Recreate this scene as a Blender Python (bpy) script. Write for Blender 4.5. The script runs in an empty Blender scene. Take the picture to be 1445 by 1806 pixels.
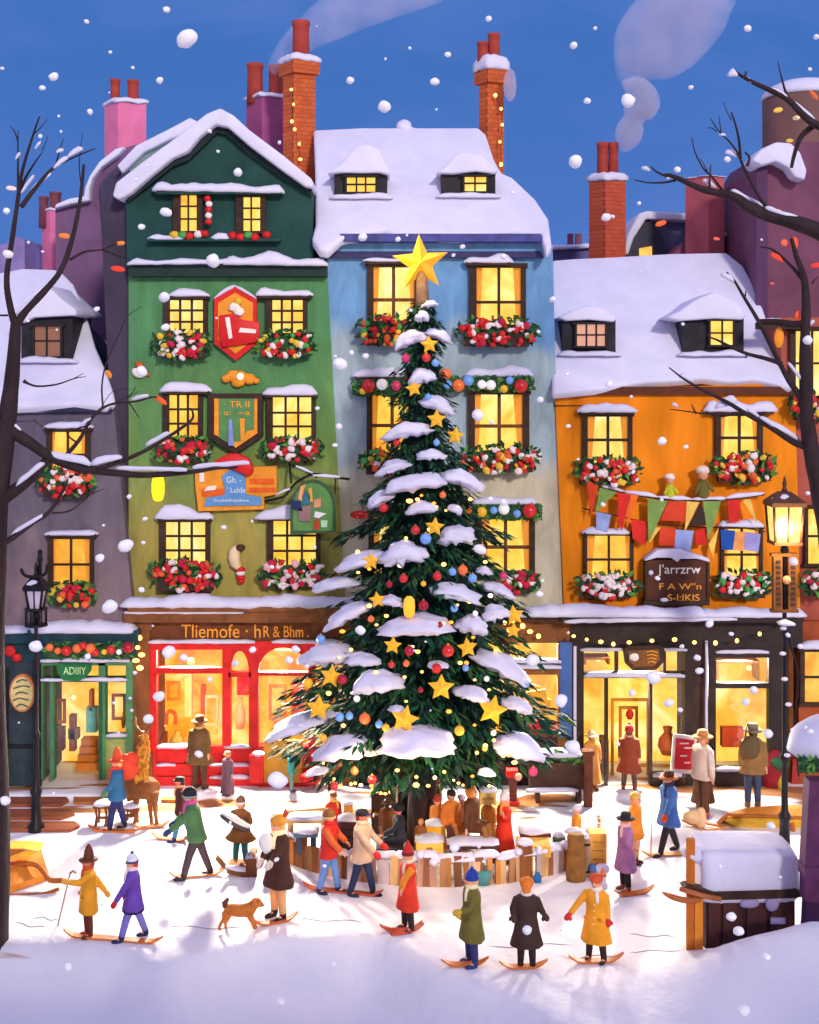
import bpy, bmesh, math, random
from mathutils import Vector, Matrix, noise as mn
random.seed(7)
R = random.random
SC = bpy.context.scene
COL = SC.collection
# ---------------------------------------------------------------- camera geometry
F, CX, HY, CZ = 2280.0, 722.5, 660.0, 9.6      # focal length in px, principal column, horizon row, eye height
def at(px, py, d):
    return Vector(((px-CX)*d/F, d, CZ-(py-HY)*d/F))
def gd(py):
    return CZ*F/(py-HY)
def gp(px, py):
    return at(px, py, gd(py))
def onplane(px, py, p0, n):
    c = Vector((0, 0, CZ)); dr = Vector(((px-CX)/F, 1, -(py-HY)/F))
    t = (p0-c).dot(n)/dr.dot(n)
    return c+dr*t
def U(a, b):
    return a+(b-a)*R()
def smooth01(t):
    t = max(0.0, min(1.0, t)); return t*t*(3-2*t)

# ---------------------------------------------------------------- materials
def S(r, g, b):
    f = lambda c: (c/255/12.92) if c/255 <= .04045 else ((c/255+.055)/1.055)**2.4
    return (f(r), f(g), f(b))
MATS = {}
def mat(name, rgb, var=.16, scale=2.5, rough=.75, bump=.12, metal=0.0, emit=0.0, ergb=None, stretch=(1, 1, 1), hue=.02, bscale=None, spec=.3):
    if name in MATS: return MATS[name]
    m = bpy.data.materials.new(name); m.use_nodes = True
    nt = m.node_tree; N = nt.nodes; L = nt.links
    b = N['Principled BSDF']
    b.inputs['Roughness'].default_value = rough
    b.inputs['Metallic'].default_value = metal
    b.inputs['Specular IOR Level'].default_value = spec
    c = S(*rgb)
    tc = N.new('ShaderNodeTexCoord'); mp = N.new('ShaderNodeMapping'); mp.inputs['Scale'].default_value = stretch
    L.new(tc.outputs['Object'], mp.inputs['Vector'])
    nz = N.new('ShaderNodeTexNoise'); nz.inputs['Scale'].default_value = scale; nz.inputs['Detail'].default_value = 5; nz.inputs['Distortion'].default_value = .6
    L.new(mp.outputs['Vector'], nz.inputs['Vector'])
    cr = N.new('ShaderNodeValToRGB')
    lo = tuple(max(0, x*(1-var)-hue*x) for x in c); hi = tuple(min(1, x*(1+var)+hue*.25) for x in c)
    cr.color_ramp.elements[0].position = .32; cr.color_ramp.elements[1].position = .68
    cr.color_ramp.elements[0].color = (*lo, 1); cr.color_ramp.elements[1].color = (*hi, 1)
    L.new(nz.outputs['Fac'], cr.inputs['Fac']); L.new(cr.outputs['Color'], b.inputs['Base Color'])
    if bump:
        n2 = N.new('ShaderNodeTexNoise'); n2.inputs['Scale'].default_value = bscale or scale*6; n2.inputs['Detail'].default_value = 6
        L.new(mp.outputs['Vector'], n2.inputs['Vector'])
        bp = N.new('ShaderNodeBump'); bp.inputs['Strength'].default_value = bump; bp.inputs['Distance'].default_value = .05
        L.new(n2.outputs['Fac'], bp.inputs['Height']); L.new(bp.outputs['Normal'], b.inputs['Normal'])
    if emit:
        b.inputs['Emission Color'].default_value = (*S(*(ergb or rgb)), 1); b.inputs['Emission Strength'].default_value = emit
    MATS[name] = m
    return m
def glow_mat(name, cols, strength, scale=1.4, stretch=(1, 1, 1)):
    """a lit, curtained pane: uneven warm glow"""
    m = bpy.data.materials.new(name); m.use_nodes = True
    nt = m.node_tree; N = nt.nodes; L = nt.links; b = N['Principled BSDF']
    tc = N.new('ShaderNodeTexCoord'); mp = N.new('ShaderNodeMapping'); mp.inputs['Scale'].default_value = stretch
    L.new(tc.outputs['Object'], mp.inputs['Vector'])
    nz = N.new('ShaderNodeTexNoise'); nz.inputs['Scale'].default_value = scale; nz.inputs['Detail'].default_value = 4; nz.inputs['Distortion'].default_value = 1.0
    L.new(mp.outputs['Vector'], nz.inputs['Vector'])
    cr = N.new('ShaderNodeValToRGB'); e = cr.color_ramp.elements
    e[0].position = .33; e[1].position = .72
    e[0].color = (*S(*cols[0]), 1); e[1].color = (*S(*cols[2]), 1)
    k = e.new(.5); k.color = (*S(*cols[1]), 1)
    L.new(nz.outputs['Fac'], cr.inputs['Fac'])
    b.inputs['Base Color'].default_value = (.06, .04, .02, 1); b.inputs['Roughness'].default_value = .25
    L.new(cr.outputs['Color'], b.inputs['Emission Color']); b.inputs['Emission Strength'].default_value = strength
    MATS[name] = m; return m
def brick_mat(name, c1, c2, cm, s=4.0):
    m = bpy.data.materials.new(name); m.use_nodes = True
    nt = m.node_tree; N = nt.nodes; L = nt.links; b = N['Principled BSDF']; b.inputs['Roughness'].default_value = .85
    tc = N.new('ShaderNodeTexCoord'); sp = N.new('ShaderNodeSeparateXYZ'); cb = N.new('ShaderNodeCombineXYZ'); ad = N.new('ShaderNodeMath')
    L.new(tc.outputs['Object'], sp.inputs[0]); L.new(sp.outputs['X'], ad.inputs[0]); L.new(sp.outputs['Y'], ad.inputs[1])
    L.new(ad.outputs[0], cb.inputs['X']); L.new(sp.outputs['Z'], cb.inputs['Y'])
    br = N.new('ShaderNodeTexBrick'); br.inputs['Scale'].default_value = s
    br.inputs['Color1'].default_value = (*S(*c1), 1); br.inputs['Color2'].default_value = (*S(*c2), 1); br.inputs['Mortar'].default_value = (*S(*cm), 1)
    br.inputs['Mortar Size'].default_value = .03; br.inputs['Brick Width'].default_value = .9; br.inputs['Row Height'].default_value = .45
    L.new(cb.outputs[0], br.inputs['Vector'])
    L.new(br.outputs['Color'], b.inputs['Base Color'])
    bp = N.new('ShaderNodeBump'); bp.inputs['Strength'].default_value = .4; bp.inputs['Distance'].default_value = .02
    L.new(br.outputs['Fac'], bp.inputs['Height']); bp.invert = True; L.new(bp.outputs['Normal'], b.inputs['Normal'])
    MATS[name] = m; return m
def banded_wall_mat(name, top, mid, low, z1, z2, soft, ns=.9):
    """wall colour in ragged height bands; the lower tones can carry painted warm glow"""
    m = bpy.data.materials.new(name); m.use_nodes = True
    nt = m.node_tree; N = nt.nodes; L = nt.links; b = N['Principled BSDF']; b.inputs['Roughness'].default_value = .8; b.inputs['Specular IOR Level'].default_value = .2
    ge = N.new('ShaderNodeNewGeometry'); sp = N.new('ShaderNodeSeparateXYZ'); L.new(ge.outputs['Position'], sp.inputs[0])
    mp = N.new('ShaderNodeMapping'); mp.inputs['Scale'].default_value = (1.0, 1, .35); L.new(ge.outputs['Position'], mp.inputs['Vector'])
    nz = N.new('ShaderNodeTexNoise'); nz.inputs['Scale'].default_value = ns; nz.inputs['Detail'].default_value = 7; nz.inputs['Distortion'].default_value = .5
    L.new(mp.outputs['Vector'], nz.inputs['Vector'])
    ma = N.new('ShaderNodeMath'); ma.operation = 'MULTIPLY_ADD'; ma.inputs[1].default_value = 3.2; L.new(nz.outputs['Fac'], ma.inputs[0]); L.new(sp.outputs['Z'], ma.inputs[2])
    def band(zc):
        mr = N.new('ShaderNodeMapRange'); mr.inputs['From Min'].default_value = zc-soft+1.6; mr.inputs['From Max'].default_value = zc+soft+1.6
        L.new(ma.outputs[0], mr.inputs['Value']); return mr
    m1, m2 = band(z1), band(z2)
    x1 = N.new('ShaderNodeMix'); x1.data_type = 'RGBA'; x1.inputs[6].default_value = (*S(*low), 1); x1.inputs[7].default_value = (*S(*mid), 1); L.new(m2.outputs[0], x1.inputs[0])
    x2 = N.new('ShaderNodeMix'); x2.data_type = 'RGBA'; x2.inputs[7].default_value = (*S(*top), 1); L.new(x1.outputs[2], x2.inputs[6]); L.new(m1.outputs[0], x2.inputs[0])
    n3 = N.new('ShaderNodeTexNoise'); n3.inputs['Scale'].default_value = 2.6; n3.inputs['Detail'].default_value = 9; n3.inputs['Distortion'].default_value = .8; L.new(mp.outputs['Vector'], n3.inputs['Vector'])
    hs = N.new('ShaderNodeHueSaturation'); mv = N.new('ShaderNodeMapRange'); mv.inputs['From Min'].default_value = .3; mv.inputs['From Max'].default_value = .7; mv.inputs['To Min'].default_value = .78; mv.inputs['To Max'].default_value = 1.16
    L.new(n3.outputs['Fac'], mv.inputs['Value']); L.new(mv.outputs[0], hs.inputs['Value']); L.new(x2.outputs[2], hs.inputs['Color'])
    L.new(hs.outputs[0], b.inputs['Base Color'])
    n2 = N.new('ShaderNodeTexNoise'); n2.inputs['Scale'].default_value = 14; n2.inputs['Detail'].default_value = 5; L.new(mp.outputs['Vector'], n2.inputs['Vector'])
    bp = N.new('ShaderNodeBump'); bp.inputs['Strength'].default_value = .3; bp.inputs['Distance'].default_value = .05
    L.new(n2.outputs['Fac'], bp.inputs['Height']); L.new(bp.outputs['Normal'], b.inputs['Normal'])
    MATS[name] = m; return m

SNOW = mat('snow', (222, 220, 240), var=.05, scale=1.6, rough=.65, bump=.18, bscale=7, hue=0, spec=.2)
WOODD = mat('dark_wood', (62, 38, 28), var=.3, scale=3, stretch=(1, 1, .4))
WOODB = mat('brown_wood', (120, 72, 36), var=.3, scale=3, stretch=(1, 1, .4))
WOODO = mat('orange_wood', (222, 135, 45), var=.2, scale=3, stretch=(.4, 1, 1))
FRAME = mat('window_frame', (58, 38, 28), var=.25, scale=5)
FRAMEB = mat('brown_frame', (110, 62, 28), var=.25, scale=5)
IRON = mat('black_iron', (24, 22, 28), var=.2, rough=.45, metal=.3)
BARK = mat('bark', (46, 29, 33), var=.3, scale=4, bump=.5, stretch=(1, 1, .3))
PANE = glow_mat('pane_glow', [(250, 178, 45), (255, 206, 84), (255, 232, 140)], 1.2)
PANE2 = glow_mat('pane_glow_pale', [(246, 196, 80), (255, 216, 110), (255, 240, 176)], 1.15, 2.4, (1, 1, .5))
PANE3 = glow_mat('pane_glow_deep', [(236, 150, 36), (255, 196, 66), (255, 222, 110)], 1.15, 1.0)
CURT = mat('curtain_amber', (190, 120, 50), emit=.55, ergb=(240, 150, 40), var=.2, scale=6, stretch=(3, 1, .4))
PANEO = glow_mat('pane_glow_orange', [(240, 150, 30), (252, 182, 52), (255, 214, 96)], 1.0)
PANEP = mat('pane_peach', (120, 70, 60), emit=.75, ergb=(240, 178, 150), rough=.3)
ROOM = glow_mat('shop_room_glow', [(236, 140, 24), (250, 184, 58), (255, 230, 150)], 1.3, scale=.9)
ROOMR = glow_mat('shop_room_amber', [(226, 118, 20), (248, 164, 40), (255, 218, 120)], 1.35, scale=1.1)
ROOMY = glow_mat('shop_room_yellow', [(235, 160, 40), (252, 205, 80), (255, 242, 170)], 1.25, scale=.9)
def glass_mat():
    m = bpy.data.materials.new('shop_glass'); m.use_nodes = True; nt = m.node_tree; N = nt.nodes; L = nt.links
    N.remove(N['Principled BSDF'])
    t = N.new('ShaderNodeBsdfTransparent'); g = N.new('ShaderNodeBsdfGlossy'); g.inputs['Roughness'].default_value = .05
    x = N.new('ShaderNodeMixShader'); x.inputs[0].default_value = .06
    L.new(t.outputs[0], x.inputs[1]); L.new(g.outputs[0], x.inputs[2]); L.new(x.outputs[0], N['Material Output'].inputs['Surface'])
    return m
GLASS = glass_mat()
def cmat(rgb, **k):
    return mat('paint_%d_%d_%d' % tuple(rgb), rgb, **k)

# ---------------------------------------------------------------- mesh builder
LOC = {}
SPLITN = {'snow', 'ledge_snow', 'red_bundle', 'leg', 'runner', 'hoop', 'white_bar', 'painted_band', 'shop_base', 'chalk_line', 'lilac_rag', 'white_emblem', 'window_ledge', 'foot', 'side', 'post', 'side_panel', 'shop_side_wall', 'shop_trim', 'corner_post', 'edging', 'snow_dab', 'white_dab', 'orange_paint', 'ski_handle', 'red_trim', 'stack', 'limbs', 'shop_glass', 'antlers', 'pilaster', 'counter', 'hut_wall', 'snow_lump', 'awning_rail', 'bar', 'drape', 'seat'}
class MB:
    def __init__(s): s.v = []; s.f = []; s.m = []; s.s = []
    def add(s, vs, fs, mi=0, sm=False):
        o = len(s.v); s.v += [Vector(v) for v in vs]
        for f in fs: s.f.append([i+o for i in f]); s.m.append(mi); s.s.append(sm)
        return s
    def hexa(s, p, mi=0):
        return s.add(p, [(0, 3, 2, 1), (4, 5, 6, 7), (0, 1, 5, 4), (1, 2, 6, 5), (2, 3, 7, 6), (3, 0, 4, 7)], mi)
    def box(s, x0, x1, y0, y1, z0, z1, mi=0):
        return s.hexa([(x0, y0, z0), (x1, y0, z0), (x1, y1, z0), (x0, y1, z0), (x0, y0, z1), (x1, y0, z1), (x1, y1, z1), (x0, y1, z1)], mi)
    def pbox(s, px0, px1, py0, py1, d0, d1, mi=0):
        a = at(px0, py1, d0); b = at(px1, py0, d0)
        return s.box(a.x, b.x, d0, d1, a.z, b.z, mi)
    def prism(s, pts, d0, d1, mi=0, sm=False):
        """px outline at depth d0, pushed straight back to depth d1"""
        q = [at(x, y, d0) for x, y in pts]; return s.wprism([(p.x, p.z) for p in q], d0, d1, mi)
    def wprism(s, q, y0, y1, mi=0):
        n = len(q); ar = sum(q[i][0]*q[(i+1) % n][1]-q[(i+1) % n][0]*q[i][1] for i in range(n))
        if ar < 0: q = q[::-1]
        vs = [(x, y0, z) for x, z in q]+[(x, y1, z) for x, z in q]
        fs = [list(range(n)), list(range(2*n-1, n-1, -1))]+[(i, i+n, (i+1) % n+n, (i+1) % n) for i in range(n)]
        return s.add(vs, fs, mi)
    def slab(s, pts, nrm, th, mi=0):
        """flat 3D polygon thickened along -nrm"""
        n = len(pts); vs = [Vector(p) for p in pts]+[Vector(p)-nrm*th for p in pts]
        a = Vector((0, 0, 0))
        for i in range(n): a += Vector(pts[i]).cross(Vector(pts[(i+1) % n]))
        fs = [list(range(n)), list(range(2*n-1, n-1, -1))]+[(i, i+n, (i+1) % n+n, (i+1) % n) for i in range(n)]
        if a.dot(nrm) < 0: fs = [list(reversed(f)) for f in fs]
        return s.add(vs, fs, mi)
    def tube(s, pts, rad, n=8, mi=0, sm=True, cap=True, sq=(1, 1)):
        pts = [Vector(p) for p in pts]
        if not isinstance(rad, (list, tuple)): rad = [rad]*len(pts)
        vs = []; fs = []; up = None
        for i, p in enumerate(pts):
            t = (pts[min(i+1, len(pts)-1)]-pts[max(i-1, 0)])
            if t.length < 1e-9: t = Vector((0, 0, 1))
            t.normalize()
            if up is None:
                up = Vector((0, 0, 1)) if abs(t.z) < .9 else Vector((0, 1, 0))
            u = t.cross(up)
            if u.length < 1e-6: u = t.cross(Vector((1, 0, 0)))
            u.normalize(); w = u.cross(t).normalized(); up = w
            for k in range(n):
                a = 2*math.pi*k/n
                vs.append(p+(u*math.cos(a)*sq[0]+w*math.sin(a)*sq[1])*rad[i])
        for i in range(len(pts)-1):
            for k in range(n):
                fs.append((i*n+k, i*n+(k+1) % n, (i+1)*n+(k+1) % n, (i+1)*n+k))
        if cap:
            fs.append(list(range(n))[::-1]); fs.append([(len(pts)-1)*n+k for k in range(n)])
        return s.add(vs, fs, mi, sm)
    def ell(s, c, r, n=12, m=8, mi=0, rot=None, nz=0, ns=1.5, seed=0, flat=None):
        if not isinstance(r, (list, tuple)): r = (r, r, r)
        c = Vector(c); vs = []; fs = []
        for j in range(1, m):
            th = math.pi*j/m
            for k in range(n):
                a = 2*math.pi*k/n
                vs.append(Vector((math.sin(th)*math.cos(a), math.sin(th)*math.sin(a), math.cos(th))))
        vs.append(Vector((0, 0, 1))); vs.append(Vector((0, 0, -1)))
        for j in range(m-2):
            for k in range(n):
                fs.append((j*n+k, (j+1)*n+k, (j+1)*n+(k+1) % n, j*n+(k+1) % n))
        T, B = len(vs)-2, len(vs)-1
        for k in range(n):
            fs.append((T, k, (k+1) % n)); fs.append((B, (m-2)*n+(k+1) % n, (m-2)*n+k))
        out = []
        for v in vs:
            g = 1+nz*mn.noise(v*ns+Vector((seed*3.7, seed*1.3, 0))) if nz else 1
            p = Vector((v.x*r[0]*g, v.y*r[1]*g, v.z*r[2]*g))
            if flat is not None and p.z < flat*r[2]: p.z = flat*r[2]+(p.z-flat*r[2])*.15
            if rot is not None: p = rot @ p
            out.append(c+p)
        return s.add(out, fs, mi, True)
    def loft(s, rings, mi=0, sm=True, cap=True):
        n = len(rings[0]); vs = [p for r in rings for p in r]; fs = []
        for i in range(len(rings)-1):
            for k in range(n):
                fs.append((i*n+k, i*n+(k+1) % n, (i+1)*n+(k+1) % n, (i+1)*n+k))
        if cap: fs.append(list(range(n))[::-1]); fs.append([(len(rings)-1)*n+k for k in range(n)])
        return s.add(vs, fs, mi, sm)
    def lathe(s, c, prof, n=14, mi=0, sm=True, sx=1, sy=1):
        c = Vector(c)
        return s.loft([[c+Vector((r*sx*math.cos(2*math.pi*k/n), r*sy*math.sin(2*math.pi*k/n), z)) for k in range(n)] for r, z in prof], mi, sm)
    def strip(s, a, b, h, depth, seed=0, mi=0, seg=.11, taper=.18, drop=.02):
        """a ledge of settled snow between two world points (bottom line), lumpy and rounded"""
        a = Vector(a); b = Vector(b); n = max(6, int((b-a).length/seg)); rings = []
        for i in range(n+1):
            t = i/n; p = a.lerp(b, t)
            e = min(1, min(t, 1-t)*(b-a).length/max(taper, .01)); e = math.sqrt(max(.04, e))
            q = Vector((p.x*1.7+seed*5.1, seed*2.3, 0))
            hh = h*e*(.85+.55*mn.noise(q)+.25*mn.noise(q*2.9))
            dd = depth*(.55+.45*e)*(1+.2*mn.noise(q*2.1+Vector((9, 0, 0))))
            dz = drop*mn.noise(q*2.3+Vector((0, 4, 0)))
            ring = []
            for k in range(9):
                an = math.pi*k/8
                ring.append(p+Vector((0, -math.cos(an)*dd/2, max(hh, .02)*math.sin(an)**.8)))
            ring.append(p+Vector((0, dd*.35, -.02))); ring.append(p+Vector((0, -dd*.4, -.03+dz)))
            rings.append(ring)
        return s.loft(rings, mi, True)
    def islands(s):
        par = list(range(len(s.v)))
        def fd(i):
            while par[i] != i: par[i] = par[par[i]]; i = par[i]
            return i
        for f in s.f:
            r = fd(f[0])
            for i in f[1:]: par[fd(i)] = r
        g = {}
        for f, m_, q in zip(s.f, s.m, s.s): g.setdefault(fd(f[0]), []).append((f, m_, q))
        out = []
        for fs in g.values():
            ids = sorted({i for f, _, _ in fs for i in f}); mp = {i: k for k, i in enumerate(ids)}; n = MB(); n.v = [s.v[i] for i in ids]
            for f, m_, q in fs: n.f.append([mp[i] for i in f]); n.m.append(m_); n.s.append(q)
            out.append(n)
        return out
    def obj(s, name, mats, parent=None, base=None, bevel=0, bseg=2, remesh=0, sm_it=0, link=True):
        if parent is not None and (name in SPLITN or name.endswith('_flower')):
            il = s.islands()
            if len(il) > 1:
                for n in il: o = n.obj1(name, mats, parent, base, bevel, bseg)
                return o
        return s.obj1(name, mats, parent, base, bevel, bseg, remesh, sm_it)
    def obj1(s, name, mats, parent=None, base=None, bevel=0, bseg=2, remesh=0, sm_it=0):
        me = bpy.data.meshes.new(name)
        if parent is not None: off = LOC[parent.name]
        else: off = Vector(base) if base is not None else Vector((0, 0, 0))
        me.from_pydata([v-off for v in s.v], [], s.f)
        if not isinstance(mats, (list, tuple)): mats = [mats]
        for m in mats: me.materials.append(m)
        me.polygons.foreach_set('material_index', s.m); me.polygons.foreach_set('use_smooth', s.s)
        me.update()
        if bevel or remesh:
            me = bake(me, bevel, bseg, remesh, sm_it, mats)
        o = bpy.data.objects.new(name, me); COL.objects.link(o)
        if parent is not None: o.parent = parent; LOC[o.name] = off.copy()
        else: o.location = off; LOC[o.name] = off.copy()
        return o
def bake(me, bevel, bseg, remesh, sm_it, mats):
    bm = bmesh.new(); bm.from_mesh(me)
    if bevel:
        bmesh.ops.recalc_face_normals(bm, faces=bm.faces)
        ed = [e for e in bm.edges if len(e.link_faces) == 2 and e.calc_face_angle(0) > .5]
        bmesh.ops.bevel(bm, geom=ed, offset=bevel, segments=bseg, affect='EDGES', profile=.5, clamp_overlap=True)
        for f in bm.faces: f.smooth = True
        bm.to_mesh(me); bm.free(); return me
    bm.free()
    tmp = bpy.data.objects.new('remesh_work', me); COL.objects.link(tmp)
    md = tmp.modifiers.new('r', 'REMESH'); md.mode = 'VOXEL'; md.voxel_size = remesh; md.use_smooth_shade = True
    if sm_it:
        m2 = tmp.modifiers.new('s', 'SMOOTH'); m2.iterations = sm_it; m2.factor = .5
    dg = bpy.context.evaluated_depsgraph_get(); dg.update()
    out = bpy.data.meshes.new_from_object(tmp.evaluated_get(dg))
    nm = me.name
    bpy.data.objects.remove(tmp); bpy.data.meshes.remove(me); out.name = nm
    out.materials.clear()
    for m in mats: out.materials.append(m)
    return out
def tag(o, label=None, cat=None, group=None, kind=None):
    if label: o['label'] = label
    if cat: o['category'] = cat
    if group: o['group'] = group
    if kind: o['kind'] = kind
    return o
def thing(name, label, cat, base=(0, 0, 0), group=None):
    o = bpy.data.objects.new(name, None); COL.objects.link(o); o.location = base; o.empty_display_size = .2
    LOC[o.name] = Vector(base)
    return tag(o, label, cat, group)
def lit(o): return o
def text(s, px, py, hpx, d, m, parent, wpx=None, name='lettering', rot=0, ext=.006, font_shear=0):
    cu = bpy.data.curves.new(name, 'FONT'); cu.body = s; cu.align_x = 'CENTER'; cu.align_y = 'CENTER'; cu.size = 1; cu.extrude = ext; cu.shear = font_shear
    tmp = bpy.data.objects.new(name, cu); COL.objects.link(tmp)
    dg = bpy.context.evaluated_depsgraph_get(); dg.update()
    me = bpy.data.meshes.new_from_object(tmp.evaluated_get(dg)); bpy.data.objects.remove(tmp); bpy.data.curves.remove(cu)
    xs = [v.co.x for v in me.vertices]; ys = [v.co.y for v in me.vertices]
    w = max(xs)-min(xs); h = max(ys)-min(ys); mx = (max(xs)+min(xs))/2; my = (max(ys)+min(ys))/2
    k = hpx*d/F/h; kx = (wpx*d/F/w) if wpx else k
    c = at(px, py, d)-LOC[parent.name]; cr, sr = math.cos(rot), math.sin(rot)
    for v in me.vertices:
        x = (v.co.x-mx)*kx; z = (v.co.y-my)*k; y = -v.co.z
        v.co = c+Vector((x*cr-z*sr, y, x*sr+z*cr))
    me.materials.append(m); me.name = name
    o = bpy.data.objects.new(name, me); COL.objects.link(o); o.parent = parent; LOC[o.name] = LOC[parent.name].copy()
    return o
def poly_smooth(pts, k=3):
    """Catmull-Rom through 3D points"""
    p = [Vector(x) for x in pts]; out = []
    for i in range(len(p)-1):
        a = p[max(i-1, 0)]; b = p[i]; c = p[i+1]; d = p[min(i+2, len(p)-1)]
        for j in range(k):
            t = j/k
            out.append(.5*((2*b)+(c-a)*t+(2*a-5*b+4*c-d)*t*t+(3*b-a-3*c+d)*t**3))
    out.append(p[-1]); return out
# ================================================================ setting: world, camera, ground
w = bpy.data.worlds.new('World'); SC.world = w; w.use_nodes = True
nt = w.node_tree; N = nt.nodes; L = nt.links
tc = N.new('ShaderNodeTexCoord'); sp = N.new('ShaderNodeSeparateXYZ'); L.new(tc.outputs['Generated'], sp.inputs[0])
mr = N.new('ShaderNodeMapRange'); mr.interpolation_type = 'SMOOTHSTEP'; mr.inputs['From Min'].default_value = .80; mr.inputs['From Max'].default_value = .50
L.new(sp.outputs['Y'], mr.inputs['Value'])
mz = N.new('ShaderNodeMapRange'); mz.inputs['From Min'].default_value = .0; mz.inputs['From Max'].default_value = .22
L.new(sp.outputs['Z'], mz.inputs['Value'])
lowhi = N.new('ShaderNodeMix'); lowhi.data_type = 'RGBA'
lowhi.inputs[6].default_value = (*S(84, 122, 200), 1); lowhi.inputs[7].default_value = (*S(66, 112, 188), 1); L.new(mz.outputs[0], lowhi.inputs[0])
fill = N.new('ShaderNodeMix'); fill.data_type = 'RGBA'
L.new(mr.outputs[0], fill.inputs[0]); L.new(lowhi.outputs[2], fill.inputs[6]); pass
# the sky behind the viewer: lilac overhead, a pale peach dusk band low down
mb_ = N.new('ShaderNodeMapRange'); mb_.interpolation_type = 'SMOOTHSTEP'; mb_.inputs['From Min'].default_value = .05; mb_.inputs['From Max'].default_value = .55
L.new(sp.outputs['Z'], mb_.inputs['Value'])
rear = N.new('ShaderNodeMix'); rear.data_type = 'RGBA'; rear.inputs[6].default_value = (.82, .74, .80, 1); rear.inputs[7].default_value = (.36, .375, .74, 1); L.new(mb_.outputs[0], rear.inputs[0])
L.new(rear.outputs[2], fill.inputs[7])
# brushed, uneven dusk blue
sm_ = N.new('ShaderNodeMapping'); sm_.inputs['Scale'].default_value = (1.0, 1.0, 2.2); L.new(tc.outputs['Generated'], sm_.inputs['Vector'])
sn_ = N.new('ShaderNodeTexNoise'); sn_.inputs['Scale'].default_value = 7; sn_.inputs['Detail'].default_value = 6; sn_.inputs['Distortion'].default_value = .5; L.new(sm_.outputs[0], sn_.inputs['Vector'])
sr_ = N.new('ShaderNodeMapRange'); sr_.inputs['From Min'].default_value = .48; sr_.inputs['From Max'].default_value = .75; sr_.inputs['To Max'].default_value = .38; L.new(sn_.outputs['Fac'], sr_.inputs['Value'])
sx_ = N.new('ShaderNodeMix'); sx_.data_type = 'RGBA'; sx_.inputs[7].default_value = (*S(104, 134, 210), 1); L.new(sr_.outputs[0], sx_.inputs[0]); L.new(lowhi.outputs[2], sx_.inputs[6])
L.new(sx_.outputs[2], fill.inputs[6])
sky = N.new('ShaderNodeTexSky'); sky.sky_type = 'NISHITA'; sky.sun_disc = False; sky.sun_elevation = math.radians(38); sky.sun_rotation = math.radians(150)
b1 = N['Background']; L.new(fill.outputs[2], b1.inputs['Color']); b1.inputs['Strength'].default_value = 1.0

cam = bpy.data.cameras.new('camera'); co = bpy.data.objects.new('camera', cam); COL.objects.link(co)
co.location = (0, 0, CZ); co.rotation_euler = (math.radians(90), 0, 0)
cam.sensor_fit = 'AUTO'; cam.sensor_width = 36; cam.lens = F/1806*36; cam.shift_x = 0; cam.shift_y = -(903-HY)/1806*1.0
cam.clip_end = 800; SC.camera = co
SC.view_settings.view_transform = 'Standard'; SC.view_settings.look = 'None'; SC.view_settings.gamma = 1; SC.view_settings.exposure = .05
SC.render.film_transparent = False
try:
    SC.cycles.use_denoising = True; SC.cycles.max_bounces = 6; SC.cycles.sample_clamp_indirect = 4; SC.cycles.volume_bounces = 1
except Exception: pass
sun = bpy.data.lights.new('sun', 'SUN'); sun.energy = 2.0; sun.angle = math.radians(6); sun.color = (1, .9, .8)
so = bpy.data.objects.new('sun', sun); COL.objects.link(so)
def aim(o, dirv): o.rotation_euler = Vector(dirv).to_track_quat('-Z', 'Y').to_euler()
aim(so, (-.30, .90, -.36))

# the square: trodden snow, sinking to the lower bank towards the viewer, a drift on the right
CREST = [(-400, 1655), (20, 1652), (110, 1644), (200, 1668), (300, 1690), (420, 1664), (560, 1650), (650, 1642), (760, 1700), (880, 1752), (1000, 1815), (1300, 2000)]
CR = [gp(x, y) for x, y in CREST]
def crest_y(x):
    if x <= CR[0].x: return CR[0].y
    for a, b in zip(CR, CR[1:]):
        if a.x <= x <= b.x:
            return a.y+(b.y-a.y)*(x-a.x)/(b.x-a.x)
    return CR[-1].y
def ground_z(x, y):
    z = .03*mn.noise(Vector((x*.35, y*.35, 0)))*smooth01((y-15)/4)*smooth01((31-y)/2)
    s = crest_y(x)-.05-y+.25*mn.noise(Vector((x*.9, y*.9, 3)))*smooth01(-(y-22.5))
    if s > 0: z -= .62*smooth01(s/.8)+1.9*smooth01(s/5.0)
    dx = (x-6.3)/2.3; dy = (y-19.9)/1.35
    q = dx*dx+dy*dy
    z += 1.15*math.exp(-q*1.5)*(1+.18*mn.noise(Vector((x*1.1, y*1.1, 8))))
    if y > 29.1: z = .12*smooth01((y-29.1)/.12)      # the pavement before the shops
    return z
def axis(a, b, st, lo, hi):
    v = lo[:]; k = a
    while k < b+1e-6: v.append(k); k += st
    return v+hi
xs = axis(-10, 11, .2, [-220, -80, -30, -14], [14, 30, 80, 220]); ys = axis(15, 28.9, .2, [-80, -20, 5], [29.08, 29.12, 29.16, 29.2, 29.24, 29.5, 31, 36, 60, 120, 320])
g = MB(); vs = [(x, y, ground_z(x, y)) for y in ys for x in xs]; nx = len(xs)
g.add(vs, [(j*nx+i, j*nx+i+1, (j+1)*nx+i+1, (j+1)*nx+i) for j in range(len(ys)-1) for i in range(nx-1)], 0, True)
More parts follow.
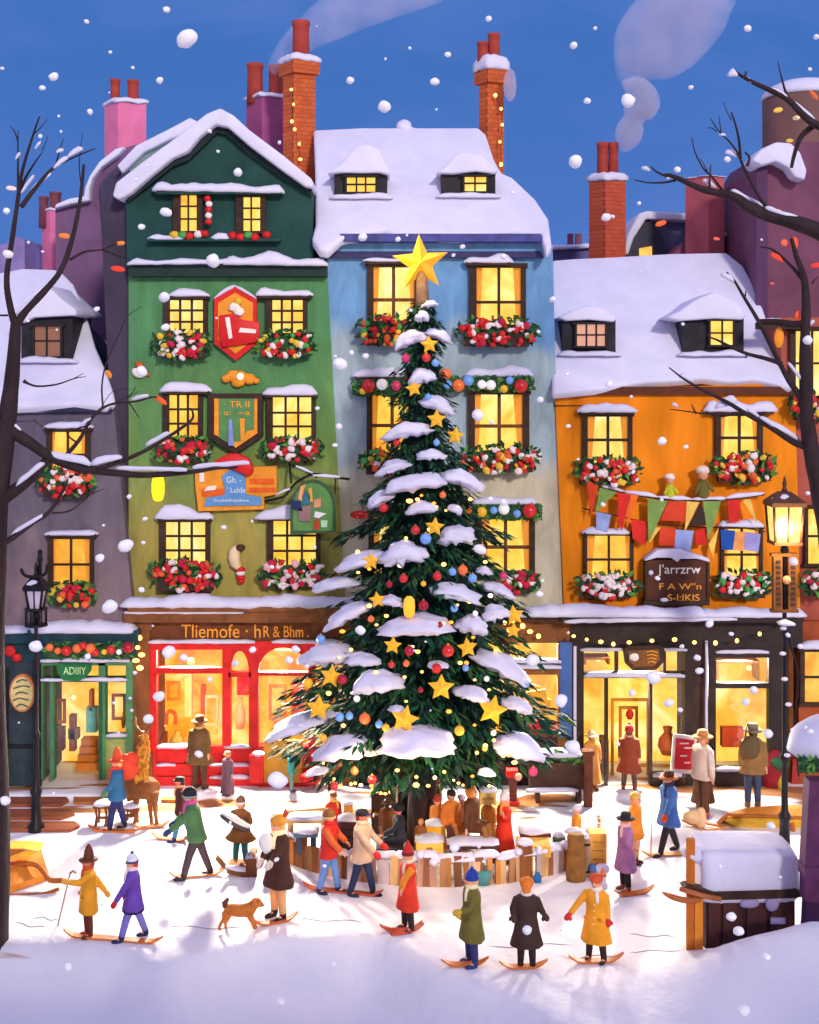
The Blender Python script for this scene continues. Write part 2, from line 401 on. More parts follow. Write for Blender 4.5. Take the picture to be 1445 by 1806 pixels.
def ground_mat():
    m = bpy.data.materials.new('square_snow'); m.use_nodes = True; nt = m.node_tree; N = nt.nodes; L = nt.links; b = N['Principled BSDF']; b.inputs['Roughness'].default_value = .6; b.inputs['Specular IOR Level'].default_value = .2
    ge = N.new('ShaderNodeNewGeometry'); sp = N.new('ShaderNodeSeparateXYZ'); L.new(ge.outputs['Position'], sp.inputs[0])
    mp = N.new('ShaderNodeMapping'); mp.inputs['Scale'].default_value = (.28, 1.5, 1); L.new(ge.outputs['Position'], mp.inputs['Vector'])
    nz = N.new('ShaderNodeTexNoise'); nz.inputs['Scale'].default_value = 1.0; nz.inputs['Detail'].default_value = 3; nz.inputs['Distortion'].default_value = .4; L.new(mp.outputs[0], nz.inputs['Vector'])
    # slush and bare cobbles showing through near the shop doors
    a = N.new('ShaderNodeMapRange'); a.interpolation_type = 'SMOOTHSTEP'; a.inputs['From Min'].default_value = 27.0; a.inputs['From Max'].default_value = 28.6; L.new(sp.outputs['Y'], a.inputs['Value'])
    mu = N.new('ShaderNodeMath'); mu.operation = 'MULTIPLY_ADD'; mu.inputs[1].default_value = .16; L.new(a.outputs[0], mu.inputs[0]); L.new(nz.outputs['Fac'], mu.inputs[2])
    cr = N.new('ShaderNodeMapRange'); cr.interpolation_type = 'SMOOTHSTEP'; cr.inputs['From Min'].default_value = .70; cr.inputs['From Max'].default_value = .735; L.new(mu.outputs[0], cr.inputs['Value'])
    n2 = N.new('ShaderNodeTexNoise'); n2.inputs['Scale'].default_value = .7; n2.inputs['Detail'].default_value = 5; L.new(ge.outputs['Position'], n2.inputs['Vector'])
    c2 = N.new('ShaderNodeValToRGB'); c2.color_ramp.elements[0].color = (*S(238, 236, 242), 1); c2.color_ramp.elements[1].color = (*S(248, 246, 248), 1); c2.color_ramp.elements[0].position = .35; c2.color_ramp.elements[1].position = .65
    L.new(n2.outputs['Fac'], c2.inputs['Fac'])
    x = N.new('ShaderNodeMix'); x.data_type = 'RGBA'; L.new(cr.outputs[0], x.inputs[0]); L.new(c2.outputs[0], x.inputs[6]); x.inputs[7].default_value = (*S(176, 120, 76), 1)
    L.new(x.outputs[2], b.inputs['Base Color'])
    n3 = N.new('ShaderNodeTexNoise'); n3.inputs['Scale'].default_value = 3.6; n3.inputs['Detail'].default_value = 6; L.new(ge.outputs['Position'], n3.inputs['Vector'])
    bp = N.new('ShaderNodeBump'); bp.inputs['Strength'].default_value = .38; bp.inputs['Distance'].default_value = .08; L.new(n3.outputs['Fac'], bp.inputs['Height']); L.new(bp.outputs['Normal'], b.inputs['Normal'])
    return m
go = g.obj('ground', ground_mat()); tag(go, kind='structure')
# thin blade tracks scored in the snow
tm = mat('track_grey', (150, 146, 170), var=.1); TRK = MB()
for i, (x0, y0, x1, y1) in enumerate([(25, 1628, 80, 1636), (520, 1622, 640, 1628), (860, 1672, 1010, 1667), (1000, 1692, 1090, 1688), (1110, 1682, 1205, 1686), (60, 1618, 105, 1622), (300, 1634, 430, 1638), (1110, 1650, 1190, 1654)]):
    mb = MB(); a = gp(x0, y0); b = gp(x1, y1); pts = []
    for k in range(9):
        p = a.lerp(b, k/8); p.y += .05*math.sin(k*1.1+i); p.z = ground_z(p.x, p.y)+.004; pts.append(p)
    mb.tube(pts, [.002]+[.012]*7+[.002], n=5, sq=(1, .4))
    for v in mb.v: TRK.v.append(v)
    for f in mb.f: TRK.f.append([q+len(TRK.v)-len(mb.v) for q in f]); TRK.m.append(0); TRK.s.append(True)

tag(TRK.obj('ski_tracks', tm), kind='stuff')
# unseen houses added behind the viewer, heights stepped so their shadow falls on the bank
for k, (x0, x1, h, lab) in enumerate([(-60, -14, 12.1, 'long unseen house block added behind the viewpoint for its shadow'), (-13.8, 9.2, 11.7, 'middle unseen house block added behind the viewpoint to shade the left bank'), (9.4, 14.6, 10.9, 'narrow lower unseen house block added behind the viewpoint, letting light between taller ones'), (14.8, 60, 12.6, 'wide tall unseen house block added behind the viewpoint to shade the right drift')]):
    t = thing('shade_house', lab, 'house', ((x0+x1)/2, -6, 0))
    mb = MB(); mb.box(x0, x1, -12, -4, 0, h-2.5); mb.obj('wall', mat('shade_house_plaster', (170, 150, 140)), t)
    mb = MB(); xx = [(-12.3, h-2.5), (-3.7, h-2.5), (-8, h)]; mb.add([(x, y, z) for x in (x0, x1) for y, z in xx], [(0, 1, 2), (5, 4, 3), (0, 3, 4, 1), (1, 4, 5, 2), (2, 5, 3, 0)]); mb.obj('roof', SNOW, t)
# ================================================================ houses
def pstrip(mb, x0, y0, x1, y1, hpx, d, depth, seed=0, **k):
    return mb.strip(at(x0, y0, d), at(x1, y1, d), hpx*d/F, depth, seed, **k)
WSEED = [0]
def window(house, x0, x1, y0, y1, cols=2, rows=2, d=30.0, fm=None, pm=None, b=(9, 7, 7, 6), mun=3.5, lintel=None, sill=False, munm=None, label=None, slant=0):
    """outer frame in px; b = frame widths left, right, top, bottom; lintel = (x0, x1, ybase, height) snow on its head"""
    fm = fm or FRAME
    WSEED[0] += 1
    pm = pm or (PANE, PANE2, PANE, PANE3)[(WSEED[0]*7) % 4]
    mb = MB(); df, db = d-.13, d
    mb.pbox(x0, x0+b[0], y0+b[2], y1-b[3], df, db); mb.pbox(x1-b[1], x1, y0+b[2], y1-b[3], df, db)
    mb.pbox(x0-3, x1+3, y0, y0+b[2], df-.03, db); mb.pbox(x0-2, x1+2, y1-b[3], y1, df-.02, db)
    ix0, ix1, iy0, iy1 = x0+b[0], x1-b[1], y0+b[2], y1-b[3]
    for c in range(1, cols):
        xx = ix0+(ix1-ix0)*c/cols+U(-1, 1); mb.pbox(xx-mun/2, xx+mun/2, iy0, iy1, d-.075, d-.03, 1)
    for r in range(1, rows):
        yy = iy0+(iy1-iy0)*r/rows+U(-1, 1); mb.pbox(ix0, ix1, yy-mun/2, yy+mun/2, d-.078, d-.032, 1)
    wd = mb.obj('window', [fm, munm or fm], house)
    if label: wd['label'] = label
    p = MB(); p.pbox(ix0-1, ix1+1, iy0-1, iy1+1, d-.035, d-.012); p.obj('pane', pm, wd)
    if cols == 2 and x1-x0 > 60:
        for sx in (0, 1):
            cu = MB(); w_ = (ix1-ix0)*U(.1, .2); xx = ix0 if sx == 0 else ix1-w_; q = [(xx, iy0), (xx+w_, iy0), (xx+w_*(.5 if sx == 0 else 1), iy1), (xx+(0 if sx == 0 else w_*.5), iy1)]; cu.prism(q, d-.042, d-.037); cu.obj('curtain', CURT, wd)
    if lintel:
        l0, l1, yb, h = lintel
        h2 = MB(); h2.pbox(l0+4, l1-4, yb-1, yb+5, d-.24, d-.002); h2.obj('lintel', fm, wd)
        sn = MB(); pstrip(sn, l0, yb-1, l1, yb-1, h, d-.13, .3, WSEED[0]); sn.obj('snow', SNOW, wd)
    return wd
def house_root(name, label, px, d=30):
    p = at(px, 1388, d); p.z = 0
    return thing(name, label, 'house', p)

# ---------------------------------------------------------------- green gabled house
GH = house_root('gabled_house', 'tall green house with dark green gable and red shopfront at its foot', 415)
GREENW = banded_wall_mat('green_wall_glow', (84, 140, 92), (108, 146, 80), (168, 154, 78), 9.0, 6.7, 1.2)  # warm glow from the shops painted into the olive lower tones
DKG = mat('gable_green', (20, 66, 62), var=.2, scale=1.2)
DK2 = mat('side_wall_dark', (62, 52, 72), var=.2, scale=1.0)
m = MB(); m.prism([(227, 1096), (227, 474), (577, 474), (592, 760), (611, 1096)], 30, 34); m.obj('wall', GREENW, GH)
m = MB(); m.prism([(224, 474), (222, 338), (300, 262), (388, 206), (470, 258), (549, 322), (554, 474)], 29.9, 34); m.obj('gable_wall', DKG, GH)
m = MB(); m.prism([(186, 560), (180, 400), (200, 320), (228, 300), (236, 1096), (216, 1096)], 30.15, 34); m.obj('side_wall', DK2, GH)  # house side in shade; that shade is put into its dark colour
m = MB(); m.prism([(198, 346), (204, 322), (250, 286), (318, 236), (364, 200), (388, 190), (412, 203), (440, 229), (500, 274), (551, 316), (553, 330), (540, 330), (500, 302), (440, 257), (402, 224), (380, 219), (352, 241), (330, 268), (305, 278), (270, 306), (232, 340), (210, 352)], 29.5, 34.3)
m.obj('roof_snow', SNOW, GH, bevel=.06, bseg=3)
m = MB(); m.prism([(222, 340), (232, 343), (272, 309), (306, 281), (332, 271), (354, 244), (381, 222), (402, 227), (440, 260), (500, 305), (545, 333), (550, 333), (550, 345), (500, 315), (440, 272), (400, 238), (384, 233), (360, 256), (334, 282), (306, 293), (272, 320), (226, 356)], 29.75, 29.9); m.obj('bargeboard', mat('barge_dark', (12, 36, 36)), GH)
m = MB(); m.pbox(228, 577, 470, 487, 29.72, 29.995); m.pbox(232, 575, 462, 470, 29.66, 29.9); mid = m.obj('cornice', mat('cornice_dark', (28, 50, 48)), GH)
m = MB(); pstrip(m, 226, 466, 420, 464, 9, 29.74, .42, 3); pstrip(m, 395, 466, 579, 468, 20, 29.74, .46, 5); m.obj('snow', SNOW, mid)
CANDYR = mat('candy_red', (214, 28, 30), var=.1, rough=.4); CANDYW = mat('candy_white', (240, 232, 228), var=.05, rough=.4)
for (x0, x1, y0, y1) in ((305, 357, 334, 412), (416, 469, 338, 412)):
    window(GH, x0, x1, y0, y1, 2, 3, d=29.9, b=(13, 10, 9, 5), mun=3)
m = MB(); pstrip(m, 270, 336, 502, 340, 17, 29.74, .4, 8); m.obj('ledge_snow', SNOW, GH)
m = MB(); m.pbox(276, 498, 336, 342, 29.6, 29.895); m.pbox(262, 494, 420, 425, 29.62, 29.895); m.obj('window_ledge', DKG, GH)
m = MB(); pstrip(m, 262, 421, 330, 421, 10, 29.74, .3, 9); pstrip(m, 372, 421, 412, 421, 10, 29.74, .3, 10); m.obj('ledge_snow', SNOW, GH)
# rear roof behind
m = MB(); m.prism([(214, 474), (214, 302), (306, 238), (345, 222), (400, 250), (400, 474)], 34.4, 38); m.obj('rear_wall', mat('rear_green', (118, 146, 138)), GH)
m = MB(); m.prism([(206, 292), (240, 256), (300, 226), (335, 207), (352, 216), (340, 232), (300, 246), (255, 268), (216, 306)], 34.2, 38.2); m.obj('rear_roof_snow', SNOW, GH, bevel=.05)
GW = [((288, 366, 522, 592), (298, 370, 522, 12)), ((469, 542, 522, 592), (452, 553, 521, 12)),
      ((287, 357, 690, 776), (283, 374, 690, 16)), ((470, 557, 694, 784), (464, 560, 696, 17)),
      ((281, 370, 914, 1002), (274, 377, 914, 22)), ((471, 565, 912, 1003), (450, 548, 914, 20))]
for (q, l) in GW:
    window(GH, *q, 3, 3, b=(11, 8, 7, 5), mun=4, lintel=l)
# shopfront of the green house
m = MB(); m.pbox(218, 650, 1079, 1098, 29.45, 30.3); m.pbox(226, 640, 1066, 1079, 29.35, 30.3); gcor = m.obj('shop_cornice', WOODB, GH)
m = MB(); pstrip(m, 214, 1067, 655, 1066, 18, 29.6, .6, 12, drop=.05); pstrip(m, 220, 1080, 430, 1080, 4, 29.44, .1, 13); m.obj('snow', SNOW, gcor)
m = MB(); m.pbox(262, 640, 1098, 1131, 29.8, 30.2); gsg = m.obj('shop_sign', mat('sign_brown', (104, 54, 24), var=.25), GH)
GOLD = mat('gold_letters', (226, 150, 50), var=.1, rough=.4, emit=.25)
text('Tliemofe · h', 390, 1113, 24, 29.79, GOLD, gsg, wpx=140); text('R & Bhm .', 505, 1114, 20, 29.79, GOLD, gsg, wpx=80)
m = MB(); pstrip(m, 262, 1132, 450, 1132, 5, 29.74, .15, 15); pstrip(m, 480, 1132, 600, 1132, 5, 29.74, .15, 16); m.obj('snow', SNOW, gsg)
m = MB(); m.pbox(228, 264, 1098, 1388, 29.72, 31.6); m.pbox(222, 268, 1098, 1112, 29.66, 31.6); m.pbox(224, 268, 1330, 1392, 29.66, 31.6); m.obj('pilaster', WOODB, GH)
RED = mat('shop_red', (206, 26, 28), var=.18, scale=3, rough=.5)
def frame_bars(house, bars, m_, d0=29.78, d1=29.98, name='shop_frame'):
    mb = MB()
    for b in bars: mb.pbox(*b, d0, d1)
    return mb.obj(name, m_, house)
rf = frame_bars(GH, [(264, 276, 1131, 1390), (392, 403, 1131, 1316), (443, 456, 1131, 1390), (544, 556, 1131, 1390), (276, 392, 1131, 1146), (403, 443, 1131, 1148), (456, 544, 1131, 1142), (276, 392, 1178, 1188), (403, 443, 1186, 1194), (456, 544, 1186, 1192), (403, 407, 1148, 1316), (439, 443, 1148, 1316)], RED)
def arch_spandrel(house, x0, x1, ytop, ybot, mt, d0=29.8, d1=29.96, n=12):
    mb = MB(); cx = (x0+x1)/2; rx = (x1-x0)/2; ry = ybot-ytop
    for sgn in (-1, 1):
        pts = [(cx+sgn*rx, ytop-2), (cx, ytop-2)]
        for k in range(n+1):
            a = math.pi/2*(1-k/n); pts.append((cx+sgn*rx*math.cos(a), ybot-ry*math.sin(a)))
        mb.prism(pts, d0, d1)
    return mb.obj('arch', mt, house)
arch_spandrel(GH, 407, 439, 1148, 1186, RED); arch_spandrel(GH, 456, 544, 1142, 1186, RED)
m = MB()
m.pbox(276, 443, 1316, 1345, 29.86, 29.98); m.pbox(276, 443, 1348, 1368, 29.82, 29.98); m.pbox(276, 443, 1370, 1391, 29.78, 29.98); m.pbox(456, 544, 1316, 1391, 29.7, 29.98)
rb = m.obj('shop_base', RED, GH)
m = MB(); pstrip(m, 276, 1317, 352, 1317, 7, 29.86, .2, 17); pstrip(m, 395, 1317, 443, 1317, 7, 29.86, .2, 18); pstrip(m, 276, 1349, 310, 1349, 4, 29.81, .12, 19); pstrip(m, 370, 1349, 443, 1349, 4, 29.81, .12, 20); pstrip(m, 370, 1371, 443, 1371, 5, 29.78, .12, 21); m.obj('snow', SNOW, rb)
m = MB(); m.pbox(276, 544, 1146, 1316, 29.9, 29.915); m.obj('shop_glass', GLASS, GH)
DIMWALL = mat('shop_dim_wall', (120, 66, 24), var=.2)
def shop_room(house, x0, x1, y0, y1, glow, depth=1.7):
    a = at(x0, y1, 30); b = at(x1, y0, 30)
    mb = MB(); mb.box(a.x, b.x, 30+depth, 30+depth+.1, 0, b.z); bw = mb.obj('shop_back_wall', glow, house)
    mb = MB(); mb.box(a.x-.1, a.x, 30, 30+depth, 0, b.z); mb.box(b.x, b.x+.1, 30, 30+depth, 0, b.z)
    mb.obj('shop_side_wall', DIMWALL, house)
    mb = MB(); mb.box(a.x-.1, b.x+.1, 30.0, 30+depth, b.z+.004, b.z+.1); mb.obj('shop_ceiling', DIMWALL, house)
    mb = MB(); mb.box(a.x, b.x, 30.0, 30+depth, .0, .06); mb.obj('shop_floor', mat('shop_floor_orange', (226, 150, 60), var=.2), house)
    mb = MB(); mb.box(a.x-.1, b.x+.1, 30+depth+.1, 34, 0, b.z+.1); mb.obj('rear_wall', DK2, house)
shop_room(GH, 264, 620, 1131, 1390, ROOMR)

# ---------------------------------------------------------------- blue house
BH = house_root('blue_house', 'blue house with painted cream glow, snowy roof, two dormers and the star in front of it', 790)
BLUEW = banded_wall_mat('blue_wall_glow', (110, 158, 204), (162, 184, 192), (206, 198, 170), 10.3, 7.3, .35, ns=.7)  # warm glow round the tree painted into the grey and cream tones
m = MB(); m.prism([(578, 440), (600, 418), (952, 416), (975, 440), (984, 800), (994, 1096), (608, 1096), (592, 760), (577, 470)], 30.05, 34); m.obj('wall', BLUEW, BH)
p0 = at(770, 415, 29.7); p1 = at(770, 228, 33.2); tdir = Vector((1, 0, 0)); nrm = tdir.cross(p1-p0).normalized()
if nrm.y > 0: nrm = -nrm
out = [(553, 228), (640, 224), (700, 224), (714, 218), (735, 224), (845, 224), (858, 236), (872, 280), (886, 304), (905, 312), (945, 350), (968, 385), (974, 432), (964, 444), (955, 410), (905, 408), (850, 412), (800, 414), (740, 412), (690, 413), (680, 404), (650, 410), (604, 418), (578, 442), (562, 438), (550, 420), (556, 395), (556, 300)]
m = MB(); m.slab([onplane(x, y, p0, nrm) for x, y in out], nrm, .28); broof = m.obj('roof_snow', SNOW, BH, bevel=.09, bseg=3)
q0 = at(560, 415, 29.9); q1 = at(960, 415, 29.9); r0 = at(556, 236, 33.25); r1 = at(850, 236, 33.25)
off = Vector((0, .25, -.42))
A, B, C, D = onplane(562, 420, p0, nrm)+off, onplane(962, 420, p0, nrm)+off, onplane(862, 240, p0, nrm)+off, onplane(562, 240, p0, nrm)+off
A2, B2 = A+Vector((0, 6.6, 0)), B+Vector((0, 6.6, 0))
m = MB(); m.add([A, B, C, D, A2, B2], [(0, 1, 2, 3), (1, 5, 2), (0, 3, 4), (3, 2, 5, 4), (0, 4, 5, 1)]); m.obj('roof', mat('roof_slate', (70, 66, 110)), BH)
m = MB(); m.pbox(600, 955, 412, 426, 29.7, 30.04); m.obj('eaves_board', mat('eaves_violet', (70, 74, 140), var=.25), BH)
def dormer(house, snow_pts, box, win, p0, nrm, cols=2, rows=2, pm=None, lift=.0, back=1.8):
    """snow_pts: px outline of its snowy cap; box: px rect of its dark front; win: px rect of its window"""
    base = onplane((box[0]+box[1])/2, box[3], p0, nrm); d = base.y-.05
    mb = MB(); mb.pbox(box[0], box[1], box[2], box[3], d, d+back); o = mb.obj('dormer', mat('dormer_dark', (40, 36, 44), var=.3), house)
    window(house, *win, cols, rows, d=d-.002, fm=mat('dormer_frame', (34, 28, 32)), pm=pm, b=(4, 4, 4, 4), mun=3)
    if snow_pts:
        mb = MB(); mb.prism(snow_pts, d-.22, d+back+.6); mb.obj('snow', SNOW, o, bevel=.05, bseg=3)
    mb = MB(); pstrip(mb, box[0]-8, box[3]+4, box[1]+10, box[3]+4, 9, d-.1, .3, box[0] % 17); mb.obj('snow', SNOW, o)
    return o
# the normals of a roof as seen from its front
dormer(BH, [(576, 306), (600, 290), (628, 256), (650, 254), (668, 262), (686, 296), (688, 308), (670, 304), (640, 305), (600, 304)], (590, 683, 304, 345), (608, 666, 308, 342), p0, nrm, 3, 2)
dormer(BH, [(768, 304), (786, 294), (800, 276), (812, 268), (850, 271), (868, 290), (880, 300), (872, 306), (840, 302), (800, 306)], (778, 874, 303, 343), (816, 862, 307, 341), p0, nrm, 2, 2)
m = MB(); sp_ = onplane(714, 222, p0, nrm); m.ell(sp_+Vector((0, .1, -.05)), (.22, .3, .22), nz=.2); m.obj('snow', SNOW, BH)
window(BH, 648, 740, 462, 592, 2, 2, d=30.05, fm=FRAME, munm=FRAMEB, b=(11, 9, 9, 6), mun=6, lintel=(640, 744, 461, 6))
window(BH, 828, 928, 464, 600, 2, 2, d=30.05, b=(13, 9, 8, 6), mun=5, lintel=(818, 905, 463, 13))
window(BH, 647, 735, 690, 812, 2, 2, d=30.05, munm=FRAMEB, b=(10, 9, 6, 6), mun=6, lintel=(622, 735, 664, 16))
window(BH, 826, 934, 690, 812, 2, 2, d=30.05, munm=FRAMEB, b=(12, 12, 6, 6), mun=6, lintel=(820, 940, 663, 18))
window(BH, 650, 735, 902, 1020, 2, 2, d=30.05, b=(10, 9, 6, 6), mun=6, lintel=(640, 735, 885, 10))
window(BH, 838, 944, 910, 1022, 2, 2, d=30.05, munm=FRAMEB, b=(12, 10, 6, 6), mun=6, lintel=(832, 948, 888, 12))
# its ground floor, half hidden by the tree
m = MB(); m.pbox(604, 1016, 1096, 1134, 29.86, 30.2); m.obj('shop_fascia', WOODB, BH)
m = MB(); m.pbox(596, 1008, 1084, 1096, 29.5, 30.2); cc = m.obj('shop_cornice', WOODD, BH)
m = MB(); pstrip(m, 880, 1084, 1010, 1083, 15, 29.6, .5, 31); m.obj('snow', SNOW, cc)
frame_bars(BH, [(604, 640, 1134, 1390), (890, 900, 1134, 1330), (984, 988, 1134, 1330), (900, 984, 1178, 1190), (900, 984, 1286, 1300), (760, 776, 1134, 1390), (640, 890, 1180, 1190)], WOODB)
m = MB(); m.pbox(896, 986, 1165, 1176, 29.74, 29.99); k = m.obj('awning_rail', WOODD, BH); m = MB(); pstrip(m, 892, 1166, 990, 1166, 6, 29.8, .25, 33); pstrip(m, 892, 1176, 990, 1176, 5, 29.75, .25, 33); m.obj('snow', SNOW, k)
m = MB(); m.pbox(988, 1009, 1133, 1300, 29.76, 30.1); m.obj('blue_pilaster', mat('pilaster_blue', (62, 96, 160)), BH)
m = MB(); m.pbox(640, 984, 1300, 1390, 29.8, 30); m.obj('shop_base', WOODD, BH)
m = MB(); m.pbox(915, 982, 1272, 1288, 29.7, 29.8); m.obj('red_panel', RED, BH)
m = MB(); m.prism([(924, 1236), (930, 1220), (962, 1216), (966, 1232), (972, 1234), (970, 1256), (940, 1262), (924, 1254)], 29.72, 29.78); s_ = m.obj('shop_sign', mat('sign_gold', (208, 150, 40), var=.2, emit=.15), BH)
m = MB(); m.pbox(900, 984, 1134, 1300, 29.9, 29.915); m.obj('shop_glass', GLASS, BH)
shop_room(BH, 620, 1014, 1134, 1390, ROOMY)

# ---------------------------------------------------------------- orange house
OH = house_root('orange_house', 'orange plastered house with bunting and a dark brown shopfront', 1195)
ORW = mat('orange_plaster', (236, 136, 22), var=.2, spec=.1, scale=1.3, stretch=(1.2, 1, .35), bump=.25)
m = MB(); m.prism([(979, 688), (1402, 676), (1408, 900), (1412, 1096), (996, 1096)], 29.98, 34); m.obj('wall', ORW, OH)
m = MB(); m.pbox(976, 1404, 682, 696, 29.84, 29.97); m.obj('eaves_board', mat('eaves_brown', (92, 42, 22)), OH)
op0 = at(1190, 685, 29.7); op1 = at(1190, 450, 33.4); onr = Vector((1, 0, 0)).cross(op1-op0).normalized()
if onr.y > 0: onr = -onr
out = [(973, 458), (1010, 455), (1080, 452), (1180, 446), (1282, 444), (1312, 468), (1335, 510), (1352, 560), (1385, 640), (1402, 676), (1396, 684), (1370, 676), (1330, 668), (1290, 672), (1240, 666), (1190, 670), (1140, 672), (1100, 678), (1060, 684), (1000, 690), (974, 692)]
m = MB(); m.slab([onplane(x, y, op0, onr) for x, y in out], onr, .26); m.obj('roof_snow', SNOW, OH, bevel=.08, bseg=3)
off = Vector((0, .25, -.42))
A, B, C, D = onplane(980, 685, op0, onr)+off, onplane(1396, 678, op0, onr)+off, onplane(1288, 458, op0, onr)+off, onplane(980, 462, op0, onr)+off
A2, B2 = A+Vector((0, 6.6, 0)), B+Vector((0, 6.6, 0))
m = MB(); m.add([A, B, C, D, A2, B2], [(0, 1, 2, 3), (1, 5, 2), (0, 3, 4), (3, 2, 5, 4), (0, 4, 5, 1)]); m.obj('roof', mat('roof_plum', (60, 34, 40)), OH)
dormer(OH, [(984, 560), (1010, 548), (1040, 538), (1070, 545), (1088, 560), (1084, 568), (1040, 564), (1000, 566)], (992, 1086, 560, 622), (1014, 1072, 568, 614), op0, onr, 3, 2, pm=PANEP)
dormer(OH, [(1176, 560), (1200, 548), (1228, 528), (1262, 514), (1300, 534), (1318, 556), (1310, 564), (1260, 562), (1200, 566)], (1204, 1312, 560, 622), (1250, 1298, 562, 612), op0, onr, 2, 2)
window(OH, 1028, 1116, 726, 822, 2, 2, d=29.98, b=(9, 8, 9, 5), mun=5, lintel=(1018, 1124, 726, 15))
window(OH, 1262, 1346, 727, 815, 2, 2, d=29.98, b=(10, 9, 7, 5), mun=5, lintel=(1242, 1370, 725, 20))
window(OH, 1030, 1118, 940, 1032, 2, 2, d=29.98, b=(6, 6, 5, 5), mun=4, lintel=(1026, 1110, 940, 10))
window(OH, 1272, 1346, 928, 1028, 2, 2, d=29.98, b=(6, 6, 5, 5), mun=4, lintel=(1266, 1346, 928, 11))
# dark shopfront
BLK = mat('shop_black_brown', (38, 24, 22), var=.3, scale=3, rough=.5)
m = MB(); m.pbox(1008, 1416, 1098, 1142, 29.78, 30.2); m.obj('shop_fascia', BLK, OH)
m = MB(); m.pbox(990, 1418, 1084, 1098, 29.35, 30.2); oc = m.obj('shop_cornice', BLK, OH)
m = MB(); pstrip(m, 925, 1083, 1245, 1084, 17, 29.5, .6, 41); pstrip(m, 1230, 1084, 1420, 1084, 13, 29.5, .55, 42); pstrip(m, 995, 1096, 1300, 1092, 5, 29.34, .12, 43); m.obj('snow', SNOW, oc)
frame_bars(OH, [(1009, 1030, 1142, 1392), (1208, 1222, 1142, 1392), (1248, 1263, 1142, 1392), (1356, 1390, 1142, 1392), (1030, 1208, 1142, 1147), (1030, 1208, 1186, 1196), (1263, 1356, 1142, 1160), (1263, 1356, 1205, 1214), (1086, 1091, 1147, 1186), (1170, 1175, 1147, 1186), (1068, 1073, 1196, 1392), (1146, 1151, 1196, 1392)], BLK)
m = MB(); m.pbox(1222, 1248, 1142, 1392, 29.84, 31.6); m.obj('pilaster', mat('shop_brown_panel', (58, 36, 30), var=.25), OH)
m = MB(); m.pbox(1263, 1356, 1356, 1392, 29.72, 30); m.pbox(1151, 1208, 1366, 1392, 29.72, 30); bb = m.obj('shop_base', BLK, OH)
m = MB(); pstrip(m, 1262, 1357, 1356, 1357, 7, 29.75, .22, 44); pstrip(m, 1151, 1367, 1208, 1367, 5, 29.75, .2, 45); m.obj('snow', SNOW, bb)
m = MB(); pstrip(m, 1030, 1192, 1208, 1192, 7, 29.74, .12, 46); pstrip(m, 1024, 1146, 1212, 1146, 4, 29.74, .1, 47); pstrip(m, 1263, 1150, 1356, 1150, 4, 29.74, .1, 48); m.obj('ledge_snow', SNOW, OH)
m = MB(); m.pbox(1012, 1017, 1140, 1310, 29.74, 29.79); m.obj('snow_edge', SNOW, OH)
m = MB(); m.pbox(1030, 1068, 1147, 1366, 29.9, 29.915); m.pbox(1151, 1208, 1147, 1366, 29.9, 29.915); m.pbox(1263, 1356, 1160, 1356, 29.9, 29.915); m.obj('shop_glass', GLASS, OH)
shop_room(OH, 1009, 1392, 1142, 1392, ROOMY)

# ---------------------------------------------------------------- grey house on the left
LH = house_root('grey_house', 'grey violet house with snowy roof and dark teal shopfront at the left edge', 110)
GREYW = banded_wall_mat('grey_wall_bands', (98, 92, 110), (112, 102, 116), (138, 118, 122), 8.2, 5.6, .9)  # grey violet, lighter and warmer towards the bottom
m = MB(); m.prism([(-90, 722), (200, 710), (218, 900), (238, 1112), (-90, 1112)], 29.7, 34); m.obj('wall', GREYW, LH)
lp0 = at(80, 714, 29.4); lp1 = at(80, 480, 33); lnr = Vector((1, 0, 0)).cross(lp1-lp0).normalized()
if lnr.y > 0: lnr = -lnr
out = [(-90, 486), (0, 480), (40, 472), (98, 474), (112, 482), (130, 500), (150, 545), (168, 610), (186, 650), (200, 690), (203, 706), (188, 716), (130, 712), (60, 716), (-90, 720)]
m = MB(); m.slab([onplane(x, y, lp0, lnr) for x, y in out], lnr, .26); m.obj('roof_snow', SNOW, LH, bevel=.08, bseg=3)
A, B, C, D = onplane(-88, 714, lp0, lnr)+off, onplane(196, 708, lp0, lnr)+off, onplane(108, 490, lp0, lnr)+off, onplane(-88, 492, lp0, lnr)+off
A2, B2 = A+Vector((0, 6.4, 0)), B+Vector((0, 6.4, 0))
m = MB(); m.add([A, B, C, D, A2, B2], [(0, 1, 2, 3), (1, 5, 2), (0, 3, 4), (3, 2, 5, 4), (0, 4, 5, 1)]); m.obj('roof', mat('roof_navy', (40, 40, 66)), LH)
m = MB(); m.pbox(-90, 196, 712, 726, 29.5, 29.69); m.obj('eaves_board', mat('eaves_navy', (40, 44, 74)), LH)
dormer(LH, [(12, 566), (22, 548), (50, 520), (80, 500), (110, 528), (134, 546), (136, 556), (100, 558), (60, 560), (40, 570)], (38, 128, 556, 634), (56, 110, 572, 632), lp0, lnr, 2, 2, pm=mat('pane_dusky', (90, 70, 70), emit=.4, ergb=(190, 120, 80), rough=.3))
window(LH, 82, 158, 754, 846, 2, 2, d=29.7, b=(9, 8, 8, 5), mun=4, lintel=(78, 165, 754, 10))
window(LH, 84, 164, 944, 1044, 2, 2, d=29.7, pm=PANEO, b=(9, 6, 7, 5), mun=4, lintel=(80, 174, 942, 8))
window(LH, -70, 8, 754, 846, 2, 2, d=29.7, b=(9, 8, 8, 5), mun=4)
m = MB(); m.pbox(-90, 244, 1112, 1135, 29.4, 30.2); m.pbox(-90, 240, 1135, 1168, 29.56, 30.2)
TEAL = mat('shop_teal', (22, 56, 66), var=.25, scale=2); TEAL2 = mat('shop_slate', (44, 58, 66), var=.2)
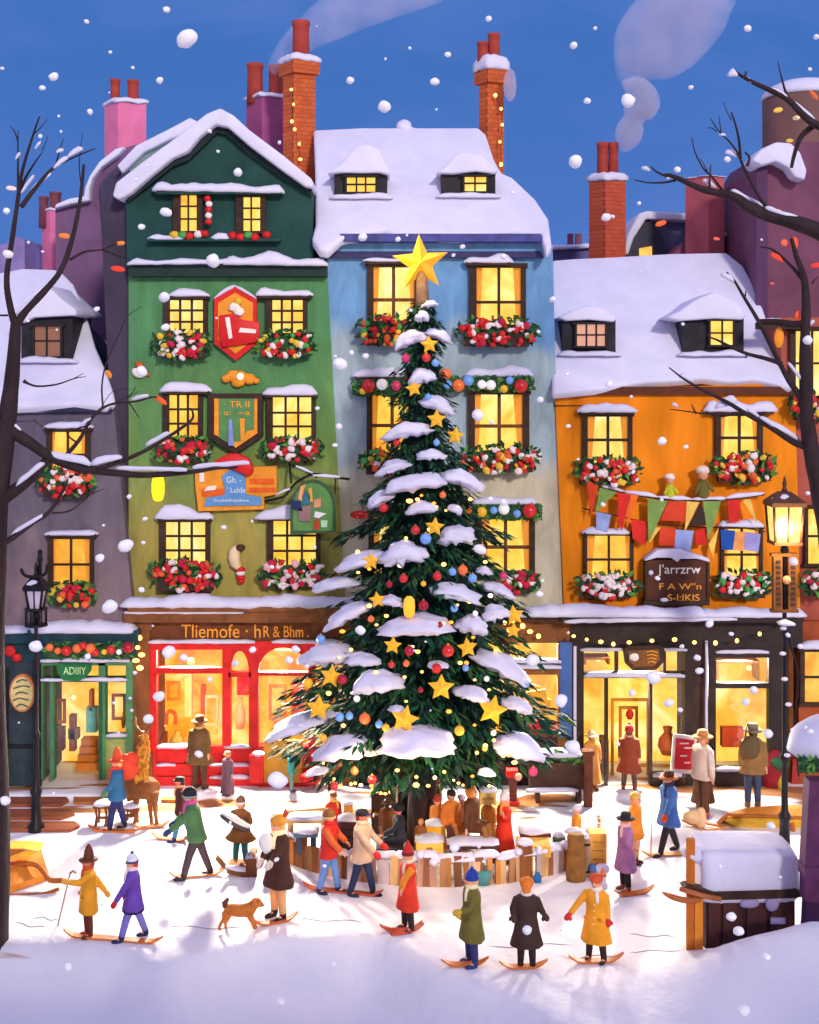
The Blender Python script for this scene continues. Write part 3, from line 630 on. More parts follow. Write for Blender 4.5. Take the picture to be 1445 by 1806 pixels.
lc = m.obj('shop_fascia', TEAL, LH)
m = MB(); pstrip(m, -60, 1113, 60, 1112, 10, 29.6, .5, 51); pstrip(m, 55, 1112, 243, 1112, 19, 29.6, .55, 53); m.obj('snow', SNOW, lc)
GSH = mat('shop_green', (70, 124, 84), var=.2, scale=3); GSD = mat('shop_green_deep', (34, 88, 52), var=.2)
m = MB(); m.pbox(-90, 68, 1168, 1386, 29.6, 31.6); m.obj('shop_panel_wall', TEAL2, LH)
m = MB(); m.pbox(58, 72, 1166, 1388, 29.5, 29.6); m.pbox(8, 14, 1180, 1380, 29.54, 29.6); m.pbox(-90, 58, 1314, 1320, 29.54, 29.6); m.obj('shop_trim', mat('trim_black', (18, 22, 28)), LH)
frame_bars(LH, [(70, 76, 1166, 1376), (88, 95, 1202, 1376), (174, 186, 1166, 1376), (222, 234, 1166, 1388), (76, 222, 1164, 1174), (186, 222, 1296, 1304)], GSH, 29.55, 29.8)
frame_bars(LH, [(76, 222, 1196, 1203), (174, 180, 1203, 1376), (90, 94, 1174, 1196)], GSD, 29.52, 29.78, 'shop_bar')
m = MB(); pstrip(m, 72, 1165, 228, 1165, 5, 29.5, .16, 54); pstrip(m, 72, 1199, 130, 1199, 4, 29.5, .1, 55); pstrip(m, 140, 1199, 224, 1199, 4, 29.5, .1, 56); pstrip(m, 188, 1297, 224, 1297, 6, 29.5, .15, 57); m.obj('ledge_snow', SNOW, LH)
m = MB(); m.pbox(186, 222, 1304, 1376, 29.6, 29.8); m.obj('shop_base', mat('shop_green_pale', (150, 160, 90), var=.2), LH)
m = MB(); m.pbox(76, 222, 1174, 1376, 29.7, 29.715); m.obj('shop_glass', GLASS, LH)
m = MB(); m.prism([(99, 1172), (162, 1172), (160, 1184), (150, 1196), (136, 1202), (112, 1200), (103, 1190)], 29.44, 29.5); sg = m.obj('shop_sign', mat('sign_green', (30, 110, 62), var=.15), LH)
text('ADIIIY', 132, 1183, 13, 29.43, mat('letters_pale_green', (190, 225, 160), emit=.15), sg, wpx=40)
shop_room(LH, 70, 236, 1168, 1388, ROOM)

# ---------------------------------------------------------------- right-hand houses
PH = house_root('tower_house', 'plum coloured tower house with a round snowy top at the right edge', 1420, 32)
PLUM = mat('plum_wall', (116, 66, 92), var=.14, scale=1); PLUMD = mat('plum_dark', (84, 48, 86), var=.14, scale=1)
m = MB(); c = at(1432, 400, 33.4); zt = at(0, 165, 33.4).z
m.lathe((c.x, 34.0, 0), [(1.08, 6), (1.08, zt-.05), (.98, zt+.12), (.6, zt+.3), (0.02, zt+.38)], 28); tw = m.obj('round_tower', mat('tower_brown', (120, 84, 80), var=.16, scale=1), PH)
m = MB(); m.lathe((c.x, 34.0, 0), [(1.12, zt-.02), (1.1, zt+.1), (.98, zt+.25), (.6, zt+.42), (0.02, zt+.5)], 28); m.obj('snow', SNOW, tw)
m = MB(); m.prism([(1336, 300), (1358, 262), (1400, 250), (1600, 250), (1600, 700), (1336, 700)], 32, 36); m.obj('wall', PLUM, PH)
m = MB(); m.prism([(1334, 302), (1344, 288), (1354, 300), (1354, 700), (1334, 700)], 31.9, 32); m.obj('corner_pilaster', PLUMD, PH)
m = MB(); m.prism([(1326, 282), (1344, 262), (1370, 250), (1396, 252), (1412, 268), (1424, 300), (1420, 318), (1402, 312), (1392, 296), (1370, 284), (1344, 292)], 31.5, 32.6); m.obj('snow', SNOW, PH, bevel=.06, bseg=3)
RH = house_root('terracotta_house', 'terracotta house with lit windows cut off by the right edge', 1440, 29.9)
m = MB(); m.prism([(1372, 560), (1600, 560), (1600, 1096), (1408, 1096), (1404, 760), (1396, 676), (1380, 640)], 30.1, 34); m.obj('wall', mat('terracotta', (172, 84, 66), var=.16, scale=1), RH)
m = MB(); m.pbox(1409, 1600, 1096, 1392, 29.9, 34); m.obj('lower_wall', mat('rust_wall', (160, 74, 34), var=.2), RH)
window(RH, 1394, 1500, 576, 704, 3, 2, d=30.1, b=(10, 8, 8, 6), mun=4)
window(RH, 1420, 1520, 892, 1000, 3, 2, d=30.1, b=(6, 6, 6, 5), mun=4)
window(RH, 1412, 1520, 1142, 1246, 3, 2, d=29.9, pm=PANEO, b=(8, 8, 8, 6), mun=4, lintel=(1408, 1520, 1142, 11))
m = MB(); m.pbox(1340, 1420, 568, 580, 29.7, 30.09); s_ = m.obj('window_ledge', WOODD, RH); m = MB(); pstrip(m, 1338, 568, 1384, 568, 9, 29.8, .3, 61); m.obj('snow', SNOW, s_)

# ---------------------------------------------------------------- houses behind
BPUR = house_root('purple_house', 'purple house with a stepped snowy parapet behind the grey house', 160, 35)
m = MB(); m.prism([(98, 600), (98, 366), (122, 355), (152, 352), (152, 330), (160, 312), (178, 288), (214, 262), (300, 240), (300, 600)], 35, 38); m.obj('wall', mat('purple_wall', (118, 84, 122), var=.14, scale=1), BPUR)
m = MB(); m.prism([(192, 600), (176, 325), (214, 285), (240, 280), (240, 600)], 34.8, 35); m.obj('pilaster', mat('purple_dark', (66, 58, 88), var=.14), BPUR)
m = MB(); m.prism([(96, 368), (98, 360), (122, 350), (148, 346), (150, 330), (158, 310), (176, 284), (204, 262), (220, 258), (210, 272), (180, 294), (164, 314), (158, 332), (158, 354), (124, 360)], 34.7, 35.4); m.obj('snow', SNOW, BPUR, bevel=.04)
LBK = house_root('violet_house', 'low violet house block far behind the left bare tree', 40, 37)
m = MB(); m.prism([(-60, 600), (-60, 440), (10, 430), (30, 418), (44, 422), (44, 600)], 37, 40); m.obj('wall', mat('violet_far', (140, 124, 178), var=.1), LBK)
RBK = house_root('far_gabled_house', 'small dark gabled house with snowy roof behind the orange house', 1150, 37)
m = MB(); m.prism([(1106, 560), (1106, 446), (1112, 420), (1136, 380), (1150, 392), (1172, 425), (1178, 446), (1178, 560)], 37, 37.4); m.obj('wall', mat('far_dark', (58, 58, 74), var=.15), RBK)
m = MB(); m.prism([(1128, 560), (1128, 438), (1150, 434), (1154, 560)], 36.93, 36.99); m.obj('lit_opening', PANEO, RBK)
a, b_ = at(1136, 380, 37), at(1136, 380, 41); r_ = at(1240, 388, 37).x
m = MB(); m.wprism([(at(1136, 382, 37).x, at(0, 382, 37).z), (r_, at(0, 384, 37).z), (r_, at(0, 470, 37).z), (at(1174, 0, 37).x, at(0, 440, 37).z)], 37.4, 40); m.obj('roof', mat('far_slate', (104, 108, 150), var=.2), RBK)
m = MB(); m.prism([(1100, 446), (1108, 412), (1128, 376), (1142, 372), (1250, 378), (1250, 390), (1140, 386), (1118, 420), (1108, 450)], 36.8, 40.2); m.obj('snow', SNOW, RBK, bevel=.05)
RB2 = house_root('domed_house', 'dusky red house with a curved snowy roof behind the orange house', 1270, 35)
m = MB(); m.prism([(1186, 600), (1186, 452), (1206, 428), (1240, 412), (1290, 410), (1340, 430), (1340, 600)], 35.4, 38); m.obj('wall', mat('dusk_red', (142, 72, 94), var=.16), RB2)
m = MB(); m.prism([(1276, 412), (1296, 406), (1330, 414), (1340, 424), (1340, 444), (1318, 432), (1290, 424)], 35.1, 37); m.obj('snow', SNOW, RB2, bevel=.05)
RB3 = house_root('slim_stack_house', 'slim violet rooftop with twin stacks between the blue and orange roofs', 1015, 38)
m = MB(); m.prism([(960, 600), (960, 440), (1000, 438), (1000, 430), (1060, 430), (1060, 600)], 38, 40); m.obj('wall', mat('far_violet', (104, 96, 150), var=.15), RB3)
m = MB(); m.pbox(1002, 1012, 412, 432, 38.2, 38.4); m.pbox(1016, 1027, 412, 432, 38.2, 38.4); m.obj('stack', mat('far_stack', (140, 84, 104)), RB3)
m = MB(); pstrip(m, 956, 440, 1062, 436, 8, 38, .4, 63); m.obj('snow', SNOW, RB3)

# ---------------------------------------------------------------- chimneys
BRICK = brick_mat('chimney_brick', (206, 98, 42), (182, 78, 34), (150, 70, 40)); BRICKD = brick_mat('chimney_brick_red', (200, 86, 52), (186, 72, 44), (150, 66, 48))
PINK = mat('chimney_pink', (226, 120, 164), var=.1, scale=1); PINKD = mat('chimney_mauve', (158, 74, 124), var=.12, scale=1); POT = mat('clay_pot', (168, 62, 52), var=.15, scale=2); POTD = mat('clay_pot_dull', (120, 64, 78), var=.15)
def chimney(label, x0, xe, x1, ytop, ybot, d, m_, pots, cap=None, snowh=10, potm=None, name='chimney', flakes=()):
    """corner-on stack: xe is the px column of the front edge, x0 and x1 the outer edges"""
    a = at(x0, ybot, d); e = at(xe, ybot, d); b = at(x1, ybot, d); zt = at(0, ytop, d).z
    t = thing(name, label, 'chimney', (e.x, d, a.z))
    def rect(gr):
        dl = (e.x-a.x)+gr; dr = (b.x-e.x)+gr
        E = Vector((e.x, d-gr, 0)); A_ = Vector((e.x-dl, d-gr+dl*1.15+gr, 0)); B_ = Vector((e.x+dr, d-gr+dr*.45+gr*.5, 0)); return [E, B_, A_+B_-E, A_]
    def blk(mb, gr, za, zb, mi=0):
        r = rect(gr); mb.hexa([(v.x, v.y, za) for v in r]+[(v.x, v.y, zb) for v in r], mi)
    mb = MB(); blk(mb, 0, a.z, zt); st = mb.obj('stack', m_, t)
    if cap:
        mb = MB(); z2 = at(0, cap, d).z; blk(mb, .12, z2, zt); mb.obj('cap', m_, t)
    r = rect(.12 if cap else .03); c = sum(r, Vector())/4
    mb = MB(); q = [c+(v-c)*1.03 for v in r]; n = 6; ring = []
    for i in range(4):
        for k in range(n): ring.append(q[i].lerp(q[(i+1) % 4], k/n))
    hh = snowh*d/F; rings = []
    for sc, z in ((1.0, -.12), (1.06, .0), (1.04, .45), (.85, .85), (.5, 1.0), (.02, 1.05)):
        rings.append([Vector((c.x+(v.x-c.x)*sc, c.y+(v.y-c.y)*sc, zt+hh*z+.06*mn.noise(v*4+Vector((x0, 0, 0))))) for v in ring])
    mb.loft(rings); mb.obj('snow', SNOW, t)
    for (p0_, p1_, y0_, y1_) in pots:
        A_ = at(p0_, y1_, c.y); B_ = at(p1_, y0_, c.y); rr = (B_.x-A_.x)/2; cx = (A_.x+B_.x)/2; h = B_.z-A_.z
        mb = MB(); mb.lathe((cx, c.y, A_.z-.3), [(rr*1.05, 0), (rr*.97, .3+h*.55), (rr*.98, .3+h*.85), (rr*1.08, .3+h*.88), (rr*1.08, .3+h), (rr*.8, .3+h), (rr*.75, .3+h*.7)], 14); mb.obj('chimney_pot', potm or POT, t)
    return t
chimney('pink chimney with two clay pots left of the dark green gable', 176, 208, 254, 178, 330, 36, PINK, [(195, 212, 140, 178), (225, 245, 142, 178)], snowh=9)
chimney('narrow pink chimney with two dull pots beside the left bare tree', 68, 88, 108, 370, 560, 37, PINK, [(69, 86, 347, 384), (88, 108, 339, 372)], potm=POTD, snowh=5)
chimney('mauve double chimney with two pots left of the tall brick chimney', 430, 462, 512, 168, 330, 35.2, PINKD, [(436, 464, 113, 165), (474, 500, 116, 168)], snowh=8)
chimney('tall orange brick chimney with one pot beside the dark green gable', 497, 518, 555, 104, 330, 33.2, BRICK, [(516, 546, 38, 96)], cap=128, snowh=13)
chimney('brick chimney with two pots at the right end of the blue house roof', 846, 860, 890, 118, 330, 33.6, BRICK, [(842, 862, 75, 108), (861, 882, 60, 100)], cap=145, snowh=24)
chimney('orange brick chimney with twin pots behind the orange house roof', 1043, 1068, 1107, 316, 500, 35, BRICKD, [(1053, 1073, 252, 308), (1073, 1091, 252, 308)], snowh=14)
chimney('rosy chimney with a bare top behind the right bare tree', 1217, 1250, 1281, 310, 460, 34.6, mat('chimney_rose', (196, 96, 106), var=.14, scale=1), [], snowh=2)
chimney('thin red chimney beside the plum tower', 1309, 1322, 1338, 302, 460, 35, mat('chimney_dull_red', (150, 66, 70), var=.14), [], snowh=2)
# fairy bulbs on the two brick stacks
WARM = mat('bulb_warm', (255, 190, 90), emit=3.4, ergb=(255, 196, 100), var=.02, bump=0)
def bulb_line(label, pts, d, r=.045, parent=None):
    a = at(*pts[0], d); t = thing('string_lights', label, 'string lights', a)
    mb = MB(); mb.tube([at(x, y, d+.02) for x, y in pts], .008, n=5); mb.obj('wire', IRON, t)
    for x, y in pts:
        mb = MB(); mb.ell(at(x, y, d), (r*U(.7, 1.2), r*U(.7, 1), r*U(.7, 1.2)), 8, 6); mb.obj('bulb', WARM, t)
    return t
bulb_line('warm fairy lights running down the tall orange brick chimney', [(514, 158), (518, 184), (515, 214), (520, 228), (528, 254), (530, 281), (514, 192), (526, 108)][:6], 33.1)
bulb_line('warm fairy lights running down the brick chimney at the right end of the blue roof', [(874, 168), (884, 192), (886, 220), (882, 250), (884, 290)], 33.5, r=.055)
# ================================================================ window flower boxes
FOL = mat('leaf_dark', (34, 78, 44), var=.35, scale=6); FOL2 = mat('leaf_bright', (84, 140, 56), var=.25, scale=6)
FCOL = {'red': mat('flower_red', (206, 30, 34), var=.2, scale=8, rough=.5), 'white': mat('flower_white', (240, 226, 224), var=.08, scale=8), 'crimson': mat('flower_crimson', (196, 24, 66), var=.2, scale=8),
        'yellow': mat('flower_yellow', (232, 190, 60), var=.15, scale=8), 'orange': mat('flower_orange', (226, 100, 50), var=.2, scale=8), 'pink': mat('flower_pink', (236, 180, 190), var=.1, scale=8), 'green': mat('flower_green', (70, 160, 80), var=.2, scale=8)}
def flower_box(label, x0, x1, y0, y1, cols, d=29.98, snow=False, dens=1.0):
    cx, cy = (x0+x1)/2, (y0+y1)/2; base = at(cx, y1, d-.2)
    t = thing('flower_box', label, 'flower box', base, 'flower boxes on the house fronts')
    mb = MB(); mb.pbox(x0+14, x1-14, cy+4, y1-1, d-.34, d-.02); mb.obj('trough', FRAME, t)
    rx, ry = (x1-x0)/2, (y1-y0)/2
    def rp(s=1.0):
        while 1:
            u, v = U(-1, 1), U(-1, 1)
            if u*u+v*v*v*v < 1: return cx+u*rx*s, cy+v*ry*s, abs(u)
    mb = MB()
    for i in range(int(150*dens)):
        px, py, u = rp(1.03); p = at(px, py, d-U(.06, .46)); a = U(0, 6.28); s = U(.05, .12)
        dx = Vector((math.cos(a)*s, U(-.4, .4)*s, math.sin(a)*s)); n_ = Vector((-math.sin(a)*s*.45, -.3*s, math.cos(a)*s*.45))
        mb.add([p-dx, p+n_, p+dx, p-n_], [(0, 1, 2, 3)], 0 if R() < .68 else 1)
    mb.ell(at(cx, cy+3, d-.2), (rx*d/F*.86, .16, ry*d/F*.7), 16, 8, nz=.25, ns=2.5, seed=x0)
    mb.obj('foliage', [FOL, FOL2], t)
    parts = {}
    n = int(max(10, rx*ry/32)*dens)
    for i in range(n):
        px, py, u = rp(.9); c = cols[i % len(cols)] if R() < .75 else random.choice(cols)
        mb = parts.setdefault(c, MB()); s = U(.055, .105); p = at(px, py+2, d-.30-.12*(1-u)*R()-.08)
        rot = Matrix.Rotation(U(0, 3), 3, 'Y')
        mb.ell(p, (s, s*.7, s*U(.6, .9)), 9, 6, rot=rot, nz=.35, ns=2.2, seed=i)
        if c == 'white' and R() < .5: mb.ell(p+Vector((s, .01, s*.3)), (s*.8, s*.6, s*.5), 8, 5, nz=.3, seed=i+40)
    for c, mb in parts.items(): mb.obj(c+'_flower', FCOL[c], t)
    return t
FB = [
 ('white and red flower box under the left window beside the red crest sign', 268, 374, 582, 632, ['red', 'white', 'red', 'white', 'crimson', 'yellow']),
 ('red and white flower box with yellow touches right of the red crest sign', 454, 556, 582, 630, ['red', 'white', 'green', 'red', 'yellow']),
 ('red flower box under the window left of the green shield sign', 270, 376, 770, 816, ['red', 'crimson', 'white', 'red', 'orange']),
 ('red and white flower box under the window right of the green shield sign', 460, 570, 770, 814, ['red', 'crimson', 'white', 'red', 'white']),
 ('leafy red and orange flower box left of the stocking on the green house', 264, 388, 984, 1044, ['red', 'orange', 'white', 'red', 'crimson']),
 ('white and pink flower box right of the stocking on the green house', 456, 572, 986, 1036, ['white', 'pink', 'white', 'red', 'crimson']),
 ('red and green bauble like flower box behind the big star on the blue house', 630, 748, 554, 610, ['red', 'green', 'crimson', 'orange', 'red', 'yellow']),
 ('all red flower box with bright leaves at the top right window of the blue house', 806, 948, 558, 612, ['red', 'crimson', 'red', 'red', 'white']),
 ('green flower box with orange flowers left of the tree on the blue house middle floor', 632, 742, 790, 838, ['orange', 'green', 'white', 'yellow']),
 ('mixed flower box with white blooms right of the tree on the blue house middle floor', 810, 954, 782, 834, ['red', 'white', 'red', 'orange', 'yellow']),
 ('small red flower box at the lowest right window of the blue house', 874, 952, 1006, 1046, ['red', 'crimson', 'white']),
 ('red and white flower box under the upper left window of the orange house', 1012, 1130, 804, 856, ['red', 'white', 'orange', 'white', 'red', 'yellow']),
 ('red, yellow and white flower box under the upper right window of the orange house', 1256, 1366, 796, 852, ['red', 'yellow', 'white', 'red', 'orange']),
 ('white speckled flower box under the lower left window of the orange house', 1018, 1128, 1008, 1056, ['white', 'red', 'white', 'pink']),
 ('leafy flower box with one red cluster under the lower right window of the orange house', 1260, 1364, 1004, 1056, ['white', 'green', 'red', 'white']),
 ('red flower box with green sprigs under the upper window of the grey house', 62, 166, 812, 878, ['red', 'red', 'orange', 'white']),
 ('red flower box under the lower window of the grey house beside the lamp', 84, 170, 1026, 1070, ['red', 'red', 'orange', 'yellow', 'crimson']),
 ('red and yellow flower box at the upper window cut off by the right edge', 1392, 1470, 692, 742, ['red', 'yellow', 'red', 'white']),
 ('pink and grey flower box at the lower window cut off by the right edge', 1414, 1500, 1004, 1052, ['pink', 'crimson', 'white', 'crimson']),
]
for i, f in enumerate(FB):
    flower_box(f[0], *f[1:5], f[5], d=29.68 if 'grey house' in f[0] else 29.98)
# small posies and candy pieces on the gable
t = thing('candy_garland', 'red and white candy striped pieces round the left gable window', 'garland', at(330, 330, 29.7))
for k, (x, y, rot) in enumerate([(316, 330, 0), (324, 330, 0), (333, 330, 0), (342, 331, 0), (366, 350, 1), (369, 360, 1), (368, 370, 1), (368, 380, 1), (368, 391, 1)]):
    mb = MB(); p = at(x, y, 29.68); mb.ell(p, (.085, .07, .075), 10, 7, nz=.12, seed=k); mb.obj('candy', CANDYR if k % 2 == 0 else CANDYW, t)
t = thing('candy_garland', 'red and white candy striped pieces over the right gable window', 'garland', at(445, 336, 29.7))
for k, (x, y) in enumerate([(425, 334), (434, 335), (443, 336), (456, 335), (465, 336)]):
    mb = MB(); mb.ell(at(x, y, 29.68), (.085, .07, .08), 10, 7, nz=.12, seed=k); mb.obj('candy', CANDYW if k % 2 == 0 else CANDYR, t)
def posy(label, pts, d):
    t = thing('posy', label, 'posy', at(pts[0][0], pts[0][1]+8, d))
    for k, (x, y, c) in enumerate(pts):
        mb = MB(); mb.ell(at(x, y, d), (.11, .09, .085), 10, 7, nz=.25, seed=k); mb.obj('leaves' if c == 'green' else c+'_flower', FCOL[c], t)
posy('row of red, yellow and white posies on the ledge under the left gable window', [(308, 414, 'yellow'), (322, 414, 'green'), (334, 416, 'red'), (350, 413, 'white'), (360, 412, 'red')], 29.62)
posy('row of red posies and leaves on the ledge under the right gable window', [(410, 415, 'red'), (424, 418, 'red'), (438, 414, 'green'), (450, 418, 'red'), (470, 414, 'red')], 29.62)

# ================================================================ garlands of big baubles over the blue house windows
BC = {'red': mat('bauble_red', (214, 34, 32), var=.06, rough=.22, bump=0, spec=.6), 'orange': mat('bauble_orange', (236, 110, 46), var=.06, rough=.25, bump=0, spec=.6, emit=.15), 'blue': mat('bauble_blue', (110, 160, 226), var=.06, rough=.22, bump=0, spec=.6, emit=.12),
      'white': mat('bauble_white', (244, 240, 238), var=.03, rough=.3, bump=0, emit=.25), 'gold': mat('bauble_gold', (238, 178, 52), var=.08, rough=.25, bump=0, emit=.2), 'pink': mat('bauble_pink', (214, 60, 110), var=.06, rough=.25, bump=0), 'crimson': mat('bauble_crimson', (170, 26, 50), var=.06, rough=.25, bump=0)}
CAPM = mat('bauble_cap', (200, 160, 80), rough=.3, metal=.8, bump=0)
def garland(label, x0, x1, y, baubles, d=29.9):
    t = thing('bauble_garland', label, 'garland', at((x0+x1)/2, y+14, d))
    mb = MB(); n = 14; pts = [at(x0+(x1-x0)*k/n, y+5*math.sin(k*.9)+3*math.sin(math.pi*k/n), d-.05) for k in range(n+1)]; mb.tube(pts, [.05]+[.13]*(n-1)+[.05], n=8)
    for i in range(260):
        p = pts[0].lerp(pts[-1], R())+Vector((0, U(-.16, .0), U(-.16, .16))); a = U(0, 6.28); s = U(.05, .11)
        dx = Vector((math.cos(a)*s, U(-.5, .5)*s, math.sin(a)*s)); q = Vector((-math.sin(a)*s*.35, 0, math.cos(a)*s*.35)); mb.add([p-dx, p+q, p+dx, p-q], [(0, 1, 2, 3)], 0 if R() < .7 else 1)
    mb.obj('greenery', [FOL, FOL2], t)
    for x, yy, r, c in baubles:
        mb = MB(); mb.ell(at(x, yy, d-.2), r*d/F, 14, 10); mb.obj(c+'_bauble', BC[c], t)
garland('garland of red, white and pink baubles over the window left of the tree', 622, 735, 684, [(650, 681, 12, 'red'), (674, 678, 10, 'white'), (699, 681, 9, 'pink'), (722, 665, 9, 'red'), (640, 690, 6, 'gold')])
garland('garland of orange, blue and white baubles over the middle floor window right of the tree', 772, 942, 676, [(786, 660, 10, 'orange'), (790, 678, 8, 'blue'), (809, 680, 11, 'orange'), (826, 671, 10, 'blue'), (850, 678, 8, 'white'), (866, 679, 9, 'white'), (889, 686, 7, 'gold'), (899, 671, 7, 'blue'), (919, 681, 12, 'red')])
garland('short garland of red and blue baubles over the lowest right window of the blue house', 820, 954, 902, [(826, 898, 8, 'orange'), (850, 903, 9, 'gold'), (871, 900, 7, 'blue'), (889, 898, 10, 'white'), (912, 906, 7, 'blue'), (934, 901, 13, 'red')])
garland('thin garland of red baubles under the teal shop cornice', 82, 236, 1145, [(88, 1142, 7, 'orange'), (102, 1148, 6, 'orange'), (117, 1148, 9, 'red'), (136, 1144, 8, 'orange'), (147, 1139, 7, 'red'), (160, 1144, 9, 'orange'), (168, 1151, 7, 'red'), (184, 1150, 5, 'gold'), (196, 1146, 8, 'red'), (210, 1150, 5, 'white'), (226, 1142, 10, 'crimson')], d=29.45)
t = thing('red_rosettes', 'two dark red rosettes on the teal panel at the left edge', 'rosette', at(24, 1155, 29.5))
for k, (x, y, r) in enumerate([(18, 1148, 10), (30, 1160, 8)]):
    mb = MB(); mb.ell(at(x, y, 29.5), (r*.013, .06, r*.013), 12, 8, nz=.3, ns=3, seed=k); mb.obj('rosette', FCOL['red'], t)
t = thing('hanging_ornament', 'small red bauble hanging left of the tree on the blue house', 'bauble', at(634, 915, 29.9))
mb = MB(); mb.ell(at(634, 908, 29.85), (.22, .12, .1), 14, 8); mb.obj('bauble', BC['red'], t); mb = MB(); mb.tube([at(640, 900, 29.9), at(640, 880, 30.0)], .01, n=5); mb.obj('hook', IRON, t)

# ================================================================ signs on the house fronts
ORP = mat('sign_orange', (238, 152, 44), var=.14, scale=4); ORD = mat('sign_deep_orange', (228, 96, 26), var=.14, scale=4); SRED = mat('sign_red', (212, 28, 30), var=.1, scale=3, rough=.5); SWHT = mat('sign_white', (244, 236, 224), var=.05)
t = thing('crest_sign', 'red six sided crest sign with a red boot on orange ground', 'sign', at(416, 636, 29.9))
def inset(pts, k):
    cx = sum(p[0] for p in pts)/len(pts); cy = sum(p[1] for p in pts)/len(pts); return [(cx+(x-cx)*k, cy+(y-cy)*k) for x, y in pts]
hexo = [(378, 527), (415, 505), (453, 527), (453, 606), (416, 636), (378, 606)]
mb = MB(); mb.prism(hexo, 29.82, 29.99); mb.obj('backing', SRED, t)
mb = MB(); mb.prism(inset(hexo, .82), 29.8, 29.83); mb.obj('panel', ORP, t)
mb = MB(); mb.prism([(387, 556), (412, 553), (428, 564), (458, 568), (458, 602), (438, 606), (414, 610), (392, 612), (386, 590)], 29.7, 29.81); bt = mb.obj('boot', SRED, t, bevel=.02)
mb = MB(); mb.prism([(397, 560), (405, 559), (410, 596), (404, 598)], 29.67, 29.71); mb.prism([(424, 578), (452, 581), (451, 588), (421, 586)], 29.67, 29.71); mb.obj('white_bar', SWHT, bt)
mb = MB(); mb.ell(at(414, 542, 29.74), (.14, .05, .1), nz=.4, ns=2.5); mb.ell(at(422, 550, 29.74), (.12, .05, .1), nz=.4, ns=2.5, seed=3); mb.obj('white_emblem', SWHT, t)
mb = MB(); mb.ell(at(420, 532, 29.75), (.1, .05, .08), nz=.4, ns=2.5, seed=4); mb.obj('gold_emblem', FCOL['yellow'], t)
mb = MB(); pstrip(mb, 378, 526, 415, 504, 6, 29.88, .2, 71); pstrip(mb, 415, 504, 453, 526, 6, 29.88, .2, 72); mb.obj('snow', SNOW, t)
t = thing('wall_ornament', 'orange cloud shaped wall ornament with one white bulb', 'ornament', at(422, 684, 29.9))
mb = MB()
for x, y, r in [(400, 668, 9), (412, 664, 13), (424, 662, 10), (440, 668, 12), (452, 672, 6), (420, 674, 12)]: mb.ell(at(x, y, 29.93), (r*.0135, .08, r*.011), 12, 8, nz=.2, seed=x)
mb.obj('board', ORP, t); mb = MB(); mb.ell(at(424, 664, 29.82), .08, 12, 8); mb.obj('bulb', mat('bulb_white', (255, 245, 225), emit=.9, var=.02, bump=0), t)
t = thing('shield_sign', 'green shield sign with a thick black frame and painted candles', 'sign', at(415, 802, 29.9))
sh = [(368, 694), (463, 694), (463, 770), (416, 801), (368, 772)]
mb = MB(); mb.prism(sh, 29.76, 29.99); mb.obj('frame', FRAME, t)
mb = MB(); mb.prism([(378, 703), (454, 703), (454, 764), (416, 790), (378, 766)], 29.72, 29.77); pn = mb.obj('panel', mat('sign_sage', (88, 138, 82), var=.12, scale=3), t)
mb = MB(); mb.prism([(378, 703), (386, 703), (386, 770), (378, 766)], 29.7, 29.73); mb.prism([(449, 703), (454, 703), (454, 764), (416, 790), (412, 786), (412, 780), (426, 778), (436, 760), (448, 758)], 29.7, 29.73); mb.prism([(423, 738), (432, 738), (431, 780), (425, 780)], 29.69, 29.725); mb.obj('orange_paint', ORP, pn)
mb = MB(); mb.prism([(404, 740), (409, 740), (413, 786), (403, 786)], 29.69, 29.72); mb.obj('lilac_candle', mat('paint_lilac', (140, 150, 220)), pn)
text('· TR II', 418, 713, 11, 29.71, GOLD, t, wpx=44); text('a:  ~a', 418, 729, 6, 29.71, GOLD, t, wpx=46)
t = thing('shop_board', 'orange board with a blue inverted T shape and white handwriting', 'sign', at(420, 902, 29.8))
mb = MB(); mb.prism([(344, 828), (488, 822), (488, 872), (466, 876), (466, 898), (350, 902), (345, 860)], 29.78, 29.98); mb.obj('board', ORP, t)
mb = MB(); mb.pbox(356, 400, 862, 876, 29.76, 29.79); mb.pbox(440, 484, 844, 854, 29.76, 29.79); mb.pbox(440, 486, 860, 868, 29.76, 29.79); mb.obj('painted_band', ORD, t)
mb = MB(); mb.prism([(391, 840), (404, 829), (420, 829), (432, 840), (434, 872), (461, 877), (461, 891), (360, 893), (364, 878), (396, 873), (397, 860)], 29.73, 29.785); bl = mb.obj('blue_emblem', mat('sign_blue', (94, 148, 200), var=.1, scale=3), t)
PW = mat('chalk_white', (226, 236, 246), var=.02, bump=0)
text('Gh. -', 413, 846, 11, 29.72, PW, t, wpx=26); text("' Lulde", 417, 864, 10, 29.72, PW, t, wpx=32); text('Soudiddhopidone', 408, 883, 7, 29.72, PW, t, wpx=62)
mb = MB(); mb.prism([(364, 822), (384, 810), (402, 800), (420, 800), (438, 808), (446, 822), (446, 836), (436, 840), (418, 832), (400, 822), (382, 824)], 29.6, 29.8); mb.obj('red_cap', SRED, t, bevel=.04)
mb = MB(); mb.pbox(352, 360, 834, 850, 29.7, 29.79); mb.prism([(366, 858), (382, 856), (380, 864), (360, 866)], 29.72, 29.79); mb.obj('white_dab', SWHT, t)
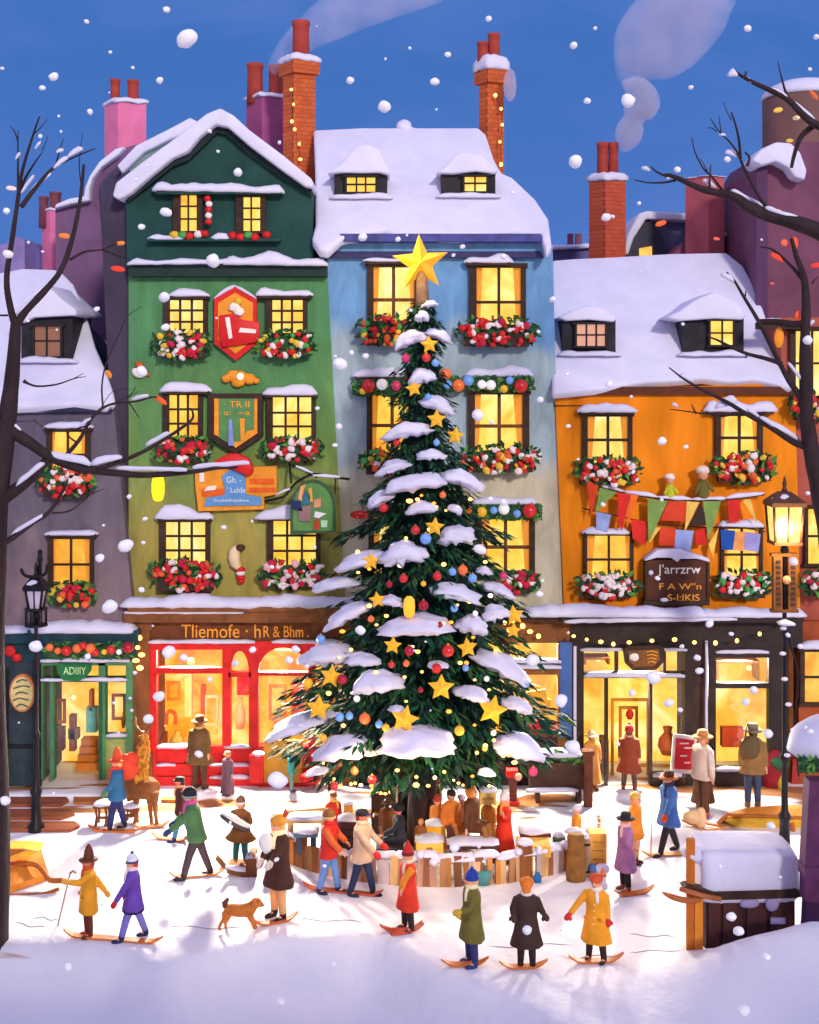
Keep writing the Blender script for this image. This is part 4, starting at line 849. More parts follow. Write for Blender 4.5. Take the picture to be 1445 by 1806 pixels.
# hanging arch sign with its iron bracket
t = thing('hanging_sign', 'green arch shaped hanging sign on a curled iron bracket', 'sign', at(560, 945, 29.6))
mb = MB(); mb.tube(poly_smooth([at(510, 806, 29.95), at(512, 830, 29.6), at(514, 852, 29.4)]), .025); mb.tube(poly_smooth([at(465, 884, 29.9), at(500, 876, 29.5), at(514, 860, 29.4), at(530, 846, 29.3), at(556, 836, 29.3), at(590, 842, 29.3), at(617, 845, 29.3)]), .03); mb.tube(poly_smooth([at(516, 820, 29.6), at(540, 832, 29.35), at(560, 842, 29.3)]), .025); mb.tube([at(592, 842, 29.3), at(591, 872, 29.3)], .016); mb.obj('bracket', IRON, t)
mb = MB(); pstrip(mb, 487, 872, 512, 862, 4, 29.4, .1, 74); pstrip(mb, 522, 822, 552, 834, 4, 29.35, .1, 75); pstrip(mb, 552, 838, 600, 841, 4, 29.28, .1, 76); mb.obj('snow', SNOW, t)
def archpts(cx, yt, yb, hw, n=10): return [(cx-hw, yb)]+[(cx-hw*math.cos(math.pi*k/n), yt+hw*1.25-hw*1.25*math.sin(math.pi*k/n)) for k in range(n+1)]+[(cx+hw, yb)]
mb = MB(); mb.prism([(p[0], p[1]-(6 if p[1] > 930 and p[0] > 580 else 0)) for p in archpts(552, 846, 944, 40)], 29.26, 29.38); mb.obj('frame', mat('sign_arch_edge', (58, 94, 62), var=.15), t)
mb = MB(); mb.prism(archpts(552, 852, 936, 35), 29.23, 29.27); mb.obj('panel', mat('sign_arch_green', (92, 142, 78), var=.14), t)
for nm, pts, rgb in [('navy_shape', [(514, 882), (530, 884), (534, 902), (516, 898)], (26, 44, 96)), ('teal_shape', archpts(540, 868, 890, 7), (48, 104, 124)), ('peach_arc', [(526, 880), (530, 858), (540, 854), (536, 864), (532, 884)], (240, 170, 110)), ('gold_arc', [(544, 862), (550, 860), (552, 886), (546, 884)], (230, 170, 70)), ('mauve_shape', [(528, 898), (548, 890), (548, 920), (526, 918)], (150, 112, 116)), ('pink_shape', [(554, 882), (566, 878), (566, 894), (554, 896)], (220, 150, 120)), ('white_shape', [(556, 902), (576, 906), (562, 914), (554, 912)], (236, 226, 236)), ('red_shape', [(554, 918), (564, 916), (563, 934), (554, 934)], (170, 60, 40)), ('mint_shape', [(566, 918), (578, 918), (577, 930), (567, 930)], (180, 220, 180))]:
    mb = MB(); mb.prism(pts, 29.19, 29.235); mb.obj(nm, cmat(rgb), t)
t = thing('stocking', 'cream plush stocking with red and white striped toe on the green wall', 'ornament', at(420, 1032, 29.9))
mb = MB(); mb.loft([[at(cx+rx*math.cos(a*math.pi/4), y, 29.9)+Vector((0, -.12*math.sin(a*math.pi/4), 0)) for a in range(8)] for cx, y, rx in [(418, 962, 4), (414, 970, 10), (413, 985, 11), (416, 998, 10), (420, 1003, 6)]]); mb.obj('cream_body', mat('plush_cream', (240, 212, 168), var=.08), t)
mb = MB(); mb.ell(at(425, 966, 29.82), (.12, .08, .08), nz=.2); mb.obj('brown_patch', cmat((70, 40, 30)), t)
for k, (y, rx, m_) in enumerate([(1004, 9, CANDYR), (1011, 8.5, CANDYW), (1018, 8, CANDYR), (1025, 6.5, CANDYR)]):
    mb = MB(); mb.ell(at(424+k*.6, y, 29.87), (rx*.0132, .1, .062), 12, 8); mb.obj('stripe', m_, t)
t = thing('wall_bird', 'small white bird shaped ornament with an orange back on the green wall', 'ornament', at(245, 668, 29.9))
mb = MB(); mb.ell(at(244, 658, 29.93), (.16, .08, .1), nz=.2, rot=Matrix.Rotation(.5, 3, 'Y')); mb.obj('white_belly', SWHT, t)
mb = MB(); mb.ell(at(248, 646, 29.95), (.14, .07, .07), nz=.2, rot=Matrix.Rotation(.7, 3, 'Y')); mb.tube([at(254, 652, 29.95), at(264, 664, 29.95)], [.06, .02], n=6); mb.obj('orange_back', ORD, t)
# orange house board
t = thing('shop_board', 'dark brown wooden board with white lettering under a cap of snow', 'sign', at(1195, 1068, 29.8))
mb = MB(); mb.prism([(1139, 992), (1150, 988), (1244, 988), (1250, 994), (1250, 1066), (1139, 1066)], 29.66, 29.95); mb.obj('board', mat('board_brown', (84, 44, 26), var=.25, scale=4, stretch=(.4, 1, 1)), t)
mb = MB(); mb.pbox(1136, 1252, 1060, 1068, 29.6, 29.96); mb.pbox(1138, 1142, 992, 1062, 29.62, 29.66); mb.pbox(1247, 1252, 992, 1062, 29.62, 29.66); mb.obj('edging', FRAME, t)
mb = MB(); mb.prism([(1137, 990), (1142, 984), (1150, 978), (1160, 970), (1200, 968), (1215, 974), (1236, 980), (1252, 986), (1253, 992), (1230, 986), (1200, 986), (1196, 992), (1184, 984), (1160, 984)], 29.56, 29.96); mb.obj('snow', SNOW, t, bevel=.03)
text("J'arrzrw", 1198, 1006, 22, 29.65, SWHT, t, wpx=76); text("F A W''n", 1200, 1034, 11, 29.65, GOLD, t, wpx=74); text('S-I:IKIS', 1206, 1054, 12, 29.65, GOLD, t, wpx=56)
mb = MB(); mb.ell(at(1148, 1010, 29.62), .06, 8, 6); mb.ell(at(1172, 1058, 29.6), (.1, .05, .05), 8, 6); mb.obj('snow_dab', SNOW, t)
t = thing('oval_shop_sign', 'dark oval hanging sign above the orange house shop door', 'sign', at(1136, 1186, 29.7))
mb = MB(); mb.prism([(1100, 1146), (1106, 1140), (1166, 1138), (1173, 1146), (1171, 1168), (1158, 1182), (1118, 1184), (1103, 1170)], 29.5, 29.66); mb.obj('board', FRAME, t, bevel=.02)
mb = MB(); mb.prism([(1108, 1148), (1162, 1145), (1164, 1164), (1154, 1175), (1120, 1176), (1109, 1166)], 29.47, 29.51); mb.obj('panel', mat('sign_umber', (128, 82, 36), var=.3), t)
mb = MB(); mb.ell(at(1119, 1159, 29.44), (.12, .05, .09), nz=.2); mb.obj('white_emblem', SWHT, t)
for k in range(4):
    mb = MB(); mb.tube([at(1140+k, 1150+k*6, 29.46), at(1150, 1148+k*6, 29.46), at(1160-k, 1151+k*6, 29.46)], .014, n=5); mb.obj('gold_line', GOLD, t)
t = thing('round_plaque', 'round cream wall plaque with dark scrolls beside the left trunk', 'plaque', at(42, 1256, 29.5))
a = at(40, 1222, 29.5)
mb = MB(); n = 24; rr = [(.29*math.cos(2*math.pi*k/n), .43*math.sin(2*math.pi*k/n)) for k in range(n)]
mb.wprism([(a.x+x, a.z+z) for x, z in rr], 29.46, 29.6); mb.obj('rim', cmat((196, 122, 76)), t)
mb = MB(); mb.wprism([(a.x+x*.86, a.z+z*.88) for x, z in rr], 29.43, 29.47); mb.obj('face', mat('plaque_face', (214, 196, 130), var=.2, scale=6), t)
for k in range(5):
    mb = MB(); mb.tube(poly_smooth([Vector((a.x+U(-.2, -.1), 29.42, a.z-.3+k*.14)), Vector((a.x+U(-.05, .05), 29.42, a.z-.24+k*.14)), Vector((a.x+U(.1, .2), 29.42, a.z-.3+k*.15))]), .016, n=5); mb.obj('scroll', cmat((70, 82, 80)), t)
# bunting
t = thing('bunting', 'bunting of coloured triangle pennants across the orange house', 'bunting', at(1200, 880, 29.7))
rope = poly_smooth([at(1058, 857, 29.75), at(1100, 868, 29.68), at(1160, 878, 29.62), at(1220, 882, 29.6), at(1280, 880, 29.64), at(1348, 871, 29.72)], 4)
mb = MB(); mb.tube(rope, .035); mb.obj('rope', WOODD, t)
mb = MB()
for a_, b_ in zip(rope[::1], rope[1:]): pass
for i in range(0, len(rope)-4, 4): mb.strip(rope[i]+Vector((0, 0, .02)), rope[i+4]+Vector((0, 0, .02)), .07, .1, i)
mb.obj('snow', SNOW, t)
PEN = {'red': cmat((216, 66, 30)), 'green': cmat((124, 156, 76)), 'orange': cmat((232, 108, 30)), 'yellow': cmat((242, 196, 90)), 'scarlet': cmat((208, 36, 28)), 'blue': cmat((24, 78, 164)), 'lilac': cmat((160, 156, 214)), 'black': cmat((52, 34, 28)), 'peach': cmat((240, 160, 90)), 'sky': cmat((150, 170, 224))}
def pennant(parent, pts, c, d):
    mb = MB(); q = [at(x, y, d+.06*math.sin(x*.05)) for x, y in pts]; n = len(q)
    vs = q+[v+Vector((0, .02, 0)) for v in q]; fs = [list(range(n)), list(range(2*n-1, n-1, -1))]+[(i, i+n, (i+1) % n+n, (i+1) % n) for i in range(n)]
    mb.add(vs, fs); mb.obj('pennant', PEN[c], parent)
for pts, c in [([(1034, 846), (1056, 856), (1043, 912)], 'red'), ([(1058, 860), (1088, 868), (1050, 904)], 'green'), ([(1090, 868), (1113, 872), (1098, 934), (1090, 920)], 'scarlet'), ([(1113, 872), (1126, 874), (1104, 936)], 'orange'), ([(1142, 880), (1178, 884), (1144, 958)], 'green'), ([(1180, 884), (1212, 886), (1208, 920), (1164, 918)], 'red'), ([(1212, 884), (1234, 886), (1208, 938)], 'yellow'), ([(1236, 886), (1250, 926), (1216, 928)], 'black'), ([(1240, 884), (1272, 884), (1250, 954)], 'green'), ([(1284, 882), (1306, 882), (1304, 920), (1286, 922)], 'scarlet'), ([(1310, 882), (1324, 880), (1336, 924)], 'yellow')]:
    pennant(t, pts, c, 29.56)
t = thing('flag_string', 'lower string of small square flags across the orange house', 'bunting', at(1200, 930, 29.7))
r2 = poly_smooth([at(1026, 896, 29.78), at(1080, 908, 29.72), at(1150, 922, 29.7), at(1240, 930, 29.7), at(1300, 930, 29.7), at(1350, 938, 29.78)], 4)
mb = MB(); mb.tube(r2, .014); mb.obj('rope', WOODD, t)
for pts, c in [([(1052, 902), (1078, 908), (1072, 938), (1052, 934)], 'sky'), ([(1114, 916), (1142, 920), (1138, 962), (1116, 950)], 'scarlet'), ([(1146, 930), (1166, 930), (1146, 958)], 'yellow'), ([(1164, 930), (1192, 932), (1190, 964), (1162, 962)], 'red'), ([(1192, 934), (1224, 936), (1218, 972), (1190, 966)], 'sky'), ([(1226, 936), (1248, 930), (1246, 960), (1228, 962)], 'scarlet'), ([(1268, 930), (1258, 984), (1250, 960)], 'yellow'), ([(1271, 934), (1297, 936), (1293, 970), (1273, 970)], 'blue'), ([(1297, 938), (1314, 938), (1312, 972), (1294, 970)], 'peach'), ([(1314, 938), (1342, 942), (1338, 974), (1313, 970)], 'lilac')]:
    pennant(t, pts, c, 29.66)
def gnome(label, x, y0, y1, shirt, hat):
    t = thing('gnome_figure', label, 'figurine', at(x, y1, 29.7)); h = (y1-y0)*29.7/F
    b = at(x, y1, 29.66)
    mb = MB(); mb.lathe(b, [(.16*h, 0), (.2*h, .1*h), (.17*h, .4*h), (.1*h, .58*h)], 12); mb.tube([b+Vector((.1*h, -.05, .45*h)), b+Vector((.3*h, -.1, .2*h))], [.07*h, .05*h]); mb.tube([b+Vector((-.1*h, -.05, .45*h)), b+Vector((-.26*h, -.1, .15*h))], [.07*h, .05*h]); mb.obj('coat', shirt, t)
    mb = MB(); mb.ell(b+Vector((0, -.02, .68*h)), .15*h, 12, 8); mb.obj('head', cmat((232, 160, 120)), t)
    mb = MB(); mb.ell(b+Vector((0, 0, .84*h)), (.22*h, .2*h, .14*h), 12, 8, nz=.2); mb.obj('hat', hat, t)
gnome('small figure in a yellow green coat and white cap on the bunting rope', 1182, 834, 878, cmat((196, 200, 50)), SWHT)
gnome('small figure in an olive coat and pale curled cap on the bunting rope', 1240, 820, 878, cmat((110, 100, 40)), cmat((236, 214, 200)))
# fairy lights on the fascias
bulb_line('fairy lights strung under the snowy cornice of the orange house shop', [(1012, 1122), (1035, 1128), (1060, 1132), (1082, 1136), (1110, 1133), (1150, 1130), (1190, 1128), (1225, 1133), (1262, 1134), (1300, 1130), (1340, 1118), (1385, 1100)], 29.4, r=.05)
bulb_line('fairy lights on the brown pilaster left of the red shopfront', [(236, 1112), (246, 1125), (243, 1142), (250, 1155), (240, 1165), (247, 1178)], 29.5, r=.07)
bulb_line('golden fairy lights along the brown fascia behind the tree', [(890, 1098), (905, 1094), (922, 1104), (898, 1112), (935, 1114), (950, 1122)], 29.6, r=.06)
t = thing('snowy_cord', 'snow crusted cord hanging down the dark pilaster of the orange shop', 'cord', at(1246, 1300, 29.6))
mb = MB(); mb.tube(poly_smooth([at(1246, 1130, 29.7), at(1247, 1180, 29.65), at(1246, 1240, 29.62), at(1246, 1296, 29.6)]), .035, n=7); mb.obj('cord', SNOW, t)
# shop displays standing in the windows
def display(label, items, d, base):
    t = thing('shop_display', label, 'display', at(*base, d))
    for nm, x0, x1, y0, y1, rgb, kind in items:
        mb = MB()
        if kind == 'frame':
            mb.pbox(x0, x0+5, y0, y1, d-.05, d); mb.pbox(x1-5, x1, y0, y1, d-.05, d); mb.pbox(x0+5, x1-5, y0, y0+5, d-.05, d); mb.pbox(x0+5, x1-5, y1-5, y1, d-.05, d)
        elif kind == 'shelf':
            mb.pbox(x0, x1, y0, y0+4, d-.3, d+.2); mb.pbox(x0, x0+4, y0+4, y1, d-.28, d+.18); mb.pbox(x1-4, x1, y0+4, y1, d-.28, d+.18)
        elif kind == 'arch':
            cx, hw = (x0+x1)/2, (x1-x0)/2; o = archpts(cx, y0, y1, hw); i_ = archpts(cx, y0+6, y1, hw-6)[::-1]; mb.prism(o+i_, d-.08, d)
        elif kind == 'vase':
            b = at((x0+x1)/2, y1, d); r = (x1-x0)/2*d/F; h = (y1-y0)*d/F; mb.lathe(b, [(r*.6, 0), (r, h*.3), (r*.9, h*.55), (r*.35, h*.8), (r*.5, h)], 12)
        elif kind == 'lamp':
            mb.ell(at((x0+x1)/2, (y0+y1)/2, d), ((x1-x0)/2*d/F,)*3, 12, 8)
        elif kind == 'stairs':
            for k in range(4): mb.pbox(x0+k*3, x1, y1-(k+1)*(y1-y0)/4, y1-k*(y1-y0)/4, d-.5+k*.16, d+.3)
        else: mb.pbox(x0, x1, y0, y1, d-.12, d+.1)
        mb.obj(nm, cmat(rgb, emit=1.2) if kind == 'lamp' else cmat(rgb), t)
display('shelves, hook and teal cloth inside the green framed shop', [('shelf', 97, 116, 1233, 1276, (170, 84, 28), 'frame'), ('book_stack', 106, 112, 1284, 1324, (120, 40, 20), 'box'), ('counter', 122, 132, 1262, 1325, (150, 80, 30), 'box'), ('crate', 120, 138, 1286, 1304, (150, 110, 60), 'box'), ('hook', 157, 163, 1218, 1254, (214, 104, 26), 'box'), ('cloth', 152, 170, 1248, 1292, (116, 196, 180), 'box'), ('lamp', 126, 134, 1226, 1234, (255, 240, 190), 'lamp'), ('stairs', 134, 174, 1304, 1360, (216, 124, 36), 'stairs'), ('picture_frame', 197, 222, 1224, 1270, (180, 96, 40), 'frame'), ('vase', 214, 222, 1256, 1284, (176, 92, 40), 'vase')], 30.6, (150, 1375))
display('picture frames and ornaments inside the red shop window', [('picture_frame', 294, 318, 1202, 1236, (220, 120, 30), 'frame'), ('wall_arch', 290, 312, 1252, 1278, (214, 100, 30), 'arch'), ('ribbon', 326, 338, 1190, 1264, (250, 220, 130), 'box'), ('door', 360, 386, 1226, 1280, (255, 226, 150), 'frame'), ('banner', 354, 361, 1210, 1262, (190, 60, 20), 'box'), ('vase', 300, 326, 1290, 1316, (250, 210, 90), 'vase'), ('lamp', 330, 344, 1160, 1172, (255, 226, 120), 'lamp'), ('curtain', 418, 438, 1196, 1226, (180, 30, 24), 'box'), ('gown', 414, 434, 1230, 1285, (255, 220, 130), 'vase'), ('picture_frame', 474, 506, 1208, 1270, (226, 140, 60), 'frame'), ('cabinet', 514, 534, 1204, 1290, (190, 70, 30), 'box'), ('teapot', 480, 504, 1256, 1276, (240, 190, 120), 'vase')], 30.5, (380, 1380))
display('lit doorway, red goods and shelves inside the orange house shop', [('doorway', 1078, 1146, 1232, 1380, (214, 140, 40), 'frame'), ('inner_doorway', 1092, 1126, 1246, 1340, (180, 110, 30), 'frame'), ('red_bucket', 1104, 1118, 1246, 1268, (206, 40, 30), 'vase'), ('red_toy', 1160, 1196, 1282, 1330, (226, 110, 40), 'vase'), ('shelf', 1030, 1076, 1160, 1172, (150, 92, 30), 'shelf'), ('lamp', 1052, 1060, 1158, 1168, (255, 240, 190), 'lamp'), ('stool', 1062, 1074, 1306, 1366, (110, 70, 40), 'shelf'), ('red_box', 1274, 1312, 1284, 1318, (226, 78, 24), 'box'), ('shelf', 1264, 1340, 1166, 1200, (236, 180, 110), 'shelf'), ('lamp', 1316, 1326, 1172, 1184, (255, 220, 160), 'lamp')], 30.6, (1130, 1385))
# lamps burning inside the shops, shining out through the windows
def shoplamp(x, wv, ang=125, y=1150, tx=0, col=(1, .88, .70)):
    l = bpy.data.lights.new('shop_lamp', 'SPOT'); l.energy = wv*9.5; l.spot_size = math.radians(ang); l.spot_blend = .6; l.color = col; l.shadow_soft_size = .25
    o = bpy.data.objects.new('shop_lamp', l); COL.objects.link(o); p = at(x, 1140, 30.35); o.location = (p.x, 30.35, 3.22); aim(o, (tx, -1, -.42)); return o
for x, e, tx in ((150, 420, .3), (330, 700, .25), (500, 600, .1), (800, 300, 0), (940, 400, -.1), (1110, 750, -.2), (1310, 500, -.3)): shoplamp(x, e, tx=tx)
# ================================================================ the Christmas tree
TD = 26.5; TX = (745-CX)*TD/F
HWPX = [(535, 12), (560, 24), (600, 34), (650, 40), (700, 46), (780, 62), (850, 92), (900, 106), (960, 130), (1000, 140), (1060, 154), (1100, 158), (1160, 172), (1200, 182), (1260, 208), (1310, 216), (1350, 196), (1400, 160)]
def tz(py): return CZ-(py-HY)*TD/F
PROF = [(tz(y), h*TD/F) for y, h in HWPX]
def tr_(z):
    if z >= PROF[0][0]: return PROF[0][1]*max(0, 1-(z-PROF[0][0])/.3)
    for (z0, r0), (z1, r1) in zip(PROF, PROF[1:]):
        if z1 <= z <= z0: return r0+(r1-r0)*(z0-z)/(z0-z1)
    return PROF[-1][1]
XT = thing('christmas_tree', 'tall snow laden Christmas tree in the middle of the square', 'Christmas tree', (TX, TD, 0))
mb = MB(); mb.tube([(TX, TD, -.1), (TX, TD, 1.2), (TX+.03, TD, 6), (TX, TD, 10.8), (TX-.02, TD, 11.55)], [.34, .28, .2, .09, .075], n=12); mb.obj('trunk', BARK, XT)
mb = MB(); mb.tube([(TX, TD-.03, 10.7), (TX, TD-.03, 11.3), (TX-.02, TD-.03, 11.7)], [.16, .13, .10], n=10); mb.obj('trunk_tip', mat('tip_wood', (132, 100, 74), var=.3, scale=5), XT)
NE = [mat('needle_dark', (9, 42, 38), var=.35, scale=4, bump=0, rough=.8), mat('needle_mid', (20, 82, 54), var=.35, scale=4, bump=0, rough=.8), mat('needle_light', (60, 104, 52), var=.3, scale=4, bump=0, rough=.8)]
rnd = random.Random(11)
mb = MB()
# dark core cone that stops the crown showing through
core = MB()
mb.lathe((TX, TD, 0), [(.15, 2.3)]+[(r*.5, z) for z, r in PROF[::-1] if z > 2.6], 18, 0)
TIERS = [tz(y) for y in (1332, 1284, 1226, 1165, 1092, 1020, 950, 885, 822, 765, 712, 662, 615, 572)]
for ti, tb in enumerate(TIERS):
    tt = TIERS[ti+1] if ti+1 < len(TIERS) else 11.15
    Rt = tr_(tb)
    for lv in range(4):
        zt = tb+(tt-tb)*lv/4; Rr = Rt*(1.12-.15*lv); n = int(6+Rr*6); ph = rnd.random()*6
        for k in range(n):
            an = ph+2*math.pi*(k+rnd.uniform(-.35, .35))/n; Lb = Rr*(.93 if tb > 2.4 else 1.0)*rnd.uniform(.64, 1.2); ca, sa = math.cos(an), math.sin(an)
            z0 = zt+Lb*.40+.05; zz = zt+rnd.uniform(-.14, .10)
            def P(t): return Vector((TX+ca*Lb*t, TD+sa*Lb*t, z0+(zz-z0)*t**1.25+.16*Lb*max(0, t-.72)))
            nd = int(20+Lb*26); side = Vector((-sa, ca, 0))
            for i in range(nd):
                t = rnd.uniform(.2, 1)**.75; p = P(t); o = (P(min(1.1, t+.08))-P(t)).normalized()
                sd = rnd.uniform(-1, 1); wd = Lb*.22*(1.25-t)+.06
                dr = (o*rnd.uniform(.6, 1.1)+side*sd*.75+Vector((0, 0, rnd.uniform(-.5, .12)))).normalized()
                ln = rnd.uniform(.16, .40)*(.5+.25*min(Lb, 2)); p = p+side*sd*wd*.55+Vector((0, 0, rnd.uniform(-.1, .06)))
                q = dr.cross(Vector((rnd.uniform(-.5, .5), rnd.uniform(-.5, .5), 1))).normalized()*ln*rnd.uniform(.10, .2)
                c = rnd.random(); mi = 0 if c < .5 else (1 if c < .84 else 2)
                mb.add([p, p+dr*ln*.45+q, p+dr*ln, p+dr*ln*.45-q], [(0, 1, 2, 3)], mi)
# drooping skirt tips at the foot
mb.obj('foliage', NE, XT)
def cone_pt(px, py, k=.93):
    """point on the near face of the crown seen in this direction"""
    d = TD
    for _ in range(12):
        p = at(px, py, d); r = max(.12, tr_(p.z))*k; dx = p.x-TX
        y = max(math.sqrt(max(0.0, r*r-dx*dx)), .4*r); d = TD-y
    return at(px, py, d)
SNP = [(757, 537, 34, 14, -10), (745, 558, 26, 22, 0), (722, 598, 56, 28, -22), (775, 592, 52, 20, 22), (743, 664, 48, 32, -15), (773, 714, 62, 30, 22), (718, 759, 88, 30, -10), (761, 802, 52, 20, 0), (694, 823, 60, 24, -18), (733, 851, 110, 32, -8), (816, 846, 80, 30, 20), (670, 879, 52, 24, -25), (744, 896, 58, 22, -8), (803, 898, 28, 16, 25), (805, 944, 68, 32, -8), (640, 988, 95, 28, -14), (712, 975, 84, 42, -8), (592, 1030, 84, 20, -10), (854, 1006, 30, 14, 10), (805, 1045, 88, 28, 12), (880, 1039, 58, 20, 22), (613, 1083, 92, 26, -28), (693, 1060, 44, 18, 10), (735, 1104, 128, 36, -2), (833, 1102, 60, 32, 12), (872, 1081, 52, 28, -12), (578, 1155, 104, 34, -6), (639, 1163, 60, 22, 0), (885, 1174, 112, 34, 26), (666, 1203, 94, 38, -8), (833, 1223, 64, 26, 12), (913, 1243, 56, 22, 18), (529, 1276, 124, 26, -20), (609, 1319, 112, 40, -6), (735, 1309, 142, 50, 0), (917, 1317, 92, 44, 14), (560, 1360, 40, 12, -10), (858, 1362, 30, 10, 5), (772, 1172, 36, 12, 0), (700, 1250, 30, 10, 5)]
for i, (px, py, wp, hp, tilt) in enumerate(SNP):
    p = cone_pt(px, py, 1.1); s = p.y/F; n, m = 22, 12
    rx, rz, ry = wp*s/2, hp*s/2, min(.5, .22*wp*s+.12)
    ta = math.radians(tilt); vs = []
    sph = MB(); sph.ell((0, 0, 0), 1, n, m)
    for v in sph.v:
        q = v*1.9+Vector((i*3.3, i*1.7, 0)); g = 1+.32*mn.noise(q)+.2*mn.noise(q*2.3)
        x = v.x*rx*g; z = v.z*rz*(g if v.z > 0 else .75*g+.7*mn.noise(Vector((v.x*4.5+i*7, i, 2)))) - .55*rz*(v.x*v.x); y = v.y*ry*g-abs(v.z)*.02
        if v.z > 0: y += .35*ry*v.z
        X = x*math.cos(ta)+z*math.sin(ta); Z = -x*math.sin(ta)+z*math.cos(ta)
        vs.append(p+Vector((X, y-.02, Z)))
    o = MB(); o.add(vs, sph.f, 0, True); o.obj('snow', SNOW, XT)
# ---- ornaments: each hangs on the tree and is a thing of its own
def zone(px, py):
    v = 'top' if py < 720 else 'upper' if py < 900 else 'middle' if py < 1080 else 'lower' if py < 1230 else 'lowest'
    h = 'left side' if px < 690 else 'right side' if px > 800 else 'centre'
    return v, h
STARM = mat('star_gold', (240, 182, 44), var=.1, scale=5, rough=.4, bump=.05, emit=.15, ergb=(255, 180, 40))
STARTOP = mat('star_topper_gold', (246, 184, 46), var=.06, rough=.35, bump=0, emit=.22, ergb=(255, 170, 30))
def star_mb(c, r, rot, th, k=.42, tiltx=0):
    mb = MB(); pts = []
    for i in range(10):
        a = math.pi/2+rot+i*math.pi/5; q = r if i % 2 == 0 else r*k; pts.append(Vector((q*math.cos(a), 0, q*math.sin(a))))
    vs = [c+p for p in pts]+[c+Vector((0, -th, 0)), c+Vector((0, th, 0))]
    fs = []
    for i in range(10): fs.append((i, 10, (i+1) % 10)); fs.append((i, (i+1) % 10, 11))
    mb.add(vs, fs); return mb
c = at(742, 464, TD); t = thing('star_topper', 'big glowing gold star on top of the Christmas tree', 'star', c-Vector((0, 0, .3)))
o = star_mb(c, .60, .06, .30); o.obj('star', STARTOP, t)
l = bpy.data.lights.new('star_glow', 'POINT'); l.energy = 130; l.color = (1, .74, .34); l.shadow_soft_size = .3
lo_ = bpy.data.objects.new('star_glow', l); COL.objects.link(lo_); lo_.location = c+Vector((-.55, -.8, .35))
STARS = [(757, 608, 15), (730, 685, 14), (770, 739, 16), (803, 768, 15), (767, 928, 16), (655, 988, 15), (666, 1056, 14), (906, 1083, 17), (905, 1110, 13), (693, 1136, 15), (824, 1140, 17), (585, 1190, 19), (563, 1246, 21), (778, 1210, 22), (714, 1266, 24), (868, 1250, 25)]
cnt = {}
labels_used = {}
def uniq_group(o, lab, grp):
    o['label'] = lab; o['group'] = grp
for i, (px, py, r) in enumerate(STARS):
    p = cone_pt(px, py, 1.17)+Vector((0, -.12, 0)); v, h = zone(px, py)
    o = star_mb(p, r*p.y/F*1.12, U(-.25, .25), r*p.y/F*.38, .5).obj('star_ornament', STARM, base=p)
    tag(o, f'gold star ornament on the {v} branches, {h} of the Christmas tree', 'star ornament', 'gold stars on the Christmas tree')
BAUB = [(752, 631, 8, 'red'), (677, 895, 8, 'red'), (781, 872, 6, 'orange'), (733, 934, 8, 'red'), (751, 949, 10, 'blue'), (816, 1004, 9, 'orange'), (798, 1007, 7, 'blue'), (833, 1018, 8, 'blue'), (712, 1019, 8, 'red'), (771, 1015, 8, 'red'), (687, 1029, 6, 'crimson'), (747, 1028, 5, 'gold'), (747, 1066, 9, 'crimson'), (801, 1071, 7, 'blue'), (887, 1014, 7, 'pink'), (567, 1125, 8, 'blue'), (722, 1146, 9, 'crimson'), (790, 1146, 11, 'red'), (691, 1170, 6, 'red'), (717, 1168, 6, 'orange'), (821, 1176, 6, 'blue'), (770, 1177, 9, 'red'), (604, 1196, 9, 'crimson'), (600, 1262, 8, 'blue'), (617, 1260, 7, 'blue'), (644, 1265, 10, 'orange'), (669, 1275, 7, 'blue'), (681, 1281, 7, 'gold'), (810, 1286, 9, 'gold'), (926, 1203, 8, 'blue'), (544, 1203, 9, 'gold'), (571, 1299, 7, 'gold'), (626, 1357, 7, 'orange'), (768, 640, 7, 'blue'), (716, 632, 8, 'pink'), (755, 700, 6, 'blue'), (770, 780, 6, 'blue'), (700, 780, 6, 'red'), (742, 1215, 5, 'crimson'), (657, 1372, 8, 'red'), (590, 1384, 7, 'red'), (940, 1358, 8, 'pink'), (838, 1080, 5, 'white'), (655, 1090, 6, 'orange'), (722, 1068, 0, 'gold'), (858, 1195, 5, 'white'), (776, 1100, 5, 'crimson'), (870, 1290, 5, 'white'), (630, 1230, 6, 'white')]
for i, (px, py, r, c) in enumerate(BAUB):
    if r == 0: continue
    p = cone_pt(px, py, 1.17)+Vector((0, -.1, 0)); v, h = zone(px, py)
    rr = r*p.y/F
    t = thing('tree_bauble', f'{c} bauble hanging on the {v} branches, {h} of the Christmas tree', 'bauble', p+Vector((0, 0, rr)), 'baubles on the Christmas tree')
    mb = MB(); mb.ell(p, rr, 14, 10); mb.obj('ball', BC[c], t)
    mb = MB(); mb.lathe(p+Vector((0, 0, rr*.9)), [(rr*.28, 0), (rr*.28, rr*.25), (rr*.08, rr*.3), (rr*.08, rr*.45)], 8); mb.obj('cap', CAPM, t)
p = cone_pt(722, 1069, 1.2)+Vector((0, -.1, 0)); mb = MB(); mb.lathe(p-Vector((0, 0, .2)), [(.05, 0), (.1, .06), (.11, .2), (.1, .34), (.05, .4)], 12); o = mb.obj('tree_lantern', mat('lantern_amber', (240, 160, 40), emit=.7, ergb=(255, 190, 60), var=.05, bump=0), base=p-Vector((0, 0, .2)))
tag(o, 'small amber capsule lantern hanging in the middle of the Christmas tree', 'lantern')
